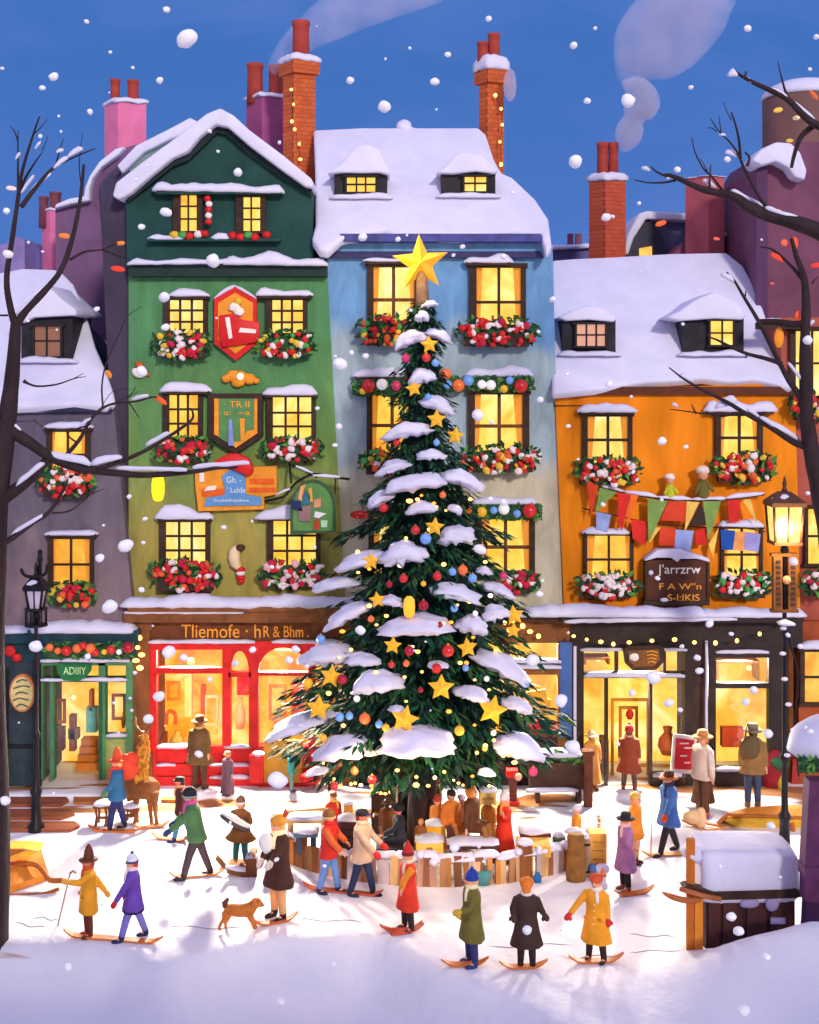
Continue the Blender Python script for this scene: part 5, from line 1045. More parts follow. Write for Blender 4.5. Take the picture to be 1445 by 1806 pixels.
# string of small bulbs
t = thing('string_lights', 'small warm string lights wound through the Christmas tree', 'string lights', (TX, TD-2.5, 1.7))
rnd2 = random.Random(5)
bulbcols = [WARM, WARM, WARM, mat('bulb_orange', (255, 150, 60), emit=1.8, ergb=(255, 150, 50), var=.02, bump=0), mat('bulb_ivory', (255, 240, 200), emit=1.8, ergb=(255, 236, 190), var=.02, bump=0)]
for i in range(98):
    u = rnd2.random(); py = 1384-(rnd2.random()**1.6)*(1384-860); r_px = 0
    for (y0, h0), (y1, h1) in zip(HWPX, HWPX[1:]):
        if y0 <= py <= y1: r_px = h0+(h1-h0)*(py-y0)/(y1-y0)
    px = 745+rnd2.uniform(-.92, .92)*r_px; p = cone_pt(px, py, 1.1)+Vector((0, -.08, 0)); rr = rnd2.uniform(.022, .05)
    mb = MB(); mb.ell(p, (rr*rnd2.uniform(.9, 1.4), rr, rr*.9), 8, 6); mb.obj('bulb', bulbcols[i % 5], t)

for x, y in ((640, 1330), (760, 1345), (870, 1320)):     # the bulbs' own shine
    l = bpy.data.lights.new('bulb_glow', 'POINT'); l.energy = 45; l.color = (1, .72, .36); l.shadow_soft_size = .25
    o = bpy.data.objects.new('bulb_glow', l); COL.objects.link(o); o.location = cone_pt(x, y, 1.25)+Vector((0, -.25, -.2))
# ================================================================ bare trees
def bare_tree(label, base, branches, d, snow, leaves, jitter=.35):
    """branches: list of (px polyline, r0 px, r1 px); depth wanders round the trunk so limbs spread in space"""
    t = thing('bare_tree', label, 'tree', base)
    rr = random.Random(len(branches)); paths = []
    mb = MB(); mb2 = MB()
    for i, (pl, r0, r1, dd) in enumerate(branches):
        n = len(pl); P = [at(x, y, d+dd[0]+(dd[1]-dd[0])*k/(n-1)) for k, (x, y) in enumerate(pl)]
        Q = poly_smooth(P, 4); rad = [(r0+(r1-r0)*k/(len(Q)-1))*d/F*(1+.1*mn.noise(q*3)) for k, q in enumerate(Q)]
        (mb if i == 0 else mb2).tube(Q, rad, n=10 if r0 > 8 else 6)
    mb.obj('trunk', BARK, t); mb2.obj('limbs', BARK, t)
    sm = MB()
    for i, (x0, y0, x1, y1, h, dd) in enumerate(snow):
        sm.strip(at(x0, y0, d+dd), at(x1, y1, d+dd), h*d/F, h*d/F*1.3, i, seg=.06, taper=.1)
    sm.obj('snow', SNOW, t)
    for i, (x, y, w_, h_, rot, rgb, dd) in enumerate(leaves):
        mb = MB(); p = at(x, y, d+dd); s = d/F
        mb.ell(p, (w_*s/2, min(w_, h_)*s*.3, h_*s/2), 10, 6, rot=Matrix.Rotation(math.radians(rot), 3, 'Y'), nz=.15, seed=i); mb.obj('leaf', cmat(rgb, emit=.25), t)
    return t
Dl = 22.0
LBR = [
 ([(-30, 1690), (-22, 1560), (-18, 1400), (-22, 1200), (-16, 1040), (-8, 900), (8, 780), (22, 660), (28, 570)], 44, 9, (0, 0)),
 ([(28, 575), (46, 548), (80, 512), (108, 476), (128, 420), (142, 350), (148, 290)], 8, 2.5, (0, .5)),
 ([(28, 575), (18, 540), (12, 490), (22, 420), (32, 350), (40, 300), (58, 240), (70, 205)], 7, 1.2, (0, -.4)),
 ([(33, 350), (32, 300), (32, 230)], 3, .8, (-.2, -.1)), ([(58, 238), (72, 225), (84, 210)], 1.2, .6, (-.4, -.4)), ([(32, 250), (26, 232), (18, 222)], 1.5, .6, (-.2, -.2)),
 ([(38, 365), (60, 335), (90, 300), (120, 282), (168, 262)], 5, 1, (-.2, .2)), ([(36, 335), (50, 305), (75, 268)], 3.5, .8, (-.2, -.5)), ([(98, 296), (104, 270), (112, 245)], 2, .6, (.1, .1)), ([(75, 266), (85, 240)], 1, .5, (-.5, -.5)),
 ([(144, 330), (140, 292), (144, 250), (146, 235)], 1.2, .5, (.5, .6)),
 ([(124, 458), (150, 444), (180, 440), (210, 428)], 3, 1, (.3, .8)), ([(180, 440), (205, 450), (232, 460)], 2, .8, (.5, .7)),
 ([(-16, 735), (20, 760), (60, 786), (90, 806), (140, 826), (170, 828)], 12, 7, (-.1, .3)), ([(165, 829), (200, 818), (250, 798), (290, 775), (320, 755), (340, 738), (338, 722), (330, 722)], 5, 1.5, (.3, 1.2)),
 ([(150, 828), (200, 834), (260, 838), (340, 832), (380, 826), (420, 824)], 8, 2.5, (.3, 1.0)),
 ([(-10, 890), (30, 862), (60, 838), (82, 812), (90, 806)], 13, 6, (0, .2)), ([(112, 808), (140, 776), (160, 740), (178, 722), (200, 712), (240, 708), (272, 700), (292, 706)], 4, 1.5, (.3, 1.3)), ([(200, 712), (230, 696), (240, 682)], 1.5, .6, (.8, 1)), ([(228, 710), (240, 728), (246, 738)], 1.5, .6, (.9, 1.1)), ([(225, 702), (244, 690)], 1.2, .6, (.9, .9)),
 ([(160, 748), (120, 760), (84, 756), (58, 740)], 2, .7, (.5, .3)), ([(135, 780), (122, 770), (116, 758)], 2, .8, (.4, .4)),
 ([(182, 720), (180, 680), (188, 640), (210, 590), (225, 558), (252, 540)], 2, .6, (.75, 1.3)), ([(178, 720), (200, 690), (236, 686)], .8, .5, (.8, .8)),
 ([(-12, 968), (20, 950), (60, 920), (86, 904), (110, 868), (120, 845)], 7, 2, (0, .4)), ([(92, 905), (120, 902), (140, 890), (160, 872), (184, 862)], 2, .7, (.3, .5)),
 ([(42, 672), (56, 680)], 4, 1, (.1, .1)), ([(42, 672), (64, 681), (100, 678), (130, 668), (152, 664)], 2.6, .6, (.1, .3)), ([(130, 668), (148, 658)], 1, .5, (.3, .3)), ([(-40, 552), (0, 556), (14, 556)], 2, 2, (.1, 0)),
]
LSN = [(0, 736, 40, 764, 8, 0), (82, 802, 160, 818, 12, .15), (160, 820, 215, 806, 12, .35), (258, 784, 300, 764, 9, .8), (30, 856, 78, 818, 16, .0), (20, 944, 75, 908, 6, .1), (205, 826, 330, 828, 5, .5), (340, 824, 440, 816, 6, .9), (95, 296, 120, 278, 7, 0), (38, 340, 60, 310, 9, -.3), (54, 336, 90, 306, 6, 0), (28, 556, 60, 522, 6, .05), (232, 704, 262, 697, 4, 1.1), (28, 280, 36, 270, 8, -.2), (120, 276, 146, 262, 10, .1), (100, 268, 112, 264, 7, .1), (62, 262, 72, 250, 6, -.4), (140, 752, 160, 738, 6, .5)]
LLV = [(114, 416, 22, 10, 8, (242, 140, 60), .5), (213, 429, 17, 8, -5, (240, 140, 50), .8), (208, 474, 28, 11, 8, (230, 70, 44), .7), (20, 332, 20, 8, 8, (250, 214, 206), -.3), (284, 706, 28, 10, 35, (236, 90, 40), 1.2), (192, 660, 18, 10, 60, (214, 130, 40), 1.0), (350, 334, 6, 20, 10, (240, 150, 60), 1.2)]
bare_tree('bare dark tree with a thick trunk at the left edge of the square', at(-30, 1690, Dl)*1, LBR, Dl, LSN, LLV[:6])
Dr = 21.5
RBR = [
 ([(1520, 1760), (1500, 1500), (1478, 1200), (1462, 960), (1448, 880), (1434, 810), (1424, 740), (1421, 660), (1420, 600), (1422, 540), (1418, 490), (1404, 450), (1396, 420)], 23, 3, (0, 0)),
 ([(1560, 450), (1480, 426), (1445, 408), (1400, 392), (1350, 378), (1320, 364), (1292, 346), (1240, 334), (1190, 312), (1172, 308)], 19, 2.5, (0, .4)), ([(1192, 318), (1170, 322), (1142, 322), (1120, 317)], 2.5, 1, (.4, .6)), ([(1178, 312), (1160, 304), (1148, 294)], 2.5, 1, (.4, .3)),
 ([(1282, 344), (1270, 330), (1256, 312), (1240, 296), (1226, 268), (1220, 242)], 3, .8, (.3, .6)), ([(1248, 302), (1236, 280)], 1.2, .6, (.4, .4)), ([(1252, 336), (1252, 314), (1254, 290)], 2.5, .8, (.3, .3)),
 ([(1370, 386), (1345, 356), (1330, 330), (1312, 295), (1300, 268), (1285, 248), (1270, 234), (1254, 210)], 3.5, .8, (.2, -.3)), ([(1306, 280), (1304, 250), (1298, 222), (1290, 198)], 3, 1.2, (0, -.3)), ([(1290, 212), (1282, 196), (1276, 180)], 1, .5, (-.3, -.4)), ([(1272, 234), (1268, 204)], 1.2, .5, (-.2, -.3)), ([(1264, 232), (1256, 226), (1246, 226)], 1, .5, (-.2, -.2)),
 ([(1318, 292), (1322, 278), (1314, 268)], 3, 1.5, (0, .1)),
 ([(1520, 250), (1470, 232), (1444, 222), (1420, 206), (1390, 176), (1360, 160), (1330, 146), (1308, 134), (1298, 126)], 9, 2, (0, -.4)), ([(1392, 178), (1382, 150), (1372, 108)], 3.5, .7, (-.2, .2)), ([(1310, 138), (1316, 130), (1314, 126)], 2.5, 1, (-.4, -.4)), ([(1440, 218), (1414, 240), (1402, 270), (1396, 296)], 6, 3, (0, .2)),
 ([(1426, 760), (1410, 700), (1392, 672), (1370, 630), (1340, 570), (1310, 520), (1296, 496), (1282, 480)], 6.5, 1.5, (0, .3)), ([(1314, 526), (1316, 512)], 2, .8, (.2, .2)),
 ([(1380, 642), (1350, 632), (1318, 624), (1290, 612), (1266, 600), (1252, 594), (1240, 582)], 5, 1, (.1, .5)), ([(1318, 624), (1314, 632)], 1.5, .8, (.3, .3)),
 ([(1424, 788), (1400, 780), (1360, 754), (1320, 732), (1280, 708), (1240, 688), (1206, 668), (1180, 648)], 7, 1.2, (0, .5)), ([(1262, 732), (1230, 728), (1200, 724), (1182, 722)], 2, .8, (.4, .5)), ([(1228, 730), (1222, 718), (1220, 712)], 1.8, .8, (.4, .4)), ([(1300, 728), (1276, 734), (1258, 732)], 2.5, 2, (.3, .4)),
 ([(1418, 496), (1400, 474), (1376, 450), (1358, 438), (1340, 436)], 4, 1.2, (0, .4)), ([(1432, 500), (1442, 488)], 2, .8, (0, 0)), ([(1424, 570), (1400, 572), (1370, 568), (1340, 568)], 8, 6, (0, .3)),
]
RSN = [(1440, 400, 1350, 366, 8, .1), (1350, 366, 1290, 336, 8, .3), (1262, 330, 1240, 318, 7, .4), (1440, 216, 1395, 178, 7, -.05), (1392, 176, 1360, 158, 9, -.2), (1300, 132, 1284, 132, 12, -.4), (1316, 140, 1326, 144, 8, -.3), (1432, 694, 1390, 640, 7, 0), (1412, 778, 1340, 736, 9, .15), (1340, 736, 1318, 722, 6, .2), (1222, 672, 1198, 664, 12, .5), (1300, 708, 1262, 718, 12, .4), (1296, 498, 1272, 484, 12, .3), (1186, 712, 1196, 716, 6, .5), (1280, 268, 1302, 276, 8, 0), (1268, 236, 1280, 238, 6, -.2), (1176, 314, 1184, 312, 6, .4), (1146, 300, 1132, 296, 12, .4), (1436, 566, 1424, 574, 8, 0)]
RLV = [(1373, 194, 18, 9, -12, (244, 196, 80), .3), (1405, 208, 14, 8, -8, (248, 222, 170), .2), (1393, 248, 14, 7, 0, (240, 190, 80), .2), (1372, 373, 15, 8, 5, (246, 180, 70), .1), (1436, 168, 22, 8, 50, (232, 110, 50), 0), (1372, 454, 30, 10, 28, (244, 72, 50), .2), (1401, 430, 14, 26, 5, (240, 90, 54), .1), (1384, 428, 14, 12, 0, (246, 110, 80), .1), (1440, 468, 22, 9, -8, (244, 60, 50), 0), (1407, 556, 10, 18, 15, (240, 90, 44), .1), (1374, 596, 18, 36, 0, (244, 150, 40), .3), (1166, 394, 22, 10, -18, (236, 100, 46), .5), (1264, 421, 12, 6, 10, (236, 110, 90), .3), (1362, 500, 8, 5, 5, (220, 100, 60), .1)]
bare_tree('bare dark tree with orange leaves leaning in from the right edge', at(1520, 1760, Dr), RBR, Dr, RSN, RLV)
p = at(279, 860, 25.5); t = thing('hanging_lantern', 'glowing yellow capsule lantern hanging under the snowy branch by the green house', 'lantern', p-Vector((0, 0, .26)))
s = 25.5/F
mb = MB(); mb.lathe(p-Vector((0, 0, 24*s)), [(5*s, 0), (9*s, 4*s), (11.5*s, 16*s), (11.5*s, 32*s), (9*s, 44*s), (5*s, 48*s)], 14); mb.obj('bulb', mat('lantern_yellow', (255, 214, 30), emit=1.1, ergb=(255, 208, 24), var=.04, bump=0), t)
mb = MB(); mb.tube([p+Vector((0, 0, 22*s)), p+Vector((0, -.1, 34*s))], .02, n=6); mb.obj('hook', IRON, t)

# ================================================================ street lamps
def lamp_post(label, cx, ytop, ylan0, ylan1, wtop, wbot, ybase, d, lit_):
    b = gp(cx, ybase) if ybase else None
    d = d; x = at(cx, 0, d).x; s = d/F
    Z = lambda py: CZ-(py-HY)*s
    t = thing('street_lamp', label, 'street lamp', (x, d, ground_z(x, d)))
    mb = MB(); z0 = ground_z(x, d)
    mb.lathe((x, d, z0), [(.18, -.1), (.18, .12), (.11, .2), (.10, .75), (.125, .8), (.125, .86), (.07, .95), (.055, 1.9), (.085, 1.95), (.085, 2.05), (.05, 2.12), (.04, Z(ylan1)-z0-.25), (.09, Z(ylan1)-z0-.2), (.06, Z(ylan1)-z0-.1), (.05, Z(ylan1)-z0)], 14); mb.obj('pole', IRON, t)
    w0, w1 = wtop*s/2, wbot*s/2; za, zb = Z(ylan1), Z(ylan0)
    mb = MB()
    mb.box(x-w1-.03, x+w1+.03, d-w1-.03, d+w1+.03, za-.06, za)
    for sx in (-1, 1):
        for sy in (-1, 1):
            mb.tube([(x+sx*w1, d+sy*w1, za), (x+sx*w0, d+sy*w0, zb)], .028, n=6)
    mb.tube([(x, d-w1, za), (x, d-w0, zb)], .018, n=5)
    r = w0+.045
    mb.loft([[(x-r*k, d-r*k, z), (x+r*k, d-r*k, z), (x+r*k, d+r*k, z), (x-r*k, d+r*k, z)] for k, z in ((1, zb-.02), (1, zb+.06), (.55, zb+.2), (.3, zb+.26))], 0, False)
    mb.lathe((x, d, zb+.26), [(.06, 0), (.05, .06), (.03, .1), (.05, .15), (.012, .3)], 10)
    mb.obj('lantern_frame', IRON if not lit_ else mat('bronze', (84, 50, 30), var=.3, rough=.5), t)
    mb = MB(); k = .94; mb.hexa([(x-w1*k, d-w1*k, za), (x+w1*k, d-w1*k, za), (x+w1*k, d+w1*k, za), (x-w1*k, d+w1*k, za), (x-w0*k, d-w0*k, zb-.03), (x+w0*k, d-w0*k, zb-.03), (x+w0*k, d+w0*k, zb-.03), (x-w0*k, d+w0*k, zb-.03)])
    mb.obj('lantern_glass', lit_ or mat('glass_lilac', (198, 186, 210), rough=.2, var=.08), t)
    mb = MB(); mb.strip((x-r*.8, d-.05, zb+.1), (x+r*.3, d-.05, zb+.16), .14, .4, int(cx)); mb.obj('snow', SNOW, t)
    return t, x, za, zb, s
t, x, za, zb, s = lamp_post('black street lamp with an unlit pale lantern in front of the teal shop', 64, 1000, 1038, 1072, 30, 20, None, 27.2, None)
mb = MB()
for k in range(8):
    a = k*math.pi/4; mb.tube([(x+.22*math.cos(a), 27.2+.22*math.sin(a), za-.02), (x+.22*math.cos(a), 27.2+.22*math.sin(a), za-.36)], .016, n=5)
mb.lathe((x, 27.2, za-.38), [(.24, 0), (.24, .04)], 16); mb.lathe((x, 27.2, za-.04), [(.24, 0), (.24, .04)], 16); mb.obj('cage', IRON, t)
mb = MB(); mb.tube(poly_smooth([(x-.3, 27.15, zb+.42), (x-.22, 27.1, zb+.3), (x, 27.1, zb+.26), (x+.22, 27.1, zb+.32), (x+.26, 27.1, zb+.52)]), .035); mb.lathe((x+.08, 27.2, zb+.3), [(.05, 0), (.04, .25), (.07, .3), (.05, .36), (.05, .5), (.02, .52)], 8); mb.obj('crown_scroll', IRON, t)
t, x, za, zb, s = lamp_post('tall street lamp with a lit amber lantern in front of the orange house', 1384, 880, 890, 954, 52, 44, None, 25.6, glow_mat('lantern_glow', [(250, 190, 70), (255, 222, 120), (255, 240, 180)], 1.15, 3))
l = bpy.data.lights.new('lamp_glow', 'POINT'); l.energy = 150; l.color = (1, .74, .38); l.shadow_soft_size = .2
o = bpy.data.objects.new('lamp_glow', l); COL.objects.link(o); o.location = (x, 25.6-.55, za+.2)
mb = MB(); z9 = za-.1
mb.box(x-.24, x-.07, 25.5, 25.66, za-1.35, za-.3); mb.box(x+.05, x+.22, 25.5, 25.66, za-1.35, za-.3); mb.box(x-.28, x+.26, 25.52, 25.68, za-.3, za-.24); mb.box(x-.28, x+.26, 25.52, 25.68, za-1.41, za-1.35); mb.obj('side_panel', mat('panel_bronze', (128, 78, 34), var=.3), t)
mb = MB()
for k in range(9):
    for sx in (-.155, .135): mb.box(x+sx-.045, x+sx+.045, 25.485, 25.5, za-1.27+k*.105, za-1.21+k*.105)
mb.obj('panel_relief', FRAME, t)
mb = MB(); mb.ell((x, 25.45, za-.75), .085, 12, 8); mb.obj('boss', cmat((236, 160, 110)), t)
mb = MB(); mb.tube(poly_smooth([(x+.05, 25.5, za-1.9), (x+.2, 25.4, za-2.6), (x+.16, 25.45, za-3.5), (x+.22, 25.4, za-4.6)]), .02); mb.obj('cable', IRON, t)
mb = MB()
for k in range(6): mb.ell((x+U(-.08, .2), 25.45, za-1.7-k*.5), (.07, .06, .04), 8, 6)
mb.strip((x-.16, 25.5, za-1.6), (x+.16, 25.5, za-1.62), .1, .3, 4); mb.obj('snow', SNOW, t)
# ================================================================ people
SKIN = mat('skin', (236, 168, 132), var=.06, scale=6, rough=.6, bump=0); SKINP = mat('skin_rosy', (230, 130, 100), var=.06, scale=6, rough=.6, bump=0)
EYE = mat('eye_dark', (30, 22, 24), var=0, rough=.3, bump=0); LIP = mat('lip', (190, 80, 76), var=0, rough=.5, bump=0)
def person(label, px, py, hpx, face=0, coat=(200, 60, 40), hem=.30, flare=.15, trouser=(50, 40, 40), boot=(40, 32, 34), hat=None, hatc=(150, 40, 30), hat2=None, scarf=None, hair=(90, 56, 36), arms=None, stride=0.0, wide=.06, mitt=None, lean=(0, 0), skin=None, d=None, buttons=None, bag=None, sit=False, z0=None, collar=None, long=1.0, coatname='coat', sleeve=None, pockets=None, trim=None):
    d = d or gd(py); b = at(px, py, d)
    if z0 is None: b.z = ground_z(b.x, d)
    else: b.z = z0
    H = hpx*d/F; th = math.radians(face)
    fw = Vector((math.sin(th), -math.cos(th), 0)); sd = Vector((math.cos(th), math.sin(th), 0)); up = Vector((0, 0, 1))
    ln = Vector((lean[0], lean[1], 0))
    def P(s, f, z): return b+(sd*s+fw*f+up*z+ln*max(0, z-.46))*H
    k = H
    sh = {s: P(s*.105, 0, .80) for s in (-1, 1)}
    arms = arms or {}
    A = {}
    for s in (-1, 1):
        e, h = arms.get(s, ((s*sd.x*.035, s*sd.y*.035-.01, -.155), (s*sd.x*.04, s*sd.y*.04-.03, -.30)))
        A[s] = (sh[s], sh[s]+Vector(e)*k, sh[s]+Vector(h)*k)
    legs = {}
    for s in (-1, 1):
        hip = P(s*.048, 0, .50); ff = stride*s
        if sit: kn = P(s*.055, .22, .50); an = P(s*.055, .24, .24); foot = P(s*.055, .30, .22)
        else: kn = P(s*(wide+.05)*.5, ff*.5+.012, .275); an = P(s*wide, ff, .045); foot = P(s*wide, ff+.07, .02)
        legs[s] = (hip, kn, an, foot)
    vox = .0085*k
    mb = MB()
    def ering(z, rs, rf, f0=0, n=14): return [P(rs*math.cos(2*math.pi*i/n), f0+rf*math.sin(2*math.pi*i/n), z) for i in range(n)]
    mb.loft([ering(.46, .05, .045), ering(.50, .085, .06), ering(.56, .078, .055), ering(.62, .07, .05), ering(.70, .088, .06), ering(.77, .1, .056), ering(.815, .085, .05), ering(.84, .04, .036)])
    mb.tube([P(0, 0, .82), P(0, .005, .885)], [.034*k, .03*k], n=10)
    hc = P(0, .012, .925)
    rot = Matrix((sd, fw, up)).transposed()
    mb.ell(hc, (.054*k, .064*k, .074*k), 16, 12, rot=rot); mb.ell(P(0, .03, .888), (.036*k, .036*k, .03*k), 10, 8, rot=rot)
    mb.tube([P(0, .07, .935), P(0, .088, .915), P(0, .07, .908)], [.008*k, .012*k, .009*k], n=7)
    for s in (-1, 1): mb.ell(P(s*.055, .0, .92), (.009*k, .014*k, .02*k), 8, 6, rot=rot)
    for s in (-1, 1):
        a, e, h = A[s]; mb.tube([a, a.lerp(e, .5), e, e.lerp(h, .5), h], [.036*k, .032*k, .027*k, .023*k, .017*k], n=10)
        hd = (h-e).normalized(); sv = hd.cross(fw); sv = sv.normalized() if sv.length > .1 else sd
        nv = hd.cross(sv).normalized()
        pc = h+hd*.03*k; mb.tube([h, pc, pc+hd*.018*k], [.015*k, .022*k, .018*k], n=8, sq=(1, .6))
        for i in range(4):
            o = (i-1.5)*.0115*k; L_ = (.034, .04, .037, .028)[i]*k; q = pc+hd*.018*k+sv*o
            mb.tube([q, q+hd*L_*.55+nv*.004*k, q+hd*L_*.85+nv*.016*k], [.0062*k, .0058*k, .005*k], n=6)
        q = h+hd*.014*k; mb.tube([q-sv*.012*k, q-sv*.03*k+hd*.018*k, q-sv*.03*k+hd*.036*k], [.008*k, .007*k, .006*k], n=6)
        hp, kn, an, ft = legs[s]
        mb.tube([hp, hp.lerp(kn, .5), kn, kn.lerp(an, .35), an], [.056*k, .05*k, .036*k, .035*k, .023*k], n=10)
        mb.tube([an, ft], [.024*k, .02*k], n=8)
    body = mb.obj('person', [skin or SKIN, EYE, LIP], base=b, remesh=vox, sm_it=1)
    # eyes and mouth are part of the same body mesh
    bm = bmesh.new(); bm.from_mesh(body.data)
    ex = MB()
    for s in (-1, 1): ex.ell(P(s*.022, .067, .936)-b, .0085*k, 8, 6, mi=1)
    ex.ell(P(0, .071, .888)-b, (.018*k, .006*k, .005*k), 8, 6, mi=2, rot=rot)
    for v in ex.v: bm.verts.new(v)
    bm.verts.ensure_lookup_table(); o0 = len(bm.verts)-len(ex.v)
    for f, mi in zip(ex.f, ex.m):
        fc = bm.faces.new([bm.verts[o0+i] for i in f]); fc.material_index = mi; fc.smooth = True
    bm.to_mesh(body.data); bm.free()
    body['label'] = label; body['category'] = 'person'
    # --- clothes
    cm_ = cmat(coat, var=.16, scale=3); sm_ = cmat(sleeve, var=.16, scale=3) if sleeve else cm_
    mb = MB()
    fl = flare; zs = [hem+.001, hem+.03, hem+(.58-hem)*.5, .58, .66, .74, .80, .832, .85]
    wS = [fl*1.02, fl, (fl+.108)/2, .108, .108, .12, .128, .085, .05]; wF = [fl*.78, fl*.77, (fl*.77+.088)/2, .088, .084, .084, .075, .058, .042]
    wS = [q*1.14 for q in wS]; wF = [q*1.12 for q in wF]
    if sit: zs[0] = .44; zs[1] = .46; zs[2] = .52; wS[0] = wS[1] = .12; wF[0] = wF[1] = .11
    rings = []
    for z, a_, f_ in zip(zs, wS, wF):
        rings.append([P(a_*math.cos(2*math.pi*i/18)*(1+.055*math.sin(i*2.1+z*9)*max(0, (.56-z)/(.57-hem))), .004+f_*math.sin(2*math.pi*i/18)*(1+.06*math.sin(i*2.1+1+z*5)*max(0, (.56-z)/(.57-hem))), z) for i in range(18)])
    mb.loft(rings)
    if sit:
        for s in (-1, 1): mb.tube([P(s*.05, 0, .5), P(s*.058, .2, .515)], [.075*k, .06*k], n=10)
    if not sleeve:
        for s in (-1, 1):
            a, e, h = A[s]; mb.tube([a-up*.005*k, a.lerp(e, .5), e, e.lerp(h, .5), e.lerp(h, .93)], [.05*k, .045*k, .041*k, .037*k, .036*k], n=10)
    mb.obj(coatname, cm_, body, remesh=.0125*k, sm_it=2)
    if sleeve:
        mb = MB()
        for s in (-1, 1):
            a, e, h = A[s]; mb.tube([a-up*.005*k, a.lerp(e, .5), e, e.lerp(h, .5), e.lerp(h, .93)], [.052*k, .046*k, .042*k, .038*k, .037*k], n=12)
        mb.obj('sleeves', sm_, body)
    if pockets:
        for s in (-1, 1):
            mb = MB(); q = P(s*(.055+flare*.2), .086+flare*.1, .53); mb.ell(q, (.034*k, .012*k, .026*k), 10, 6, rot=rot); mb.obj('pocket', cmat(pockets), body)
    if trim:
        mb = MB(); mb.loft([[P((flare*1.18)*a_*math.cos(2*math.pi*i/18), .004+(flare*.90)*a_*math.sin(2*math.pi*i/18), z) for i in range(18)] for a_, z in ((.9, hem-.004), (1.0, hem-.004), (1.0, hem+.022), (.9, hem+.022))]); mb.obj('hem_trim', cmat(trim), body)
    if buttons:
        for i in range(4):
            mb = MB(); mb.ell(P(.012, .104+(.62-.5)*0+(.0 if i < 2 else (flare*.77-.088)*(.2*i)), .70-i*.075), .011*k, 8, 6); mb.obj('button', cmat(buttons), body)
    if collar:
        mb = MB(); mb.lathe(P(0, 0, .835), [(.07*k, -.012*k), (.085*k, .0), (.075*k, .03*k), (.045*k, .04*k)], 14, sy=.85); mb.obj('collar', cmat(collar), body)
    tm_ = cmat(trouser, var=.15); bm_ = cmat(boot, var=.15, rough=.5)
    mb = MB()
    for s in (-1, 1):
        hp, kn, an, ft = legs[s]; mb.tube([hp, kn, kn.lerp(an, .5), kn.lerp(an, .92)], [.066*k, .046*k, .042*k, .036*k], n=10)
    mb.loft([ering(.44, .085, .065), ering(.50, .096, .07), ering(.56, .09, .066)]) if not sit else None
    mb.obj('trousers', tm_, body)
    for s in (-1, 1):
        hp, kn, an, ft = legs[s]; mb = MB()
        mb.tube([an+(kn-an)*.3, an+(kn-an)*.05, an-up*.02*k], [.038*k, .036*k, .034*k], n=10)
        mb.ell(an.lerp(ft, .62)-up*.016*k, (.033*k, .074*k, .03*k), 12, 8, rot=rot, flat=-.6)
        mb.obj('boot', bm_, body)
    if mitt:
        for s in (-1, 1):
            a, e, h = A[s]; hd = (h-e).normalized(); sv = hd.cross(fw); sv = sv.normalized() if sv.length > .1 else sd
            mb = MB(); mb.tube([e.lerp(h, .9), h, h+hd*.03*k, h+hd*.062*k, h+hd*.085*k], [.03*k, .029*k, .036*k, .034*k, .016*k], n=10); q = h+hd*.015*k
            mb.tube([q-sv*.015*k, q-sv*.045*k+hd*.02*k, q-sv*.046*k+hd*.042*k], [.017*k, .016*k, .01*k], n=8); mb.obj('mitten', cmat(mitt), body)
    if scarf:
        mb = MB(); n = 16; mb.loft([[P(0, .006, .858)+(sd*(r*math.cos(2*math.pi*i/n))+fw*(r*.95*math.sin(2*math.pi*i/n))+up*z)*k for i in range(n)] for r, z in ((.04, -.022), (.068, -.024), (.076, 0), (.064, .024), (.04, .026))])
        mb.tube([P(.03, .066, .85), P(.045, .085, .79), P(.05, .095, .72)], [.02*k, .024*k, .02*k], n=8, sq=(1, .5)); mb.obj('scarf', cmat(scarf), body)
    if hair:
        mb = MB(); mb.ell(P(0, -.014, .935), (.06*k, .06*k, .068*k), 14, 10, rot=rot, nz=.1, ns=3); mb.ell(P(0, -.035, .895), (.05*k, .035*k, .05*k), 12, 8, rot=rot, nz=.15, ns=3); mb.obj('hair', cmat(hair), body)
    if hat:
        hm = cmat(hatc, var=.14, scale=5); h2 = cmat(hat2 or hatc, var=.14, scale=5); c = P(0, .002, .958)
        def lat(prof, m_, nm, n=16, sx=1.0, sy=1.08):
            mb = MB(); mb.loft([[c+(sd*(r*sx*math.cos(2*math.pi*i/n))+fw*(r*sy*math.sin(2*math.pi*i/n))+up*z)*k for i in range(n)] for r, z in prof]); return mb.obj(nm, m_, body)
        if hat == 'tall':      # tall tapering felt hat with a brim
            o = lat([(.062, -.005), (.06, .04), (.05, .1), (.03, .16), (.008, .19)], hm, 'hat'); mb = MB(); mb.loft([[c+(sd*(r*math.cos(2*math.pi*i/16))+fw*(r*1.1*math.sin(2*math.pi*i/16))+up*z)*k for i in range(16)] for r, z in ((.055, -.008), (.11, -.012), (.112, -.002), (.06, .008))]); mb.obj('hat_brim', hm, o) if False else mb.obj('hat_brim', hm, body)
        elif hat == 'point':
            o = lat([(.063, -.012), (.06, .025), (.045, .07), (.024, .12), (.006, .155)], hm, 'hat'); lat([(.055, -.03), (.074, -.024), (.078, -.005), (.066, .014), (.055, .012)], h2, 'hat_band')
        elif hat == 'beanie':
            lat([(.064, -.03), (.068, -.01), (.064, .03), (.045, .066), (.012, .08)], hm, 'hat'); lat([(.058, -.034), (.072, -.03), (.073, -.008), (.062, 0)], h2, 'hat_band')
            mb = MB(); mb.ell(c+up*.085*k, .022*k, 10, 8, nz=.15, ns=3); mb.obj('pompom', h2, body)
        elif hat == 'brim':
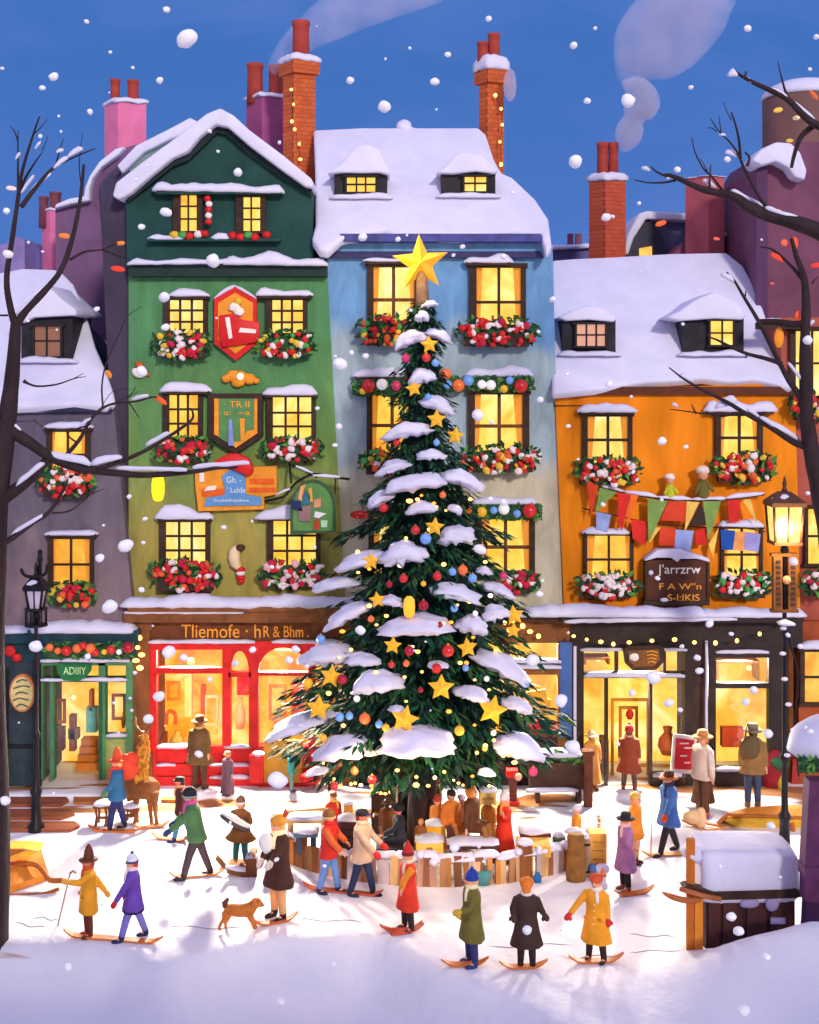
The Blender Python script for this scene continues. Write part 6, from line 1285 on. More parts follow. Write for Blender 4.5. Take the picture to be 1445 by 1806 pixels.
            lat([(.066, -.02), (.064, .02), (.056, .055), (.03, .064), (.004, .065)], hm, 'hat'); lat([(.06, -.022), (.115, -.028), (.118, -.018), (.066, -.004)], h2, 'hat_brim')
        elif hat == 'cloche':
            lat([(.075, -.045), (.076, -.02), (.07, .02), (.05, .055), (.004, .07)], hm, 'hat'); lat([(.068, -.042), (.08, -.04), (.08, -.022), (.07, -.02)], h2, 'hat_band')
        elif hat == 'fur':
            mb = MB(); mb.ell(c+up*.015*k, (.082*k, .086*k, .06*k), 16, 12, nz=.28, ns=4, seed=px); mb.obj('hat', hm, body)
        elif hat == 'cap':
            lat([(.066, -.018), (.072, .01), (.06, .036), (.03, .044), (.004, .045)], hm, 'hat'); mb = MB(); mb.ell(c+(fw*.075+up*-.01)*k, (.045*k, .04*k, .008*k), 12, 6, rot=rot); mb.obj('hat_peak', h2, body)
        elif hat == 'feather':
            mb = MB(); mb.ell(c+up*.01*k, (.08*k, .08*k, .062*k), 14, 10, nz=.16, ns=3, seed=px); mb.obj('hat', hm, body)
            mb = MB(); mb.tube([c+(sd*.05-fw*.03+up*.03)*k, c+(sd*.07-fw*.04+up*.09)*k, c+(sd*.06-fw*.04+up*.135)*k], [.012*k, .03*k, .006*k], n=8, sq=(1, .5)); mb.obj('hat_feather', h2, body)
        elif hat == 'hood':
            mb = MB(); mb.ell(P(0, -.012, .925), (.075*k, .074*k, .088*k), 14, 10, rot=rot, nz=.06, ns=3); mb.obj('hood', hm, body)
    return body, P, A
def board(label, x0, y0, x1, y1, rgb=(206, 112, 52), wpx=9, d0=None, both=True, thick=.03):
    """a wooden ski board with up-curled ends lying on the snow between two px points"""
    a, b = gp(x0, y0), gp(x1, y1); a.z = ground_z(a.x, a.y); b.z = ground_z(b.x, b.y); n = 20; u = (b-a); u.z = 0; Lh = u.length; u.normalize(); v = Vector((-u.y, u.x, 0)); rings = []
    base = (a+b)/2
    for i in range(n+1):
        t = i/n; p = a.lerp(b, t); e = min(t, 1-t)*Lh; cur = max(0, .26-e)/.26; z = .012+.10*cur*cur*(1 if both or t > .5 else 0); w_ = .075*(1-.75*cur*cur)
        p = Vector((p.x, p.y, ground_z(p.x, p.y)+z)); rings.append([p-v*w_, p+v*w_, p+v*w_+Vector((0, 0, thick)), p-v*w_+Vector((0, 0, thick))])
    mb = MB(); mb.loft(rings, 0, False); o = mb.obj('ski_board', cmat(rgb, rough=.5), base=base); return tag(o, label, 'ski board')

# --- foreground
person('person in a mustard coat and tall brown pointed hat leaning on a cane', 157, 1650, 142, face=-60, coat=(232, 158, 30), hem=.30, flare=.135, trouser=(104, 52, 34), boot=(104, 52, 34), hat='tall', hatc=(104, 54, 36), scarf=(206, 84, 50), hair=(150, 80, 50), mitt=(236, 170, 70), skin=SKINP,
       arms={1: ((-.13, -.1, -.07), (-.24, -.16, -.03)), -1: ((.12, .0, -.13), (.245, -.03, -.27))}, buttons=(240, 200, 90), pockets=(206, 128, 24))
a = gp(102, 1632); b_ = at(124, 1540, a.y-.1); mb = MB(); mb.tube([a+Vector((0, 0, -.02)), b_], .012, n=7); mb.tube([b_, b_+Vector((.05, 0, .04)), b_+Vector((.1, 0, 0))], .018, n=7); o = mb.obj('cane', cmat((150, 120, 90)), base=a); tag(o, 'thin pale walking cane held by the person in the tall brown hat', 'cane')
person('person in a purple coat and lilac leggings striding beside the mustard coat', 236, 1655, 146, face=-75, coat=(106, 70, 168), hem=.36, flare=.15, trouser=(132, 126, 206), boot=(34, 40, 84), hat='beanie', hatc=(226, 226, 240), hat2=(70, 70, 110), scarf=(240, 214, 214), hair=(206, 52, 40), mitt=(204, 40, 44), stride=.15, trim=(44, 34, 92), pockets=(128, 92, 180),
       arms={-1: ((-.05, .05, -.15), (-.08, .02, -.29)), 1: ((-.1, -.05, -.13), (-.21, -.02, -.31))}, lean=(-.03, 0))
board('long orange ski board under the mustard and purple coats', 113, 1650, 288, 1664)
person('person in a dark brown coat and orange hat with pale legs beside the dog', 492, 1620, 178, face=-50, coat=(70, 38, 26), hem=.335, flare=.165, trouser=(238, 176, 116), boot=(40, 30, 30), hat='feather', hatc=(238, 160, 56), hat2=(206, 70, 44), scarf=(248, 222, 170), hair=(236, 190, 120), wide=.075, mitt=(240, 220, 200),
       arms={-1: ((-.06, -.02, -.13), (-.10, -.1, -.22)), 1: ((-.08, -.12, -.12), (-.12, -.16, -.16))})
board('orange ski board under the dark brown coat beside the dog', 446, 1636, 526, 1622)
person('person in an orange and red long coat with a red pointed hat', 720, 1640, 142, face=-60, coat=(222, 56, 30), sleeve=(240, 140, 36), hem=.265, flare=.155, trouser=(44, 34, 38), boot=(44, 34, 38), hat='point', hatc=(206, 44, 40), hat2=(120, 30, 40), scarf=(238, 208, 176), hair=(214, 180, 120), wide=.085,
       arms={1: ((-.1, -.05, -.13), (-.13, -.12, -.22)), -1: ((.02, .03, -.15), (.02, -.02, -.28))})
board('red ski board under the orange and red long coat', 670, 1645, 748, 1642, (196, 76, 50)); board('second short red ski crossing under the orange and red coat', 690, 1652, 745, 1638, (204, 84, 56), both=False)
person('person in an olive green coat and blue knitted cap holding a yellow ball', 833, 1702, 162, face=-70, coat=(112, 104, 40), hem=.285, flare=.155, trouser=(52, 58, 116), boot=(52, 58, 116), hat='beanie', hatc=(34, 66, 156), hat2=(34, 66, 156), scarf=(240, 226, 180), hair=(214, 180, 130), mitt=(206, 170, 54), wide=.085, pockets=(92, 86, 34),
       arms={1: ((-.07, -.04, -.15), (-.17, -.06, -.165)), -1: ((.0, .02, -.15), (-.06, -.03, -.26))})
board('orange ski board under the olive green coat', 778, 1706, 862, 1703)
person('person seen from behind in a dark brown coat and fluffy orange hat', 929, 1708, 154, face=175, coat=(60, 40, 32), hem=.25, flare=.165, trouser=(44, 30, 30), boot=(44, 34, 36), hat='fur', hatc=(234, 128, 44), scarf=(242, 230, 216), hair=(230, 130, 50), wide=.07, mitt=(70, 46, 36),
       arms={1: ((-.055, -.01, -.13), (-.05, -.06, -.18)), -1: ((.055, -.01, -.12), (.09, -.04, -.17))})
board('orange ski board under the dark brown coat seen from behind', 880, 1710, 966, 1708)
person('person in a bright yellow orange coat reaching out a red mitten', 1052, 1698, 150, face=-30, coat=(238, 158, 34), hem=.235, flare=.165, trouser=(50, 34, 34), boot=(46, 32, 34), hat='feather', hatc=(222, 84, 44), hat2=(230, 120, 50), scarf=(246, 232, 214), hair=(220, 150, 90), wide=.095, mitt=(214, 50, 44), pockets=(220, 138, 26), buttons=(250, 220, 150),
       arms={-1: ((-.12, -.05, -.12), (-.225, -.08, -.24)), 1: ((.03, 0, -.15), (.035, -.03, -.28))})
board('orange ski board under the bright yellow orange coat', 1003, 1702, 1100, 1700)
# --- middle ground
person('person in a green jacket and black cap skating bent forward', 348, 1548, 156, face=-80, coat=(74, 116, 72), hem=.43, flare=.135, trouser=(78, 62, 70), boot=(44, 38, 42), hat='cloche', hatc=(28, 26, 32), hat2=(130, 160, 170), scarf=(196, 84, 150), hair=(206, 110, 80), stride=.15, lean=(-.16, 0), mitt=(40, 60, 100),
       arms={1: ((-.09, -.06, -.10), (-.24, -.08, -.21)), -1: ((-.08, .02, -.12), (-.2, .02, -.22))})
board('orange ski board under the skater in the green jacket', 298, 1550, 398, 1542)
person('person in a maroon coat and blue trousers behind the skater in green', 322, 1482, 112, face=-80, coat=(84, 38, 32), hem=.42, flare=.14, trouser=(76, 142, 180), boot=(34, 52, 100), hat='cap', hatc=(30, 26, 32), scarf=(236, 160, 120), hair=(40, 30, 30), stride=.13, skin=SKINP, lean=(-.08, 0))
board('orange ski board under the maroon coat', 268, 1478, 336, 1486)
person('person in a teal coat and red hat carrying red bundles by the benches', 207, 1464, 128, face=-80, coat=(44, 104, 148), hem=.43, flare=.15, trouser=(44, 50, 110), boot=(46, 32, 40), hat='tall', hatc=(224, 80, 44), hat2=(240, 220, 120), scarf=(220, 64, 48), hair=(230, 200, 120), stride=.1, mitt=(90, 140, 80), arms={1: ((-.06, -.06, -.14), (-.13, -.08, -.22))})
mb = MB(); p = at(222, 1346, gd(1464)+.15)
for k, (dx, dz, r) in enumerate([(0, 0, .2), (.14, .08, .15), (.05, -.2, .17), (.16, -.12, .14)]): mb.ell(p+Vector((dx, 0, dz)), (r, r*.7, r), nz=.2, seed=k)
o = mb.obj('red_bundle', cmat((224, 72, 44)), base=p); tag(o, 'red cloth bundle carried on the back of the teal coated person', 'bundle')
board('long orange ski board under the teal coated person', 156, 1466, 250, 1470); board('second thin ski behind the teal coated person', 232, 1464, 300, 1458, (200, 124, 76))
person('person in a red jacket and light blue jeans on a shared board', 580, 1576, 146, face=70, coat=(198, 40, 30), sleeve=(206, 96, 46), hem=.44, flare=.125, trouser=(104, 142, 206), boot=(32, 40, 60), hat='cloche', hatc=(134, 86, 46), hat2=(220, 190, 140), scarf=(206, 36, 36), hair=(200, 150, 100), stride=.1, arms={-1: ((.09, -.08, -.12), (.2, -.08, -.235)), 1: ((.07, .04, -.13), (.17, .04, -.23))})
person('person in a beige coat and navy trousers with red mittens on a shared board', 638, 1580, 152, face=70, coat=(206, 172, 142), hem=.42, flare=.155, trouser=(36, 48, 86), boot=(30, 40, 66), hat='cap', hatc=(34, 30, 40), hat2=(60, 60, 130), scarf=(216, 190, 160), hair=(140, 50, 40), skin=SKINP, stride=.12, mitt=(216, 40, 40), arms={-1: ((.1, -.08, -.13), (.2, -.1, -.235)), 1: ((.08, .04, -.14), (.2, .02, -.25))})
board('red brown ski board shared by the red jacket and the beige coat', 534, 1568, 676, 1582, (200, 98, 70))
person('person in a lilac pink coat and black hat facing the lamp post', 1104, 1570, 136, face=-70, coat=(164, 108, 152), hem=.27, flare=.155, trouser=(40, 30, 38), boot=(140, 84, 60), hat='brim', hatc=(44, 38, 38), scarf=(230, 190, 180), hair=(226, 150, 100), skin=SKINP, wide=.07, arms={1: ((-.05, -.08, -.14), (.01, -.12, -.17))})
board('thin orange ski board under the lilac pink coat', 1084, 1582, 1154, 1573)
person('person in an orange coat and pale trousers behind the lilac pink coat', 1120, 1523, 122, face=60, coat=(222, 132, 34), hem=.38, flare=.15, trouser=(236, 184, 140), boot=(84, 44, 34), hat='fur', hatc=(226, 176, 90), hair=(224, 160, 80), wide=.05)
person('person in a blue coat and wide brown hat walking with a stick', 1180, 1504, 142, face=-65, coat=(72, 118, 184), hem=.36, flare=.16, trouser=(44, 38, 44), boot=(40, 34, 40), hat='brim', hatc=(104, 60, 40), hat2=(206, 120, 70), scarf=(50, 60, 90), hair=(70, 44, 36), stride=.17, mitt=(226, 92, 46), arms={1: ((-.06, -.04, -.14), (-.12, -.06, -.285)), -1: ((.02, .02, -.15), (.02, 0, -.29))})
a = gp(1148, 1506); mb = MB(); mb.tube([a, at(1150, 1450, a.y)], .012, n=6); o = mb.obj('walking_stick', cmat((206, 160, 110)), base=a); tag(o, 'thin pale stick in the hand of the blue coated walker', 'stick')
board('long orange ski under the blue coated walker', 1132, 1512, 1222, 1506, (226, 150, 80))
# --- by the shops
person('tall person in a brown coat in front of the red shop window', 352, 1384, 128, face=160, coat=(90, 66, 34), hem=.36, flare=.17, trouser=(70, 46, 30), boot=(60, 38, 28), hat='brim', hatc=(96, 66, 40), scarf=(214, 170, 110), hair=(120, 80, 50), wide=.07, d=29.55)
person('person in a purple grey coat and flat cap at the red shop base', 402, 1410, 78, face=-40, coat=(88, 62, 78), hem=.06, flare=.17, trouser=(70, 60, 80), boot=(60, 50, 60), hat='cap', hatc=(150, 120, 90), hair=(220, 180, 150))
person('person in teal clothes standing behind the left branches of the tree', 514, 1384, 74, face=100, coat=(64, 168, 164), hem=.42, flare=.12, trouser=(126, 160, 160), boot=(60, 66, 80), hat=None, hair=(226, 150, 70), d=29.35)
person('person in a rust coat and red hat at the lit orange shop door', 1110, 1392, 112, face=170, coat=(128, 52, 24), hem=.28, flare=.175, trouser=(70, 48, 44), boot=(110, 50, 40), hat='beanie', hatc=(204, 40, 36), hat2=(204, 40, 36), scarf=(214, 176, 130), hair=(120, 70, 40), wide=.09, d=29.5)
cream_, _p, _a = person('person in a cream blouse and long brown skirt beside the red menu board', 1240, 1440, 150, face=-60, coat=(222, 196, 174), hem=.45, flare=.14, trouser=(90, 58, 36), boot=(200, 90, 60), hat='brim', hatc=(206, 140, 80), hair=(190, 120, 70), coatname='blouse', sleeve=(228, 206, 186))
b = gp(1240, 1436); mb = MB(); mb.lathe((b.x, b.y, .28), [(.27, 0), (.25, .1), (.18, .5), (.14, .62)], 16, sy=.8); mb.obj('skirt', cmat((88, 56, 34)), cream_)
person('person in an olive brown coat and grey hat by the orange shop window', 1328, 1424, 146, face=175, coat=(138, 104, 56), hem=.42, flare=.15, trouser=(60, 72, 104), boot=(110, 84, 40), hat='brim', hatc=(128, 116, 90), hair=(90, 66, 40), wide=.06)
mb = MB(); p = at(1324, 1318, gd(1424)-.22); mb.ell(p, (.22, .12, .26), nz=.08); mb.tube([p+Vector((-.12, 0, .2)), p+Vector((-.05, .1, .5)), p+Vector((.1, .02, .2))], .025, n=6); o = mb.obj('rucksack', cmat((96, 78, 48)), base=p-Vector((0, 0, .26))); tag(o, 'olive rucksack on the back of the person in the grey hat', 'rucksack')
person('pale orange clad person half hidden beside the orange shop door', 1044, 1388, 102, face=20, coat=(232, 160, 80), hem=.12, flare=.16, trouser=(214, 140, 70), boot=(150, 90, 50), hat='brim', hatc=(240, 214, 160), hair=(220, 150, 90), d=29.5)
# --- round the tree
person('person in a dark brown coat sitting on the bench right of the trunk', 832, 1500, 140, face=60, coat=(96, 54, 28), trouser=(150, 100, 50), boot=(70, 44, 30), hat='hood', hatc=(230, 140, 60), hair=None, sit=True, d=25.3)
person('person in a red robe standing right of the tree trunk', 890, 1504, 122, face=-60, coat=(220, 50, 28), hem=.16, flare=.17, trouser=(90, 40, 30), boot=(70, 40, 34), hat='beanie', hatc=(224, 214, 220), hair=(220, 190, 180), scarf=(240, 150, 70), d=25.4, arms={1: ((-.06, -.08, -.12), (-.08, -.12, -.05))})
person('person in a yellow orange jacket leaning over the barrels', 1016, 1480, 92, face=-100, coat=(232, 150, 40), hem=.36, flare=.2, trouser=(74, 112, 140), boot=(40, 40, 60), hat='fur', hatc=(210, 206, 214), hair=None, lean=(.06, 0), d=25.6)
person('person in a black coat bent over the dark bench left of the trunk', 704, 1522, 118, face=-80, coat=(34, 34, 46), trouser=(30, 26, 34), boot=(30, 26, 30), hat='cloche', hatc=(22, 22, 30), hair=None, sit=True, d=25.0, skin=SKINP, arms={1: ((-.1, -.08, -.12), (-.26, -.1, -.19))})
person('person in an orange coat sitting at the foot of the trunk', 796, 1490, 118, face=30, coat=(220, 122, 46), trouser=(190, 110, 50), boot=(120, 60, 40), hat='cap', hatc=(60, 40, 30), hair=(60, 40, 30), sit=True, d=25.7)
person('person in a brown jacket with a white drum riding the wooden sleigh', 425, 1530, 122, face=-20, coat=(120, 74, 34), hem=.40, flare=.2, trouser=(40, 116, 116), boot=(70, 44, 34), hat='beanie', hatc=(130, 84, 60), hat2=(226, 226, 236), hair=(90, 50, 40), wide=.09, arms={1: ((.06, -.1, -.1), (.0, -.16, -.14)), -1: ((-.06, -.1, -.1), (-.06, -.18, -.1))})

person('small person with a puffy pink cap and pale coat right of the trunk', 814, 1470, 92, face=40, coat=(236, 190, 150), hem=.1, flare=.17, trouser=(150, 100, 60), boot=(90, 60, 50), hat='fur', hatc=(230, 196, 220), hair=None, d=26.2)
person('person in a crimson shawl and yellow scarf left of the trunk', 588, 1482, 96, face=30, coat=(206, 50, 34), hem=.1, flare=.18, trouser=(120, 60, 40), boot=(80, 50, 40), hat='cap', hatc=(150, 90, 50), scarf=(244, 196, 90), hair=(120, 70, 40), d=26.3)
person('child in a brown hood between the crates by the fence', 742, 1500, 74, face=-20, coat=(150, 88, 44), hem=.1, flare=.17, trouser=(90, 60, 40), boot=(70, 50, 40), hat='hood', hatc=(206, 120, 50), hair=None, d=25.5)
person('person in an ochre cloak behind the snow topped bench right of the trunk', 862, 1470, 86, face=-30, coat=(196, 128, 52), hem=.1, flare=.18, trouser=(90, 60, 40), boot=(70, 50, 40), hat='beanie', hatc=(150, 60, 40), hair=None, d=26.3)
person('person in a brown coat at the counter of the dark stall', 684, 1478, 96, face=150, coat=(140, 84, 46), hem=.12, flare=.17, trouser=(90, 60, 40), boot=(70, 50, 40), hat='brim', hatc=(104, 70, 40), hair=(90, 60, 40), d=25.9)
person('person in an orange shawl between the trunk and the yellow crates', 772, 1494, 100, face=-40, coat=(226, 134, 52), hem=.1, flare=.18, trouser=(120, 70, 40), boot=(80, 50, 40), hat='beanie', hatc=(176, 60, 40), hair=(110, 70, 40), d=25.9)
# --- dog
a = gp(392, 1640); d = a.y; s = d/F
def dp(x, y, dy=0): return at(x, y, d+dy)
mb = MB()
mb.tube([dp(398, 1608), dp(408, 1605), dp(425, 1606), dp(440, 1605), dp(446, 1602)], [9*s, 11*s, 11*s, 13*s, 9*s], n=12)
mb.tube([dp(443, 1602), dp(448, 1594)], [10*s, 9*s], n=10); mb.ell(dp(452, 1592), (10*s, 9*s, 9*s)); mb.tube([dp(456, 1593), dp(464, 1597)], [6*s, 4*s], n=8)
for q in (-.1, .1):
    mb.ell(dp(446, 1594, q*.9), (3.5*s, 2.5*s, 6*s)); o_ = 4 if q > 0 else 0
    mb.tube([dp(399+o_, 1610, q), dp(396+o_, 1622, q), dp(390+o_*2, 1628, q), dp(386+o_*3, 1639, q*1)], [8*s, 5*s, 3*s, 2.6*s], n=8); mb.ell(dp(388+o_*3, 1639, q), (4*s, 3*s, 2.4*s))
    mb.tube([dp(440, 1608, q), dp(441+o_, 1620, q), dp(446+o_, 1629, q), dp(448+o_, 1637, q)], [6.5*s, 4*s, 3*s, 2.6*s], n=8); mb.ell(dp(450+o_, 1637, q), (4*s, 3*s, 2.4*s))
mb.tube([dp(400, 1604), dp(397, 1594), dp(402, 1586)], [4*s, 4.5*s, 2*s], n=8)
dog = mb.obj('dog', mat('fur_ginger', (204, 116, 44), var=.22, scale=9, bump=.3), base=a, remesh=.016, sm_it=2); tag(dog, 'small ginger dog with raised tail in front of the dark brown coat', 'dog')
mb = MB(); mb.ell(dp(465, 1597), 1.8*s, 8, 6); mb.ell(dp(455, 1589, -9*s), 1.3*s, 6, 5); mb.obj('nose_and_eye', EYE, dog)
mb = MB(); mb.tube([dp(398, 1600, -.01), dp(396.6, 1593), dp(402.6, 1584.5)], [4.6*s, 5.2*s, 2.6*s], n=9); mb.obj('tail_tip', cmat((104, 56, 36)), dog)
# --- reindeer figure
d = gd(1456); s = d/F; a = at(255, 1456, d); a.z = 0
mb = MB()
mb.tube([dp(232, 1384, .35), dp(246, 1388, .15), dp(262, 1390, 0), dp(272, 1394, -.1)], [17*s, 20*s, 20*s, 16*s], n=14)
mb.tube([dp(240, 1380, .25), dp(246, 1345, .2), dp(252, 1310, .15)], [16*s, 13*s, 11*s], n=12)
mb.ell(dp(252, 1300, .1), (9*s, 14*s, 12*s)); mb.tube([dp(250, 1302, 0), dp(247, 1312, -.18)], [8*s, 5*s], n=8)
for x, dy in ((230, .5), (240, .2), (264, .12), (273, -.2)):
    mb.tube([dp(x, 1396, dy), dp(x+1, 1420, dy), dp(x+2, 1434, dy+.03), at(x+4, 1456, d) if dy < .15 else dp(x+2, 1450, dy)], [9*s, 5*s, 4*s, 3.4*s], n=8)
    mb.ell((at(x+5, 1455, d) if dy < .15 else dp(x+2, 1450, dy)), (5*s, 5*s, 3.5*s))
for q in (-8, 8): mb.ell(dp(252+q, 1290, .12), (3*s, 2*s, 6*s))
deer = mb.obj('reindeer', mat('fur_brown', (134, 80, 36), var=.25, scale=7, bump=.3), base=a, remesh=.02, sm_it=2); tag(deer, 'brown reindeer with a golden shaggy neck behind the teal coated person', 'reindeer')
mb = MB()
for i in range(90):
    y = U(1300, 1378); x = 244+8*(1378-y)/78+U(-6, 14); p = dp(x, y, -.04-U(0, .1)); mb.ell(p, (U(2.5, 4.5)*s, 2*s, U(4, 7)*s), 6, 5)
mb.obj('neck_fur', mat('fur_gold', (206, 136, 44), var=.25, scale=9), deer)
mb = MB()
for q in (-1, 1):
    mb.tube(poly_smooth([dp(252+q*5, 1290, .12), dp(252+q*14, 1278, .15), dp(252+q*13, 1264, .1)]), [3*s]*6+[1*s], n=6); mb.tube([dp(252+q*13, 1278, .15), dp(252+q*20, 1270, .1)], [2*s, 1*s], n=6)
mb.obj('antlers', cmat((120, 84, 50)), deer)
# ================================================================ market, fence, sledges and the rest of the square
def wobj(name, label, cat, mb, m_, base, group=None, **k):
    return tag(mb.obj(name, m_, base=base, **k), label, cat, group)
# low stake fence round the tree
FCX, FCY, FRX, FRY = (772-CX)*25/F, 26.6, 3.35, 2.35
t = thing('stake_fence', 'low curved fence of coloured wooden stakes with snowy rail round the tree', 'fence', (FCX, FCY-FRY, 0))
cols = [(196, 128, 60), (150, 92, 40), (206, 160, 120), (188, 140, 116), (120, 74, 40), (214, 168, 110), (176, 124, 76), (202, 140, 96), (140, 90, 60), (196, 176, 176)]
rf_ = random.Random(3); nst = 70
for i in range(nst):
    a = math.pi*(1.0+ (i+.5)/nst)+rf_.uniform(-.01, .01); x = FCX+FRX*math.cos(a); y = FCY+FRY*math.sin(a); h = rf_.uniform(.42, .56); w_ = rf_.uniform(.045, .085)
    if i in (14, 46, 55): h = .68; w_ = .13
    tn = Vector((-FRX*math.sin(a), FRY*math.cos(a), 0)).normalized(); nn = Vector((-tn.y, tn.x, 0)); c = Vector((x, y, 0)); mb = MB()
    l_ = Vector((rf_.uniform(-.02, .02), 0, 0)); q = [c-tn*w_-nn*.03, c+tn*w_-nn*.03, c+tn*w_+nn*.03, c-tn*w_+nn*.03]
    mb.hexa([v+Vector((0, 0, -.08)) for v in q]+[v+l_+Vector((0, 0, h)) for v in q]); pk = mb.obj('stake', cmat(cols[rf_.randrange(10)] if i not in (14, 46, 55) else (140, 84, 36), var=.25, stretch=(1, 1, .3)), t)
    if i in (14, 46, 55) or rf_.random() < .12:
        mb = MB(); mb.ell(c+Vector((0, 0, h+.03)), (w_*1.3, .12, .075), 10, 6, nz=.2, seed=i); mb.obj('snow', SNOW, pk)
u = 1.0; k = 0
while u < 2.0:
    du = rf_.uniform(.035, .1); u0, u1 = math.pi*u, math.pi*min(2.0, u+du*1.15); k += 1; mb = MB(); zz = .47+rf_.uniform(-.02, .03); rr = rf_.uniform(.02, .16)
    if rf_.random() < .88: mb.strip((FCX+(FRX-rr)*math.cos(u0), FCY+(FRY-rr)*math.sin(u0), zz), (FCX+(FRX-rr)*math.cos(u1), FCY+(FRY-rr)*math.sin(u1), zz+rf_.uniform(-.02, .02)), rf_.uniform(.06, .13), rf_.uniform(.2, .36), k, taper=.12); mb.obj('snow', SNOW, t)
    u += du
for nm, x0, x1, y0, y1, rgb in (('blue_bucket', 800, 812, 1523, 1545, (60, 120, 150)), ('teal_board', 838, 866, 1536, 1560, (74, 136, 136)), ('blue_cone', 940, 956, 1538, 1556, (40, 96, 150))):
    d = gd(y1)-.02; a = at((x0+x1)/2, y1, d); mb = MB(); r = (x1-x0)/2*d/F; mb.lathe(a, [(r*.85, 0), (r, (y1-y0)*d/F*.5), (r*(.4 if 'cone' in nm else 1.02), (y1-y0)*d/F)], 14, sy=.5)
    wobj(nm, {'blue_bucket': 'small blue grey bucket against the stake fence', 'teal_board': 'teal tub against the stake fence behind the blue knitted cap', 'blue_cone': 'blue cone standing against the right part of the stake fence'}[nm], 'tub' if 'board' in nm else nm.split('_')[1], mb, cmat(rgb), a)
# benches, stall and crates round the trunk
def bench(label, x0, x1, ytop, ybot, d, seat, back=None, snow=True, legc=None, arm=False):
    a = at((x0+x1)/2, ybot, d); X0, X1 = at(x0, 0, d).x, at(x1, 0, d).x; s = d/F; zt = CZ-(ytop-HY)*s; zb = max(0, CZ-(ybot-HY)*s)
    t = thing('bench', label, 'bench', (a.x, d, zb)); m_ = cmat(seat, var=.2)
    mb = MB(); mb.box(X0, X1, d-.22, d+.22, zt-.07, zt); mb.obj('seat', m_, t)
    for x in (X0+.06, X1-.14):
        for y in (d-.2, d+.12):
            mb = MB(); mb.box(x, x+.08, y, y+.08, zb, zt-.07); mb.obj('leg', cmat(legc or seat, var=.2), t)
    if back:
        mb = MB(); mb.prism([(p[0], p[1]) for p in back], d+.2, d+.27); mb.obj('backrest', m_, t)
    if snow:
        mb = MB(); mb.strip((X0, d-.02, zt), (X1, d-.02, zt), .09, .46, x0); mb.obj('snow', SNOW, t)
    return t
bench('blue green bench under thick snow left of the trunk', 520, 562, 1464, 1500, 25.2, (74, 112, 124), legc=(50, 64, 96))
bench('long sandy snow covered bench behind the blue green bench', 504, 580, 1440, 1486, 26.0, (206, 164, 104), back=[(506, 1430), (578, 1424), (580, 1442), (506, 1450)])
bench('dark maroon sleigh bench right of the trunk', 788, 880, 1484, 1516, 25.0, (78, 46, 38), back=[(788, 1460), (797, 1455), (804, 1476), (806, 1496), (788, 1492)])
bench('black bench under the person in the black coat', 664, 712, 1490, 1516, 24.8, (44, 30, 34), snow=False)
bench('small dark snow topped bench by the barrels', 916, 970, 1464, 1490, 25.4, (92, 44, 38)); bench('thin bench with snow and a pale bowl by the barrels', 914, 960, 1486, 1510, 25.1, (70, 40, 36))
# dark stall behind the trunk
d = 27.0; t = thing('market_stall', 'dark wooden stall hut under the lowest branches of the tree', 'stall', (at(700, 0, d).x, d, 0))
mb = MB(); mb.pbox(655, 700, 1392, 1478, d, d+.5); mb.pbox(700, 776, 1396, 1484, d+.05, d+.5); mb.obj('hut_wall', WOODD, t)
mb = MB(); mb.pbox(660, 696, 1438, 1444, d-.3, d); mb.pbox(704, 776, 1448, 1455, d-.3, d+.04); mb.obj('counter', WOODB, t)
mb = MB(); mb.pbox(698, 702, 1386, 1480, d-.06, d-.001); mb.pbox(776, 780, 1386, 1484, d-.06, d+.4); mb.obj('post', cmat((200, 180, 150)), t)
mb = MB(); pstrip(mb, 658, 1438, 698, 1438, 5, d-.16, .28, 3); pstrip(mb, 704, 1448, 772, 1448, 6, d-.14, .28, 4); mb.obj('snow', SNOW, t)
bulb_line('short string of warm lights over the dark stall', [(656, 1392), (664, 1396), (672, 1399), (680, 1400), (688, 1397)], 26.85, r=.035)
def crate(label, x0, x1, y0, y1, d, rgb, snow=True, heart=False, name='crate'):
    a = at((x0+x1)/2, y1, d); s = d/F; X0, X1 = at(x0, 0, d).x, at(x1, 0, d).x; zt, zb = CZ-(y0-HY)*s, max(0, CZ-(y1-HY)*s); w_ = min(.5, X1-X0)
    t = thing(name, label, 'crate', (a.x, d, zb)); m_ = cmat(rgb, var=.2)
    n = max(2, int((zt-zb)/.14)); mb = MB()
    for i in range(n):
        z0_, z1_ = zb+(zt-zb)*i/n+.008, zb+(zt-zb)*(i+1)/n-.008; mb.box(X0+.02, X1-.02, d, d+w_, z0_, z1_)
    mb.obj('boards', m_, t); mb = MB(); mb.box(X0, X0+.06, d-.02, d+w_+.02, zb, zt); mb.box(X1-.06, X1, d-.02, d+w_+.02, zb, zt); mb.obj('corner_post', m_, t)
    if snow: mb = MB(); mb.strip((X0-.02, d+w_/2, zt), (X1+.02, d+w_/2, zt), .1, w_, x0); mb.obj('snow', SNOW, t)
    if heart:
        c = at((x0+x1)/2, (y0+y1)/2, d-.02); mb = MB(); q = [(c.x+.06*math.sin(k*.2618)**3*1.0, c.z+.06*(.8125*math.cos(k*.2618)-.3125*math.cos(k*.5236)-.125*math.cos(k*.7854)-.0625*math.cos(k*1.0472))) for k in range(24)]
        mb.wprism(q, d-.03, d-.001); mb.obj('heart', cmat((170, 100, 60)), t)
    return t
crate('yellow crate with a heart in front of the trunk', 734, 782, 1488, 1510, 24.9, (240, 190, 80), heart=True)
crate('small orange yellow crate with a heart beside the red robe', 914, 972, 1492, 1512, 24.7, (236, 176, 76), snow=False, heart=True)
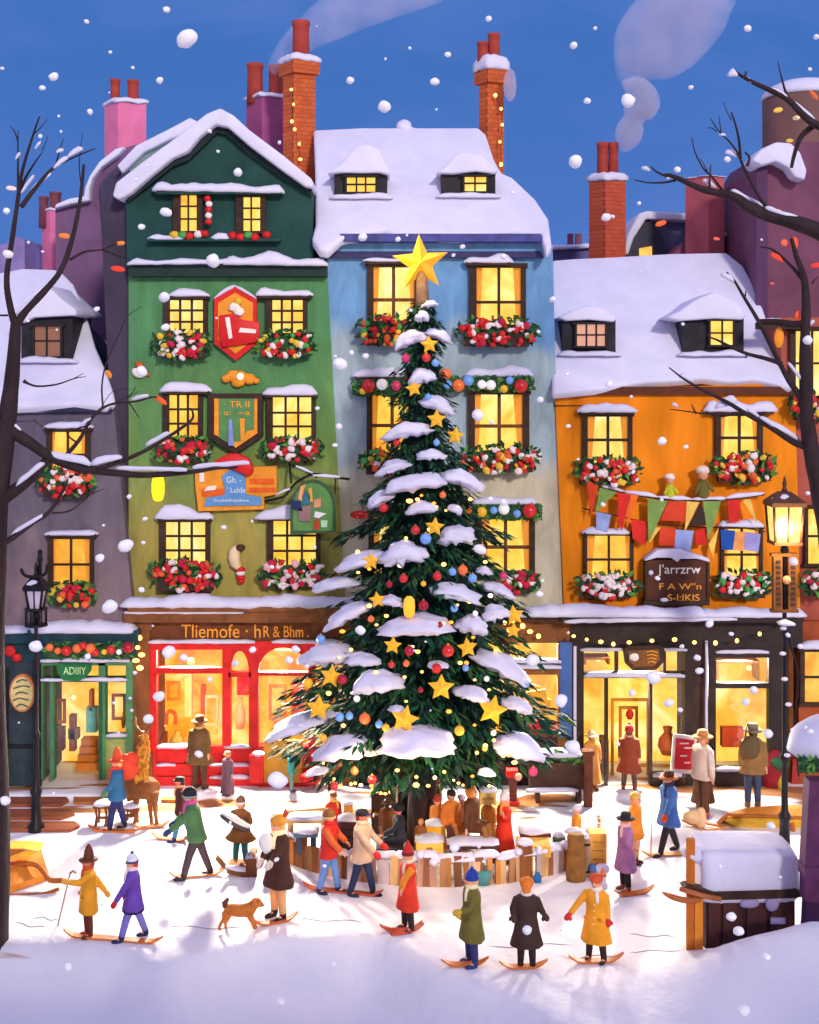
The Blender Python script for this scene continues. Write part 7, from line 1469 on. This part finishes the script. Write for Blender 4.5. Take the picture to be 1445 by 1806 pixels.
crate('orange yellow crate stacked beside the trunk', 752, 786, 1458, 1486, 25.5, (236, 176, 52)); crate('pale yellow snow topped box behind the sitting person', 846, 876, 1398, 1420, 26.2, (240, 206, 120)); crate('brown straw crate left of the seated black coat', 606, 622, 1420, 1468, 25.9, (214, 140, 54)); crate('dark crate with snow specks between the red jacket and the beige coat', 596, 634, 1450, 1530, 24.75, (60, 34, 32), name='dark_crate')
crate('low sandy crate with snow left of the brown dog coat', 470, 500, 1492, 1520, 24.9, (150, 110, 60))
def barrel(label, x0, x1, y0, y1, rgb, d=None, snow=True):
    d = d or gd(y1); s = d/F; a = at((x0+x1)/2, y1, d); a.z = max(a.z, 0); r = (x1-x0)/2*s; h = (y1-y0)*s
    t = thing('barrel', label, 'barrel', a); mb = MB(); mb.lathe(a, [(r*.85, 0), (r*.97, h*.25), (r, h*.5), (r*.97, h*.75), (r*.86, h), (r*.8, h), (r*.78, h*.93), (.01, h*.93)], 18); mb.obj('staves', cmat(rgb, var=.3, stretch=(1, 1, .2), scale=5), t)
    mb = MB()
    for q in (.15, .85): mb.lathe(a+Vector((0, 0, h*(q-.03))), [(r*.93, 0), (r*.965, 0), (r*.965, h*.06), (r*.93, h*.06)], 18)
    mb.obj('hoop', IRON, t)
    if snow: mb = MB(); mb.ell(a+Vector((0, 0, h)), (r*.85, r*.85, .09), 14, 8, nz=.15); mb.obj('snow', SNOW, t)
a = gp(1016, 1552); sc = a.y/F; mb = MB(); mb.lathe(a, [(17*sc, 0), (18*sc, 10*sc), (16*sc, 40*sc), (14.5*sc, 66*sc), (15.5*sc, 78*sc), (13*sc, 82*sc), (.01, 76*sc)], 16, sy=.8); wobj('brown_sack', 'tall upright brown sack at the end of the stake fence', 'sack', mb, mat('sack_brown', (136, 90, 36), var=.3, scale=5), a)
crate('yellow orange crate standing right of the brown sack', 1040, 1070, 1470, 1546, gd(1546), (230, 168, 70), snow=False); barrel('narrow pale barrel between the brown sack and the yellow crate', 1028, 1042, 1478, 1546, (176, 140, 110)); barrel('green topped tub behind the brown sack', 974, 998, 1474, 1512, (90, 120, 70), d=25.2)
mb = MB(); a = gp(1058, 1532); a.y -= .5
mb.ell(at(1046, 1532, a.y), .09, 10, 8); o = wobj('snow_ball', 'blue grey ball resting against the yellow orange crate', 'ball', mb, cmat((90, 120, 170)), at(1046, 1540, a.y))
mb = MB(); mb.ell(at(1062, 1532, a.y), (.16, .1, .1), 12, 8, nz=.15); wobj('snow_lump', 'white snow lump resting against the yellow orange crate', 'snow lump', mb, SNOW, at(1062, 1540, a.y))
# brown post and planted trough right of the tree
t = thing('planter', 'long dark planter of snowy evergreen sprigs under the blue pilaster', 'planter', gp(985, 1420))
d = gd(1418); mb = MB(); mb.pbox(935, 1030, 1352, 1392, d, d+.4); mb.pbox(930, 1034, 1346, 1354, d-.04, d+.44); mb.obj('trough', WOODD, t)
mb = MB()
for x in (945, 1018): mb.pbox(x, x+8, 1392, 1418, d+.05, d+.3)
mb.obj('foot', WOODD, t)
mb = MB()
for i in range(220):
    p = at(U(930, 1032), U(1326, 1352), d+U(-.05, .3)); a_ = U(0, 6.28); s_ = U(.06, .14); dx = Vector((math.cos(a_)*s_, U(-.5, .3)*s_, math.sin(a_)*s_)); q = Vector((-math.sin(a_)*s_*.4, 0, math.cos(a_)*s_*.4)); mb.add([p-dx, p+q, p+dx, p-q], [(0, 1, 2, 3)], 0 if R() < .6 else 1)
mb.obj('foliage', [FOL, FOL2], t); mb = MB(); pstrip(mb, 932, 1332, 1028, 1330, 9, d+.12, .4, 5); pstrip(mb, 928, 1394, 1020, 1394, 5, d-.06, .15, 6); mb.obj('snow', SNOW, t)
d = gd(1424); mb = MB(); mb.pbox(1031, 1046, 1332, 1424, d, d+.18); mb.pbox(1028, 1049, 1326, 1333, d-.04, d+.22); wobj('wooden_post', 'red brown square wooden post at the end of the dark planter', 'post', mb, mat('post_redbrown', (96, 46, 28), var=.25), at(1038, 1424, d))
d = gd(1420); mb = MB(); mb.pbox(899, 912, 1372, 1414, d, d+.15); t = thing('post_box', 'small dark post with a red cap and foot beside the red robe', 'post', at(905, 1420, d)); mb.obj('post', cmat((92, 40, 36)), t); mb = MB(); mb.pbox(894, 914, 1360, 1372, d-.05, d+.2); mb.pbox(896, 916, 1414, 1420, d-.04, d+.2); mb.obj('red_trim', RED, t); mb = MB(); mb.ell(at(914, 1370, d-.06), .09, 10, 8); mb.obj('pale_knob', cmat((240, 190, 160)), t)
# menu board
d = 29.0; t = thing('menu_board', 'tilted red menu board in a white frame beside the orange shop door', 'sign', (at(1204, 0, d).x, d, 0))
mb = MB(); mb.prism([(1188, 1294), (1230, 1300), (1224, 1366), (1183, 1362)], d, d+.06); mb.obj('frame', SWHT, t); mb = MB(); mb.prism([(1193, 1302), (1225, 1306), (1220, 1358), (1189, 1356)], d-.02, d+.01); mb.obj('panel', mat('menu_red', (190, 34, 36), var=.2, scale=4), t)
mb = MB()
for k, (x, y, w_) in enumerate([(1207, 1310, 16), (1214, 1318, 14), (1206, 1332, 12), (1212, 1344, 10)]): mb.pbox(x-w_/2, x+w_/2, y, y+2.5, d-.03, d-.019)
mb.obj('chalk_line', SWHT, t); mb = MB(); mb.tube([at(1186, 1362, d+.03), at(1184, 1392, d-.1)], .03, n=6); mb.tube([at(1222, 1366, d+.03), at(1226, 1394, d-.1)], .03, n=6); mb.tube([at(1205, 1310, d+.08), at(1206, 1385, d+.5)], .03, n=6); mb.obj('leg', WOODD, t)
mb = MB(); a = gp(1194, 1400); mb.lathe((a.x, a.y, 0), [(.55, 0), (.5, .04), (.3, .07), (.01, .08)], 18, sy=.6); wobj('yellow_mat', 'round yellow mat on the snow below the menu board', 'mat', mb, cmat((236, 206, 80)), (a.x, a.y, 0))
# left: pale planks, small tables, sledges
for i, (x0, x1, y0, y1, lab, rgb) in enumerate([(18, 106, 1408, 1424, 'top brown plank step lying in the snow by the left trunk', (150, 84, 54)), (18, 116, 1432, 1447, 'middle brown plank step lying in the snow by the left trunk', (150, 84, 54)), (18, 126, 1454, 1468, 'lowest brown plank step with pointed end by the left trunk', (150, 84, 54)), (130, 184, 1404, 1420, 'orange brown plank step behind the teal coated person', (176, 110, 60)), (285, 330, 1404, 1416, 'ochre plank behind the black caps', (190, 120, 50))]):
    a, b_ = gp(x0, y1), gp(x1, y1); c_ = gp(x0, y0); mb = MB(); yb = c_.y
    pts = [(a.x, a.y), (b_.x-.1*(i % 2), a.y), (b_.x+.12, (a.y+yb)/2), (b_.x-.05, yb), (c_.x, yb)]
    n = len(pts); mb.add([(x, y, -.03) for x, y in pts]+[(x, y, .07) for x, y in pts], [list(range(n))[::-1], list(range(n, 2*n))]+[(k, (k+1) % n, n+(k+1) % n, n+k) for k in range(n)])
    wobj('plank_step', lab, 'plank', mb, mat('plank_%d' % rgb[0], rgb, var=.25, scale=3, stretch=(.3, 1, 1)), a)
def table(label, x0, x1, yt, yb, d):
    s = d/F; X0, X1 = at(x0, 0, d).x, at(x1, 0, d).x; zt = CZ-(yt-HY)*s; t = thing('table', label, 'table', ((X0+X1)/2, d, 0)); mb = MB(); mb.box(X0, X1, d-.2, d+.2, zt-.05, zt); mb.obj('table_top', WOODB, t)
    for x in (X0+.05, X1-.1):
        for y in (d-.16, d+.1): mb = MB(); mb.tube([(x, y, 0), (x+.02, y, zt*.5), (x, y, zt-.05)], [.03, .024, .03], n=6); mb.obj('leg', WOODB, t)
    mb = MB(); mb.box(X0+.05, X1-.05, d-.02, d+.02, .12, .17); mb.obj('stretcher', WOODB, t)
    mb = MB(); mb.strip((X0-.02, d, zt), (X1+.02, d, zt), .07, .42, x0); mb.obj('snow', SNOW, t)
table('small snow topped brown table left of the teal coated person', 168, 198, 1417, 1456, gd(1454)); table('small snow topped brown table right of the teal coated person', 218, 248, 1421, 1452, gd(1450))
t = thing('sledge', 'large orange wooden sledge behind the left trunk', 'sledge', gp(60, 1580)); d = gd(1570)
mb = MB(); A_ = [gp(10, 1580), gp(86, 1553), gp(70, 1520), gp(8, 1522)]
mb.hexa([A_[0]+Vector((0, 0, .02)), A_[1]+Vector((0, 0, .02)), A_[2]+Vector((0, 0, .1)), A_[3]+Vector((0, 0, .1)), A_[0]+Vector((0, 0, .16)), A_[1]+Vector((0, 0, .12)), A_[2]+Vector((0, 0, .34)), A_[3]+Vector((0, 0, .34))]); mb.obj('body', WOODO, t)
mb = MB(); mb.tube(poly_smooth([at(20, 1526, d+.6), at(60, 1524, d+.5), at(76, 1536, d+.3), at(88, 1552, d+.1), at(110, 1553, d)]), .05, n=7); mb.tube(poly_smooth([at(16, 1580, d-.2), at(54, 1578, d-.2), at(80, 1576, d-.15), at(104, 1568, d-.1)]), .035, n=7); mb.obj('runner', mat('runner_brown', (170, 96, 34), var=.2), t)
mb = MB(); mb.prism([(8, 1499), (46, 1500), (67, 1503), (56, 1509), (8, 1514)], d+.5, d+1.0); mb.prism([(30, 1509), (54, 1508), (52, 1516), (32, 1516)], d+.6, d+.9); mb.obj('seat', cmat((238, 184, 60)), t)
mb = MB(); mb.prism([(8, 1514), (46, 1500), (67, 1503), (40, 1498), (8, 1498)], d+.45, d+.5); mb.obj('seat_rim', mat('runner_brown', (170, 96, 34)), t)
t = thing('sledge', 'long orange and yellow boat shaped sledge beside the right street lamp', 'sledge', gp(1350, 1462)); d = gd(1462)
mb = MB(); mb.loft([[at(x, yb, d+.1), at(x, (yb+yt)/2, d-.12), at(x, yt, d+.05), at(x, yt, d+.7), at(x, yb, d+.6)] for x, yt, yb in ((1278, 1446, 1448), (1292, 1440, 1456), (1330, 1438, 1461), (1380, 1438, 1461), (1420, 1438, 1458), (1470, 1440, 1452))], 0, False); mb.obj('hull', cmat((246, 190, 54)), t)
mb = MB(); mb.loft([[at(x, yb, d-.02), at(x, yt, d+.3), at(x, yt, d+.75), at(x, yb, d+.8)] for x, yt, yb in ((1270, 1447, 1450), (1284, 1434, 1442), (1320, 1424, 1437), (1370, 1421, 1439), (1420, 1420, 1440), (1480, 1424, 1440))], 0, False); mb.obj('deck', WOODO, t)
mb = MB(); mb.tube([at(1266, 1453, d-.05), at(1284, 1436, d), at(1300, 1438, d-.05), at(1400, 1441, d-.05), at(1470, 1446, d)], .04, n=6); mb.tube([at(1396, 1440, d), at(1400, 1478, d-.2)], .05, n=6); mb.obj('runner', mat('runner_brown', (170, 96, 34)), t)
t = thing('toboggan', 'small tan toboggan at the feet of the person in the cream blouse', 'sledge', gp(1240, 1466)); a = gp(1240, 1464)
mb = MB(); mb.tube(poly_smooth([gp(1204, 1454)+Vector((0, 0, .1)), gp(1225, 1460)+Vector((0, 0, .06)), gp(1250, 1468)+Vector((0, 0, .05)), gp(1284, 1466)+Vector((0, 0, .1))]), .05, n=7, sq=(1, .5)); mb.tube(poly_smooth([gp(1225, 1452)+Vector((0, 0, .08)), gp(1250, 1458)+Vector((0, 0, .06)), gp(1272, 1462)+Vector((0, 0, .07))]), .05, n=7, sq=(1, .5)); mb.obj('runner', cmat((206, 130, 60)), t)
mb = MB(); mb.ell(at(1222, 1440, a.y), (.2, .14, .14), nz=.2); mb.ell(at(1236, 1442, a.y), (.13, .12, .22), nz=.15); mb.obj('load', cmat((232, 190, 140)), t)
# sleigh
t = thing('wooden_sleigh', 'brown wooden sleigh carrying the person with the white drum', 'sleigh', gp(415, 1548)); d = gd(1548)
mb = MB(); mb.prism([(382, 1510), (390, 1518), (398, 1528), (412, 1534), (432, 1536), (436, 1516), (452, 1514), (453, 1548), (430, 1548), (408, 1542), (392, 1530), (380, 1516)], d, d+.1); mb.prism([(382, 1510), (390, 1518), (398, 1528), (412, 1534), (432, 1536), (436, 1516), (452, 1514), (453, 1548), (430, 1548), (408, 1542), (392, 1530), (380, 1516)], d+.5, d+.6); mb.obj('side', WOODB, t)
mb = MB(); mb.pbox(400, 452, 1528, 1540, d+.1, d+.5); mb.pbox(438, 450, 1508, 1540, d+.1, d+.5); mb.obj('seat', mat('sleigh_tan', (176, 108, 48), var=.2), t)
mb = MB(); pstrip(mb, 398, 1528, 434, 1534, 6, d+.02, .2, 3); pstrip(mb, 434, 1510, 456, 1512, 12, d+.2, .4, 4); mb.obj('snow', SNOW, t)
# drum
d = gd(1530)-.45; c_ = at(416, 1448, d); t = thing('drum', 'flat white drum with a dark rim held by the person on the sleigh', 'drum', c_); rm = Matrix.Rotation(math.radians(28), 3, 'Y') @ Matrix.Rotation(math.radians(-12), 3, 'X')
def dr(prof, m_, nm):
    mb = MB(); mb.loft([[c_+rm @ Vector((r*math.cos(2*math.pi*i/20), r*math.sin(2*math.pi*i/20), z)) for i in range(20)] for r, z in prof]); mb.obj(nm, m_, t)
dr([(.30, 0), (.31, .02), (.30, .05)], SWHT, 'skin'); dr([(.31, -.06), (.325, -.05), (.325, .0), (.31, .01)], cmat((70, 66, 70)), 'rim')
mb = MB(); mb.ell(at(470, 1486, gd(1620)-.35), (.13, .11, .17), nz=.25); wobj('white_bundle', 'white fluffy bundle held in front of the long dark brown coat', 'bundle', mb, SWHT, at(474, 1488, gd(1620)-.35))
# right foreground: snow capped cart
d = gd(1688); d = 21.3; s = d/F
t = thing('snow_covered_cart', 'dark wooden cart crate under a huge cap of snow in the right foreground', 'cart', (at(1310, 0, d).x, d, ground_z(at(1310, 0, d).x, d)))
mb = MB(); mb.prism([(1246, 1578), (1402, 1578), (1402, 1720), (1246, 1720)], d, d+1.1); bx_ = mb.obj('box', mat('cart_brown', (64, 32, 30), var=.3, scale=3), t)
mb = MB()
for x0, x1 in ((1250, 1270), (1276, 1310), (1318, 1352), (1360, 1398)): mb.pbox(x0, x1, 1586, 1712, d-.04, d-.001)
mb.obj('plank', mat('cart_plank', (76, 38, 34), var=.25), t)
mb = MB(); mb.prism([(1204, 1566), (1212, 1562), (1260, 1574), (1406, 1570), (1420, 1580), (1404, 1584), (1260, 1588), (1230, 1580)], d-.14, d+.08); mb.obj('rim', WOODD, t)
mb = MB(); mb.pbox(1212, 1226, 1480, 1712, d-.02, d+.06, 1); mb.pbox(1226, 1240, 1584, 1714, d-.05, d+.08, 0); mb.obj('orange_post', [mat('post_orange', (232, 140, 40), var=.15), mat('post_ochre', (196, 110, 34), var=.15)], t)
mb = MB()
n, m_ = 28, 14; sph = MB(); sph.ell((0, 0, 0), 1, n, m_); c_ = at(1306, 1528, d+.5); vs = []
for v in sph.v:
    e = .30; f_ = lambda q: math.copysign(abs(q)**e, q)
    g_ = 1+.05*mn.noise(v*2.2+Vector((4, 4, 4))); x = f_(v.x)*.86*g_; y = f_(v.y)*.60*g_; z = f_(v.z)*.44*g_
    if v.x < -.3: x += .12*(v.z > 0)*(-v.x-.3); z -= .12*max(0, -v.x-.5)
    vs.append(c_+Vector((x, y, z)))
mb.add(vs, sph.f, 0, True); mb.ell(at(1222, 1504, d+.2), (.17, .25, .14), nz=.2); mb.obj('snow', SNOW, t)
mb = MB(); mb.ell(at(1322, 1592, d-.08), (.17, .06, .09), nz=.3, seed=2); mb.ell(at(1362, 1594, d-.08), (.12, .06, .12), nz=.3, seed=5); mb.pbox(1360, 1386, 1620, 1630, d-.1, d-.045); mb.obj('lilac_rag', cmat((170, 156, 196)), t)
mb = MB(); mb.tube(poly_smooth([at(1168, 1574, d-.2), at(1186, 1582, d-.2), at(1210, 1588, d-.15), at(1236, 1586, d-.1)]), [.01, .03, .04, .05, .05, .05, .05, .05, .05, .04], n=7); mb.tube([at(1200, 1568, d-.25), at(1240, 1580, d-.2), at(1272, 1586, d-.2)], .04, n=7); mb.obj('ski_handle', cmat((176, 100, 54)), t)
# right edge: purple draped stall post with a snowy canopy
d = 20.6; t = thing('draped_stall', 'purple draped stall post with wreath and heaped snow roof at the right edge', 'stall', (at(1450, 0, d).x, d, ground_z(at(1450, 0, d).x, d)))
mb = MB(); mb.prism([(1428, 1378), (1520, 1378), (1520, 1600), (1420, 1590), (1420, 1520), (1424, 1450)], d, d+.3); mb.prism([(1419, 1530), (1520, 1530), (1520, 1556), (1419, 1550)], d-.03, d+.32); mb.obj('drape', mat('drape_plum', (92, 44, 84), var=.18, scale=2), t)
mb = MB(); mb.prism([(1424, 1590), (1520, 1600), (1520, 1800), (1440, 1740), (1414, 1757)], d+.02, d+.28); mb.obj('lower_drape', mat('drape_deep', (60, 28, 66), var=.18, scale=2), t)
mb = MB(); sph = MB(); sph.ell((0, 0, 0), 1, 26, 14); c_ = at(1472, 1312, d+.4); vs = []
for v in sph.v:
    g_ = 1+.08*mn.noise(v*2+Vector((1, 7, 2))); zz = v.z*(.52 if v.z > 0 else .24)*g_
    vs.append(c_+Vector((v.x*.76*g_, v.y*.7*g_, zz-.05)))
mb.add(vs, sph.f, 0, True); mb.obj('snow', SNOW, t)
mb = MB()
for i in range(160):
    p = at(U(1412, 1470), U(1336, 1360), d+U(-.3, .2)); a_ = U(0, 6.28); s_ = U(.04, .1); dx = Vector((math.cos(a_)*s_, U(-.5, .3)*s_, math.sin(a_)*s_)); q = Vector((-math.sin(a_)*s_*.4, 0, math.cos(a_)*s_*.4)); mb.add([p-dx, p+q, p+dx, p-q], [(0, 1, 2, 3)], 0 if R() < .6 else 1)
mb.ell(at(1450, 1346, d), (.35, .3, .1), 14, 8, nz=.2); mb.obj('wreath', [FOL, FOL2], t)
d = gd(1395); t = thing('gift_pile', 'dark red cloth and bright bundles behind the right street lamp', 'bundle', at(1368, 1395, d)); mb = MB(); mb.lathe(at(1366, 1395, d), [(.28, 0), (.3, .3), (.2, .7), (.1, .95)], 14, sy=.7); mb.obj('red_cloth', cmat((150, 30, 44)), t); mb = MB(); mb.ell(at(1380, 1384, d-.15), (.13, .1, .22), nz=.2); mb.obj('yellow_bag', cmat((206, 186, 60)), t); mb = MB(); mb.ell(at(1376, 1346, d-.1), (.22, .15, .16), nz=.2); mb.obj('green_cap', cmat((50, 100, 70)), t)
d = gd(1392); mb = MB(); mb.prism([(1399, 1338), (1410, 1338), (1408, 1390), (1396, 1390)], d, d+.2); wobj('red_post', 'short red post between the right street lamp and the draped stall', 'post', mb, cmat((170, 56, 44)), at(1402, 1390, d))
mb = MB(); d = gd(1372); a = at(24, 1372, d)
for k in range(7): mb.tube(poly_smooth([a, a+Vector((U(-.2, .2), 0, .25)), a+Vector((U(-.35, .35), U(-.1, .1), U(.3, .55)))]), [.02, .03, .04, .05, .05, .03, .01], n=6, sq=(1, .4))
wobj('yellow_plant', 'small bright yellow plant at the foot of the teal panel by the left trunk', 'plant', mb, cmat((226, 216, 60)), a)
mb = MB(); a = gp(78, 1374); mb.ell(at(80, 1374, a.y), (.2, .15, .12), nz=.2); mb.strip(at(18, 1380, a.y), at(66, 1380, a.y), .08, .3, 2); wobj('snow_lump', 'lump of shovelled snow at the foot of the black lamp post', 'snow lump', mb, SNOW, (a.x, a.y, 0))
mb = MB(); a = at(310, 1366, gd(1386)); mb.ell(at(312, 1362, a.y), (.18, .12, .26), nz=.2); wobj('orange_bag', 'orange bag hanging beside the tall brown coat at the red shop', 'bag', mb, cmat((232, 112, 50)), at(312, 1384, a.y))
d = 29.68; t = thing('mustard_sheet', 'mustard hanging cloth with red bundles beside the red shop base', 'cloth', at(505, 1388, d)); mb = MB(); mb.prism([(466, 1306), (534, 1306), (532, 1380), (462, 1380)], d, d+.05); mb.obj('cloth', cmat((238, 178, 70)), t); mb = MB(); mb.pbox(440, 464, 1332, 1382, d-.2, d+.1); mb.ell(at(548, 1372, d-.2), (.26, .15, .14), nz=.2); mb.obj('red_bundle', RED, t); mb = MB(); mb.ell(at(456, 1330, d-.1), (.15, .12, .08)); mb.obj('snow', SNOW, t)
# ================================================================ smoke
def smoke_mat(name, dens, col):
    m = bpy.data.materials.new(name); m.use_nodes = True; nt = m.node_tree; nt.nodes.remove(nt.nodes['Principled BSDF'])
    v = nt.nodes.new('ShaderNodeVolumePrincipled'); v.inputs['Color'].default_value = (*S(*col), 1); v.inputs['Anisotropy'].default_value = -.25
    tc = nt.nodes.new('ShaderNodeTexCoord'); nz = nt.nodes.new('ShaderNodeTexNoise'); nz.inputs['Scale'].default_value = 1.1; nz.inputs['Detail'].default_value = 4; mr = nt.nodes.new('ShaderNodeMapRange')
    mr.inputs['From Min'].default_value = .36; mr.inputs['From Max'].default_value = .66; mr.inputs['To Min'].default_value = dens*.55; mr.inputs['To Max'].default_value = dens*1.4
    nt.links.new(tc.outputs['Object'], nz.inputs['Vector']); nt.links.new(nz.outputs['Fac'], mr.inputs['Value']); nt.links.new(mr.outputs[0], v.inputs['Density'])
    nt.links.new(v.outputs[0], nt.nodes['Material Output'].inputs['Volume']); return m
def plume(label, rows, d, th, m_):
    """rows: (px x, px y, half width px)"""
    P = poly_smooth([at(x, y, d) for x, y, h in rows], 4); Hh = poly_smooth([Vector((h, 0, 0)) for x, y, h in rows], 4); rings = []
    for i, p in enumerate(P):
        tn = (P[min(i+1, len(P)-1)]-P[max(i-1, 0)]).normalized(); nn = Vector((tn.z, 0, -tn.x)); w_ = Hh[i].x*d/F*(1+.07*mn.noise(p*1.4))
        rings.append([p+nn*w_*math.cos(2*math.pi*k/18)+Vector((0, 1, 0))*min(w_, th)*math.sin(2*math.pi*k/18) for k in range(18)])
    mb = MB(); mb.loft(rings); o = mb.obj('smoke_plume', m_, base=P[0]); return tag(o, label, 'smoke')
SMK = smoke_mat('smoke_lilac', 2.6, (226, 226, 255)); SMK2 = smoke_mat('smoke_lilac_thin', .75, (222, 224, 255))
plume('billowing lilac smoke rising from the twin pots behind the orange house', [(1100, 268, 6), (1106, 248, 22), (1112, 226, 25), (1118, 210, 20), (1124, 196, 28), (1136, 182, 30), (1130, 164, 26), (1116, 148, 20), (1112, 138, 16)], 35.2, .7, SMK)
plume('broad pale smoke drift spreading up to the top edge at the right', [(1116, 152, 12), (1106, 138, 16), (1112, 122, 34), (1136, 92, 66), (1180, 50, 78), (1214, 10, 76), (1240, -30, 70)], 35.8, 1.0, SMK2)
plume('long smoke drift blowing right behind the tall brick chimney', [(478, 128, 10), (500, 96, 20), (540, 62, 30), (590, 30, 40), (660, 8, 34), (740, -14, 30), (800, -40, 30)], 34.4, .8, SMK2)
mb = MB(); mb.ell(at(900, 150, 33.2), (.18, .2, .42), 14, 10, nz=.15); wobj('smoke_puff', 'small dense white puff beside the brick chimney at the right end of the blue roof', 'smoke', mb, smoke_mat('smoke_white', 5, (240, 226, 240)), at(900, 178, 33.2))
# ================================================================ falling snow
FL = mat('snowflake', (245, 243, 248), var=.02, bump=.1, rough=.6, emit=.12)
protos = []
for k in range(4):
    mb = MB(); mb.ell((0, 0, 0), (1, .8, .82), 14, 10, nz=.16, ns=1.3, seed=k*5+2); me = mb.obj('snowflake', FL); protos.append(me.data); bpy.data.objects.remove(me)
BIG = [(330, 68, 40, 'large oval snowflake against the sky left of the smoke drift'), (678, 188, 26, 'large snowflake in the sky above the blue house roof'), (1015, 285, 28, 'round snowflake in the sky left of the twin smoking pots'), (1108, 178, 30, 'large snowflake in front of the billowing smoke'), (600, 642, 28, 'large snowflake at the corner between the green and the blue house'), (843, 732, 26, 'large round snowflake over the middle window right of the tree'), (222, 962, 28, 'large bluish snowflake at the seam between the grey and green houses'), (194, 1070, 30, 'biggest snowflake over the grey wall above the teal cornice'), (298, 1150, 26, 'large snowflake at the top corner of the red shopfront'), (490, 1376, 36, 'biggest snowflake low in front of the mustard cloth'), (1152, 1195, 28, 'large snowflake in front of the orange shop transom'), (1010, 1318, 32, 'flat wide snowflake by the brown planter'), (990, 1236, 26, 'round snowflake beside the blue pilaster'), (802, 1495, 20, 'oval snowflake in front of the maroon bench'), (930, 1640, 20, 'oval snowflake on the back of the dark brown coat'), (1290, 1617, 19, 'upper of two snowflakes before the snowy cart'), (1303, 1642, 20, 'lower of two snowflakes before the snowy cart'), (1313, 1783, 24, 'lowest snowflake over the right snowdrift'), (10, 1412, 20, 'snowflake over the trunk at the left edge beside the planks'), (1425, 600, 20, 'snowflake in front of the right bare trunk'), (847, 969, 24, 'round snowflake right of the tree at the lowest blue house window')]
SML = [(294, 17, 15), (153, 38, 10), (95, 135, 18), (282, 142, 15), (75, 155, 12), (159, 197, 12), (195, 92, 8), (618, 142, 16), (767, 144, 17), (862, 33, 13), (790, 96, 12), (723, 85, 7), (680, 104, 6), (770, 193, 5), (1012, 80, 16), (1050, 50, 9), (1036, 178, 15), (1319, 50, 16), (1219, 154, 10), (1283, 281, 14), (1195, 299, 14), (1069, 383, 18), (1440, 65, 12), (420, 304, 18), (293, 374, 22), (370, 231, 10), (385, 267, 7), (376, 460, 28), (250, 400, 14), (12, 372, 14), (14, 448, 20), (108, 232, 6), (171, 545, 12), (290, 524, 24), (292, 577, 16), (250, 655, 22), (645, 628, 14), (620, 622, 12), (867, 745, 10), (598, 752, 14), (591, 785, 10), (702, 422, 11), (718, 415, 6), (640, 418, 18), (816, 435, 10), (800, 450, 8), (888, 452, 14), (950, 585, 8), (953, 705, 14), (975, 528, 14), (1075, 677, 16), (1168, 778, 18), (1210, 788, 10), (1020, 810, 6), (176, 984, 18), (228, 876, 10), (256, 915, 10), (250, 1040, 12), (253, 957, 8), (63, 1140, 24), (155, 1158, 14), (325, 1160, 16), (281, 1228, 22), (262, 1268, 20), (351, 1330, 16), (522, 1145, 16), (510, 1164, 16), (888, 886, 16), (865, 880, 12), (952, 1048, 14), (957, 1024, 8), (636, 1112, 20), (940, 1165, 26), (1330, 1217, 18), (1315, 1238, 16), (1355, 1294, 20), (1234, 1183, 16), (1230, 1160, 14), (1115, 1222, 16), (1180, 1240, 18), (1200, 1252, 10), (1252, 1100, 16), (1203, 1140, 10), (1400, 990, 18), (1425, 870, 10), (1430, 1290, 12), (845, 1493, 8), (1352, 1688, 18), (1360, 1456, 16), (1270, 1528, 10), (495, 1767, 18), (120, 1706, 16), (488, 1516, 10), (1160, 1020, 10), (1064, 890, 10), (446, 1146, 14), (415, 1170, 14), (370, 1198, 12), (480, 1000, 9), (395, 930, 10), (1290, 1118, 10), (1390, 1120, 10), (1412, 1140, 12), (560, 720, 9), (555, 965, 8), (1000, 660, 8), (1130, 480, 6), (905, 340, 8)]
rs = random.Random(21)
for _ in range(60): SML.append((rs.uniform(0, 1445), rs.uniform(0, 1720), rs.choice([4, 5, 6, 7, 8, 9])))
def flake(x, y, wp, lab, k):
    lim = 15.0
    if y > 1300: lim = min(15.0, .72*gd(y))
    d = rs.uniform(9.5, lim); p = at(x, y, d)
    o = bpy.data.objects.new('snowflake', protos[k % 4]); COL.objects.link(o); o.location = p; r = wp*.5*d/F
    o.scale = (r, r, r*rs.uniform(.85, 1.0)); o.rotation_euler = (rs.uniform(-.3, .3), rs.uniform(-.5, .5), rs.uniform(0, 6.2)); LOC[o.name] = p
    tag(o, lab, 'snowflake', 'falling snowflakes')
for k, (x, y, wp, lab) in enumerate(BIG): flake(x, y, wp, lab, k)
for k, (x, y, wp) in enumerate(SML): flake(x, y, wp, 'small white snowflake drifting down through the air', k)
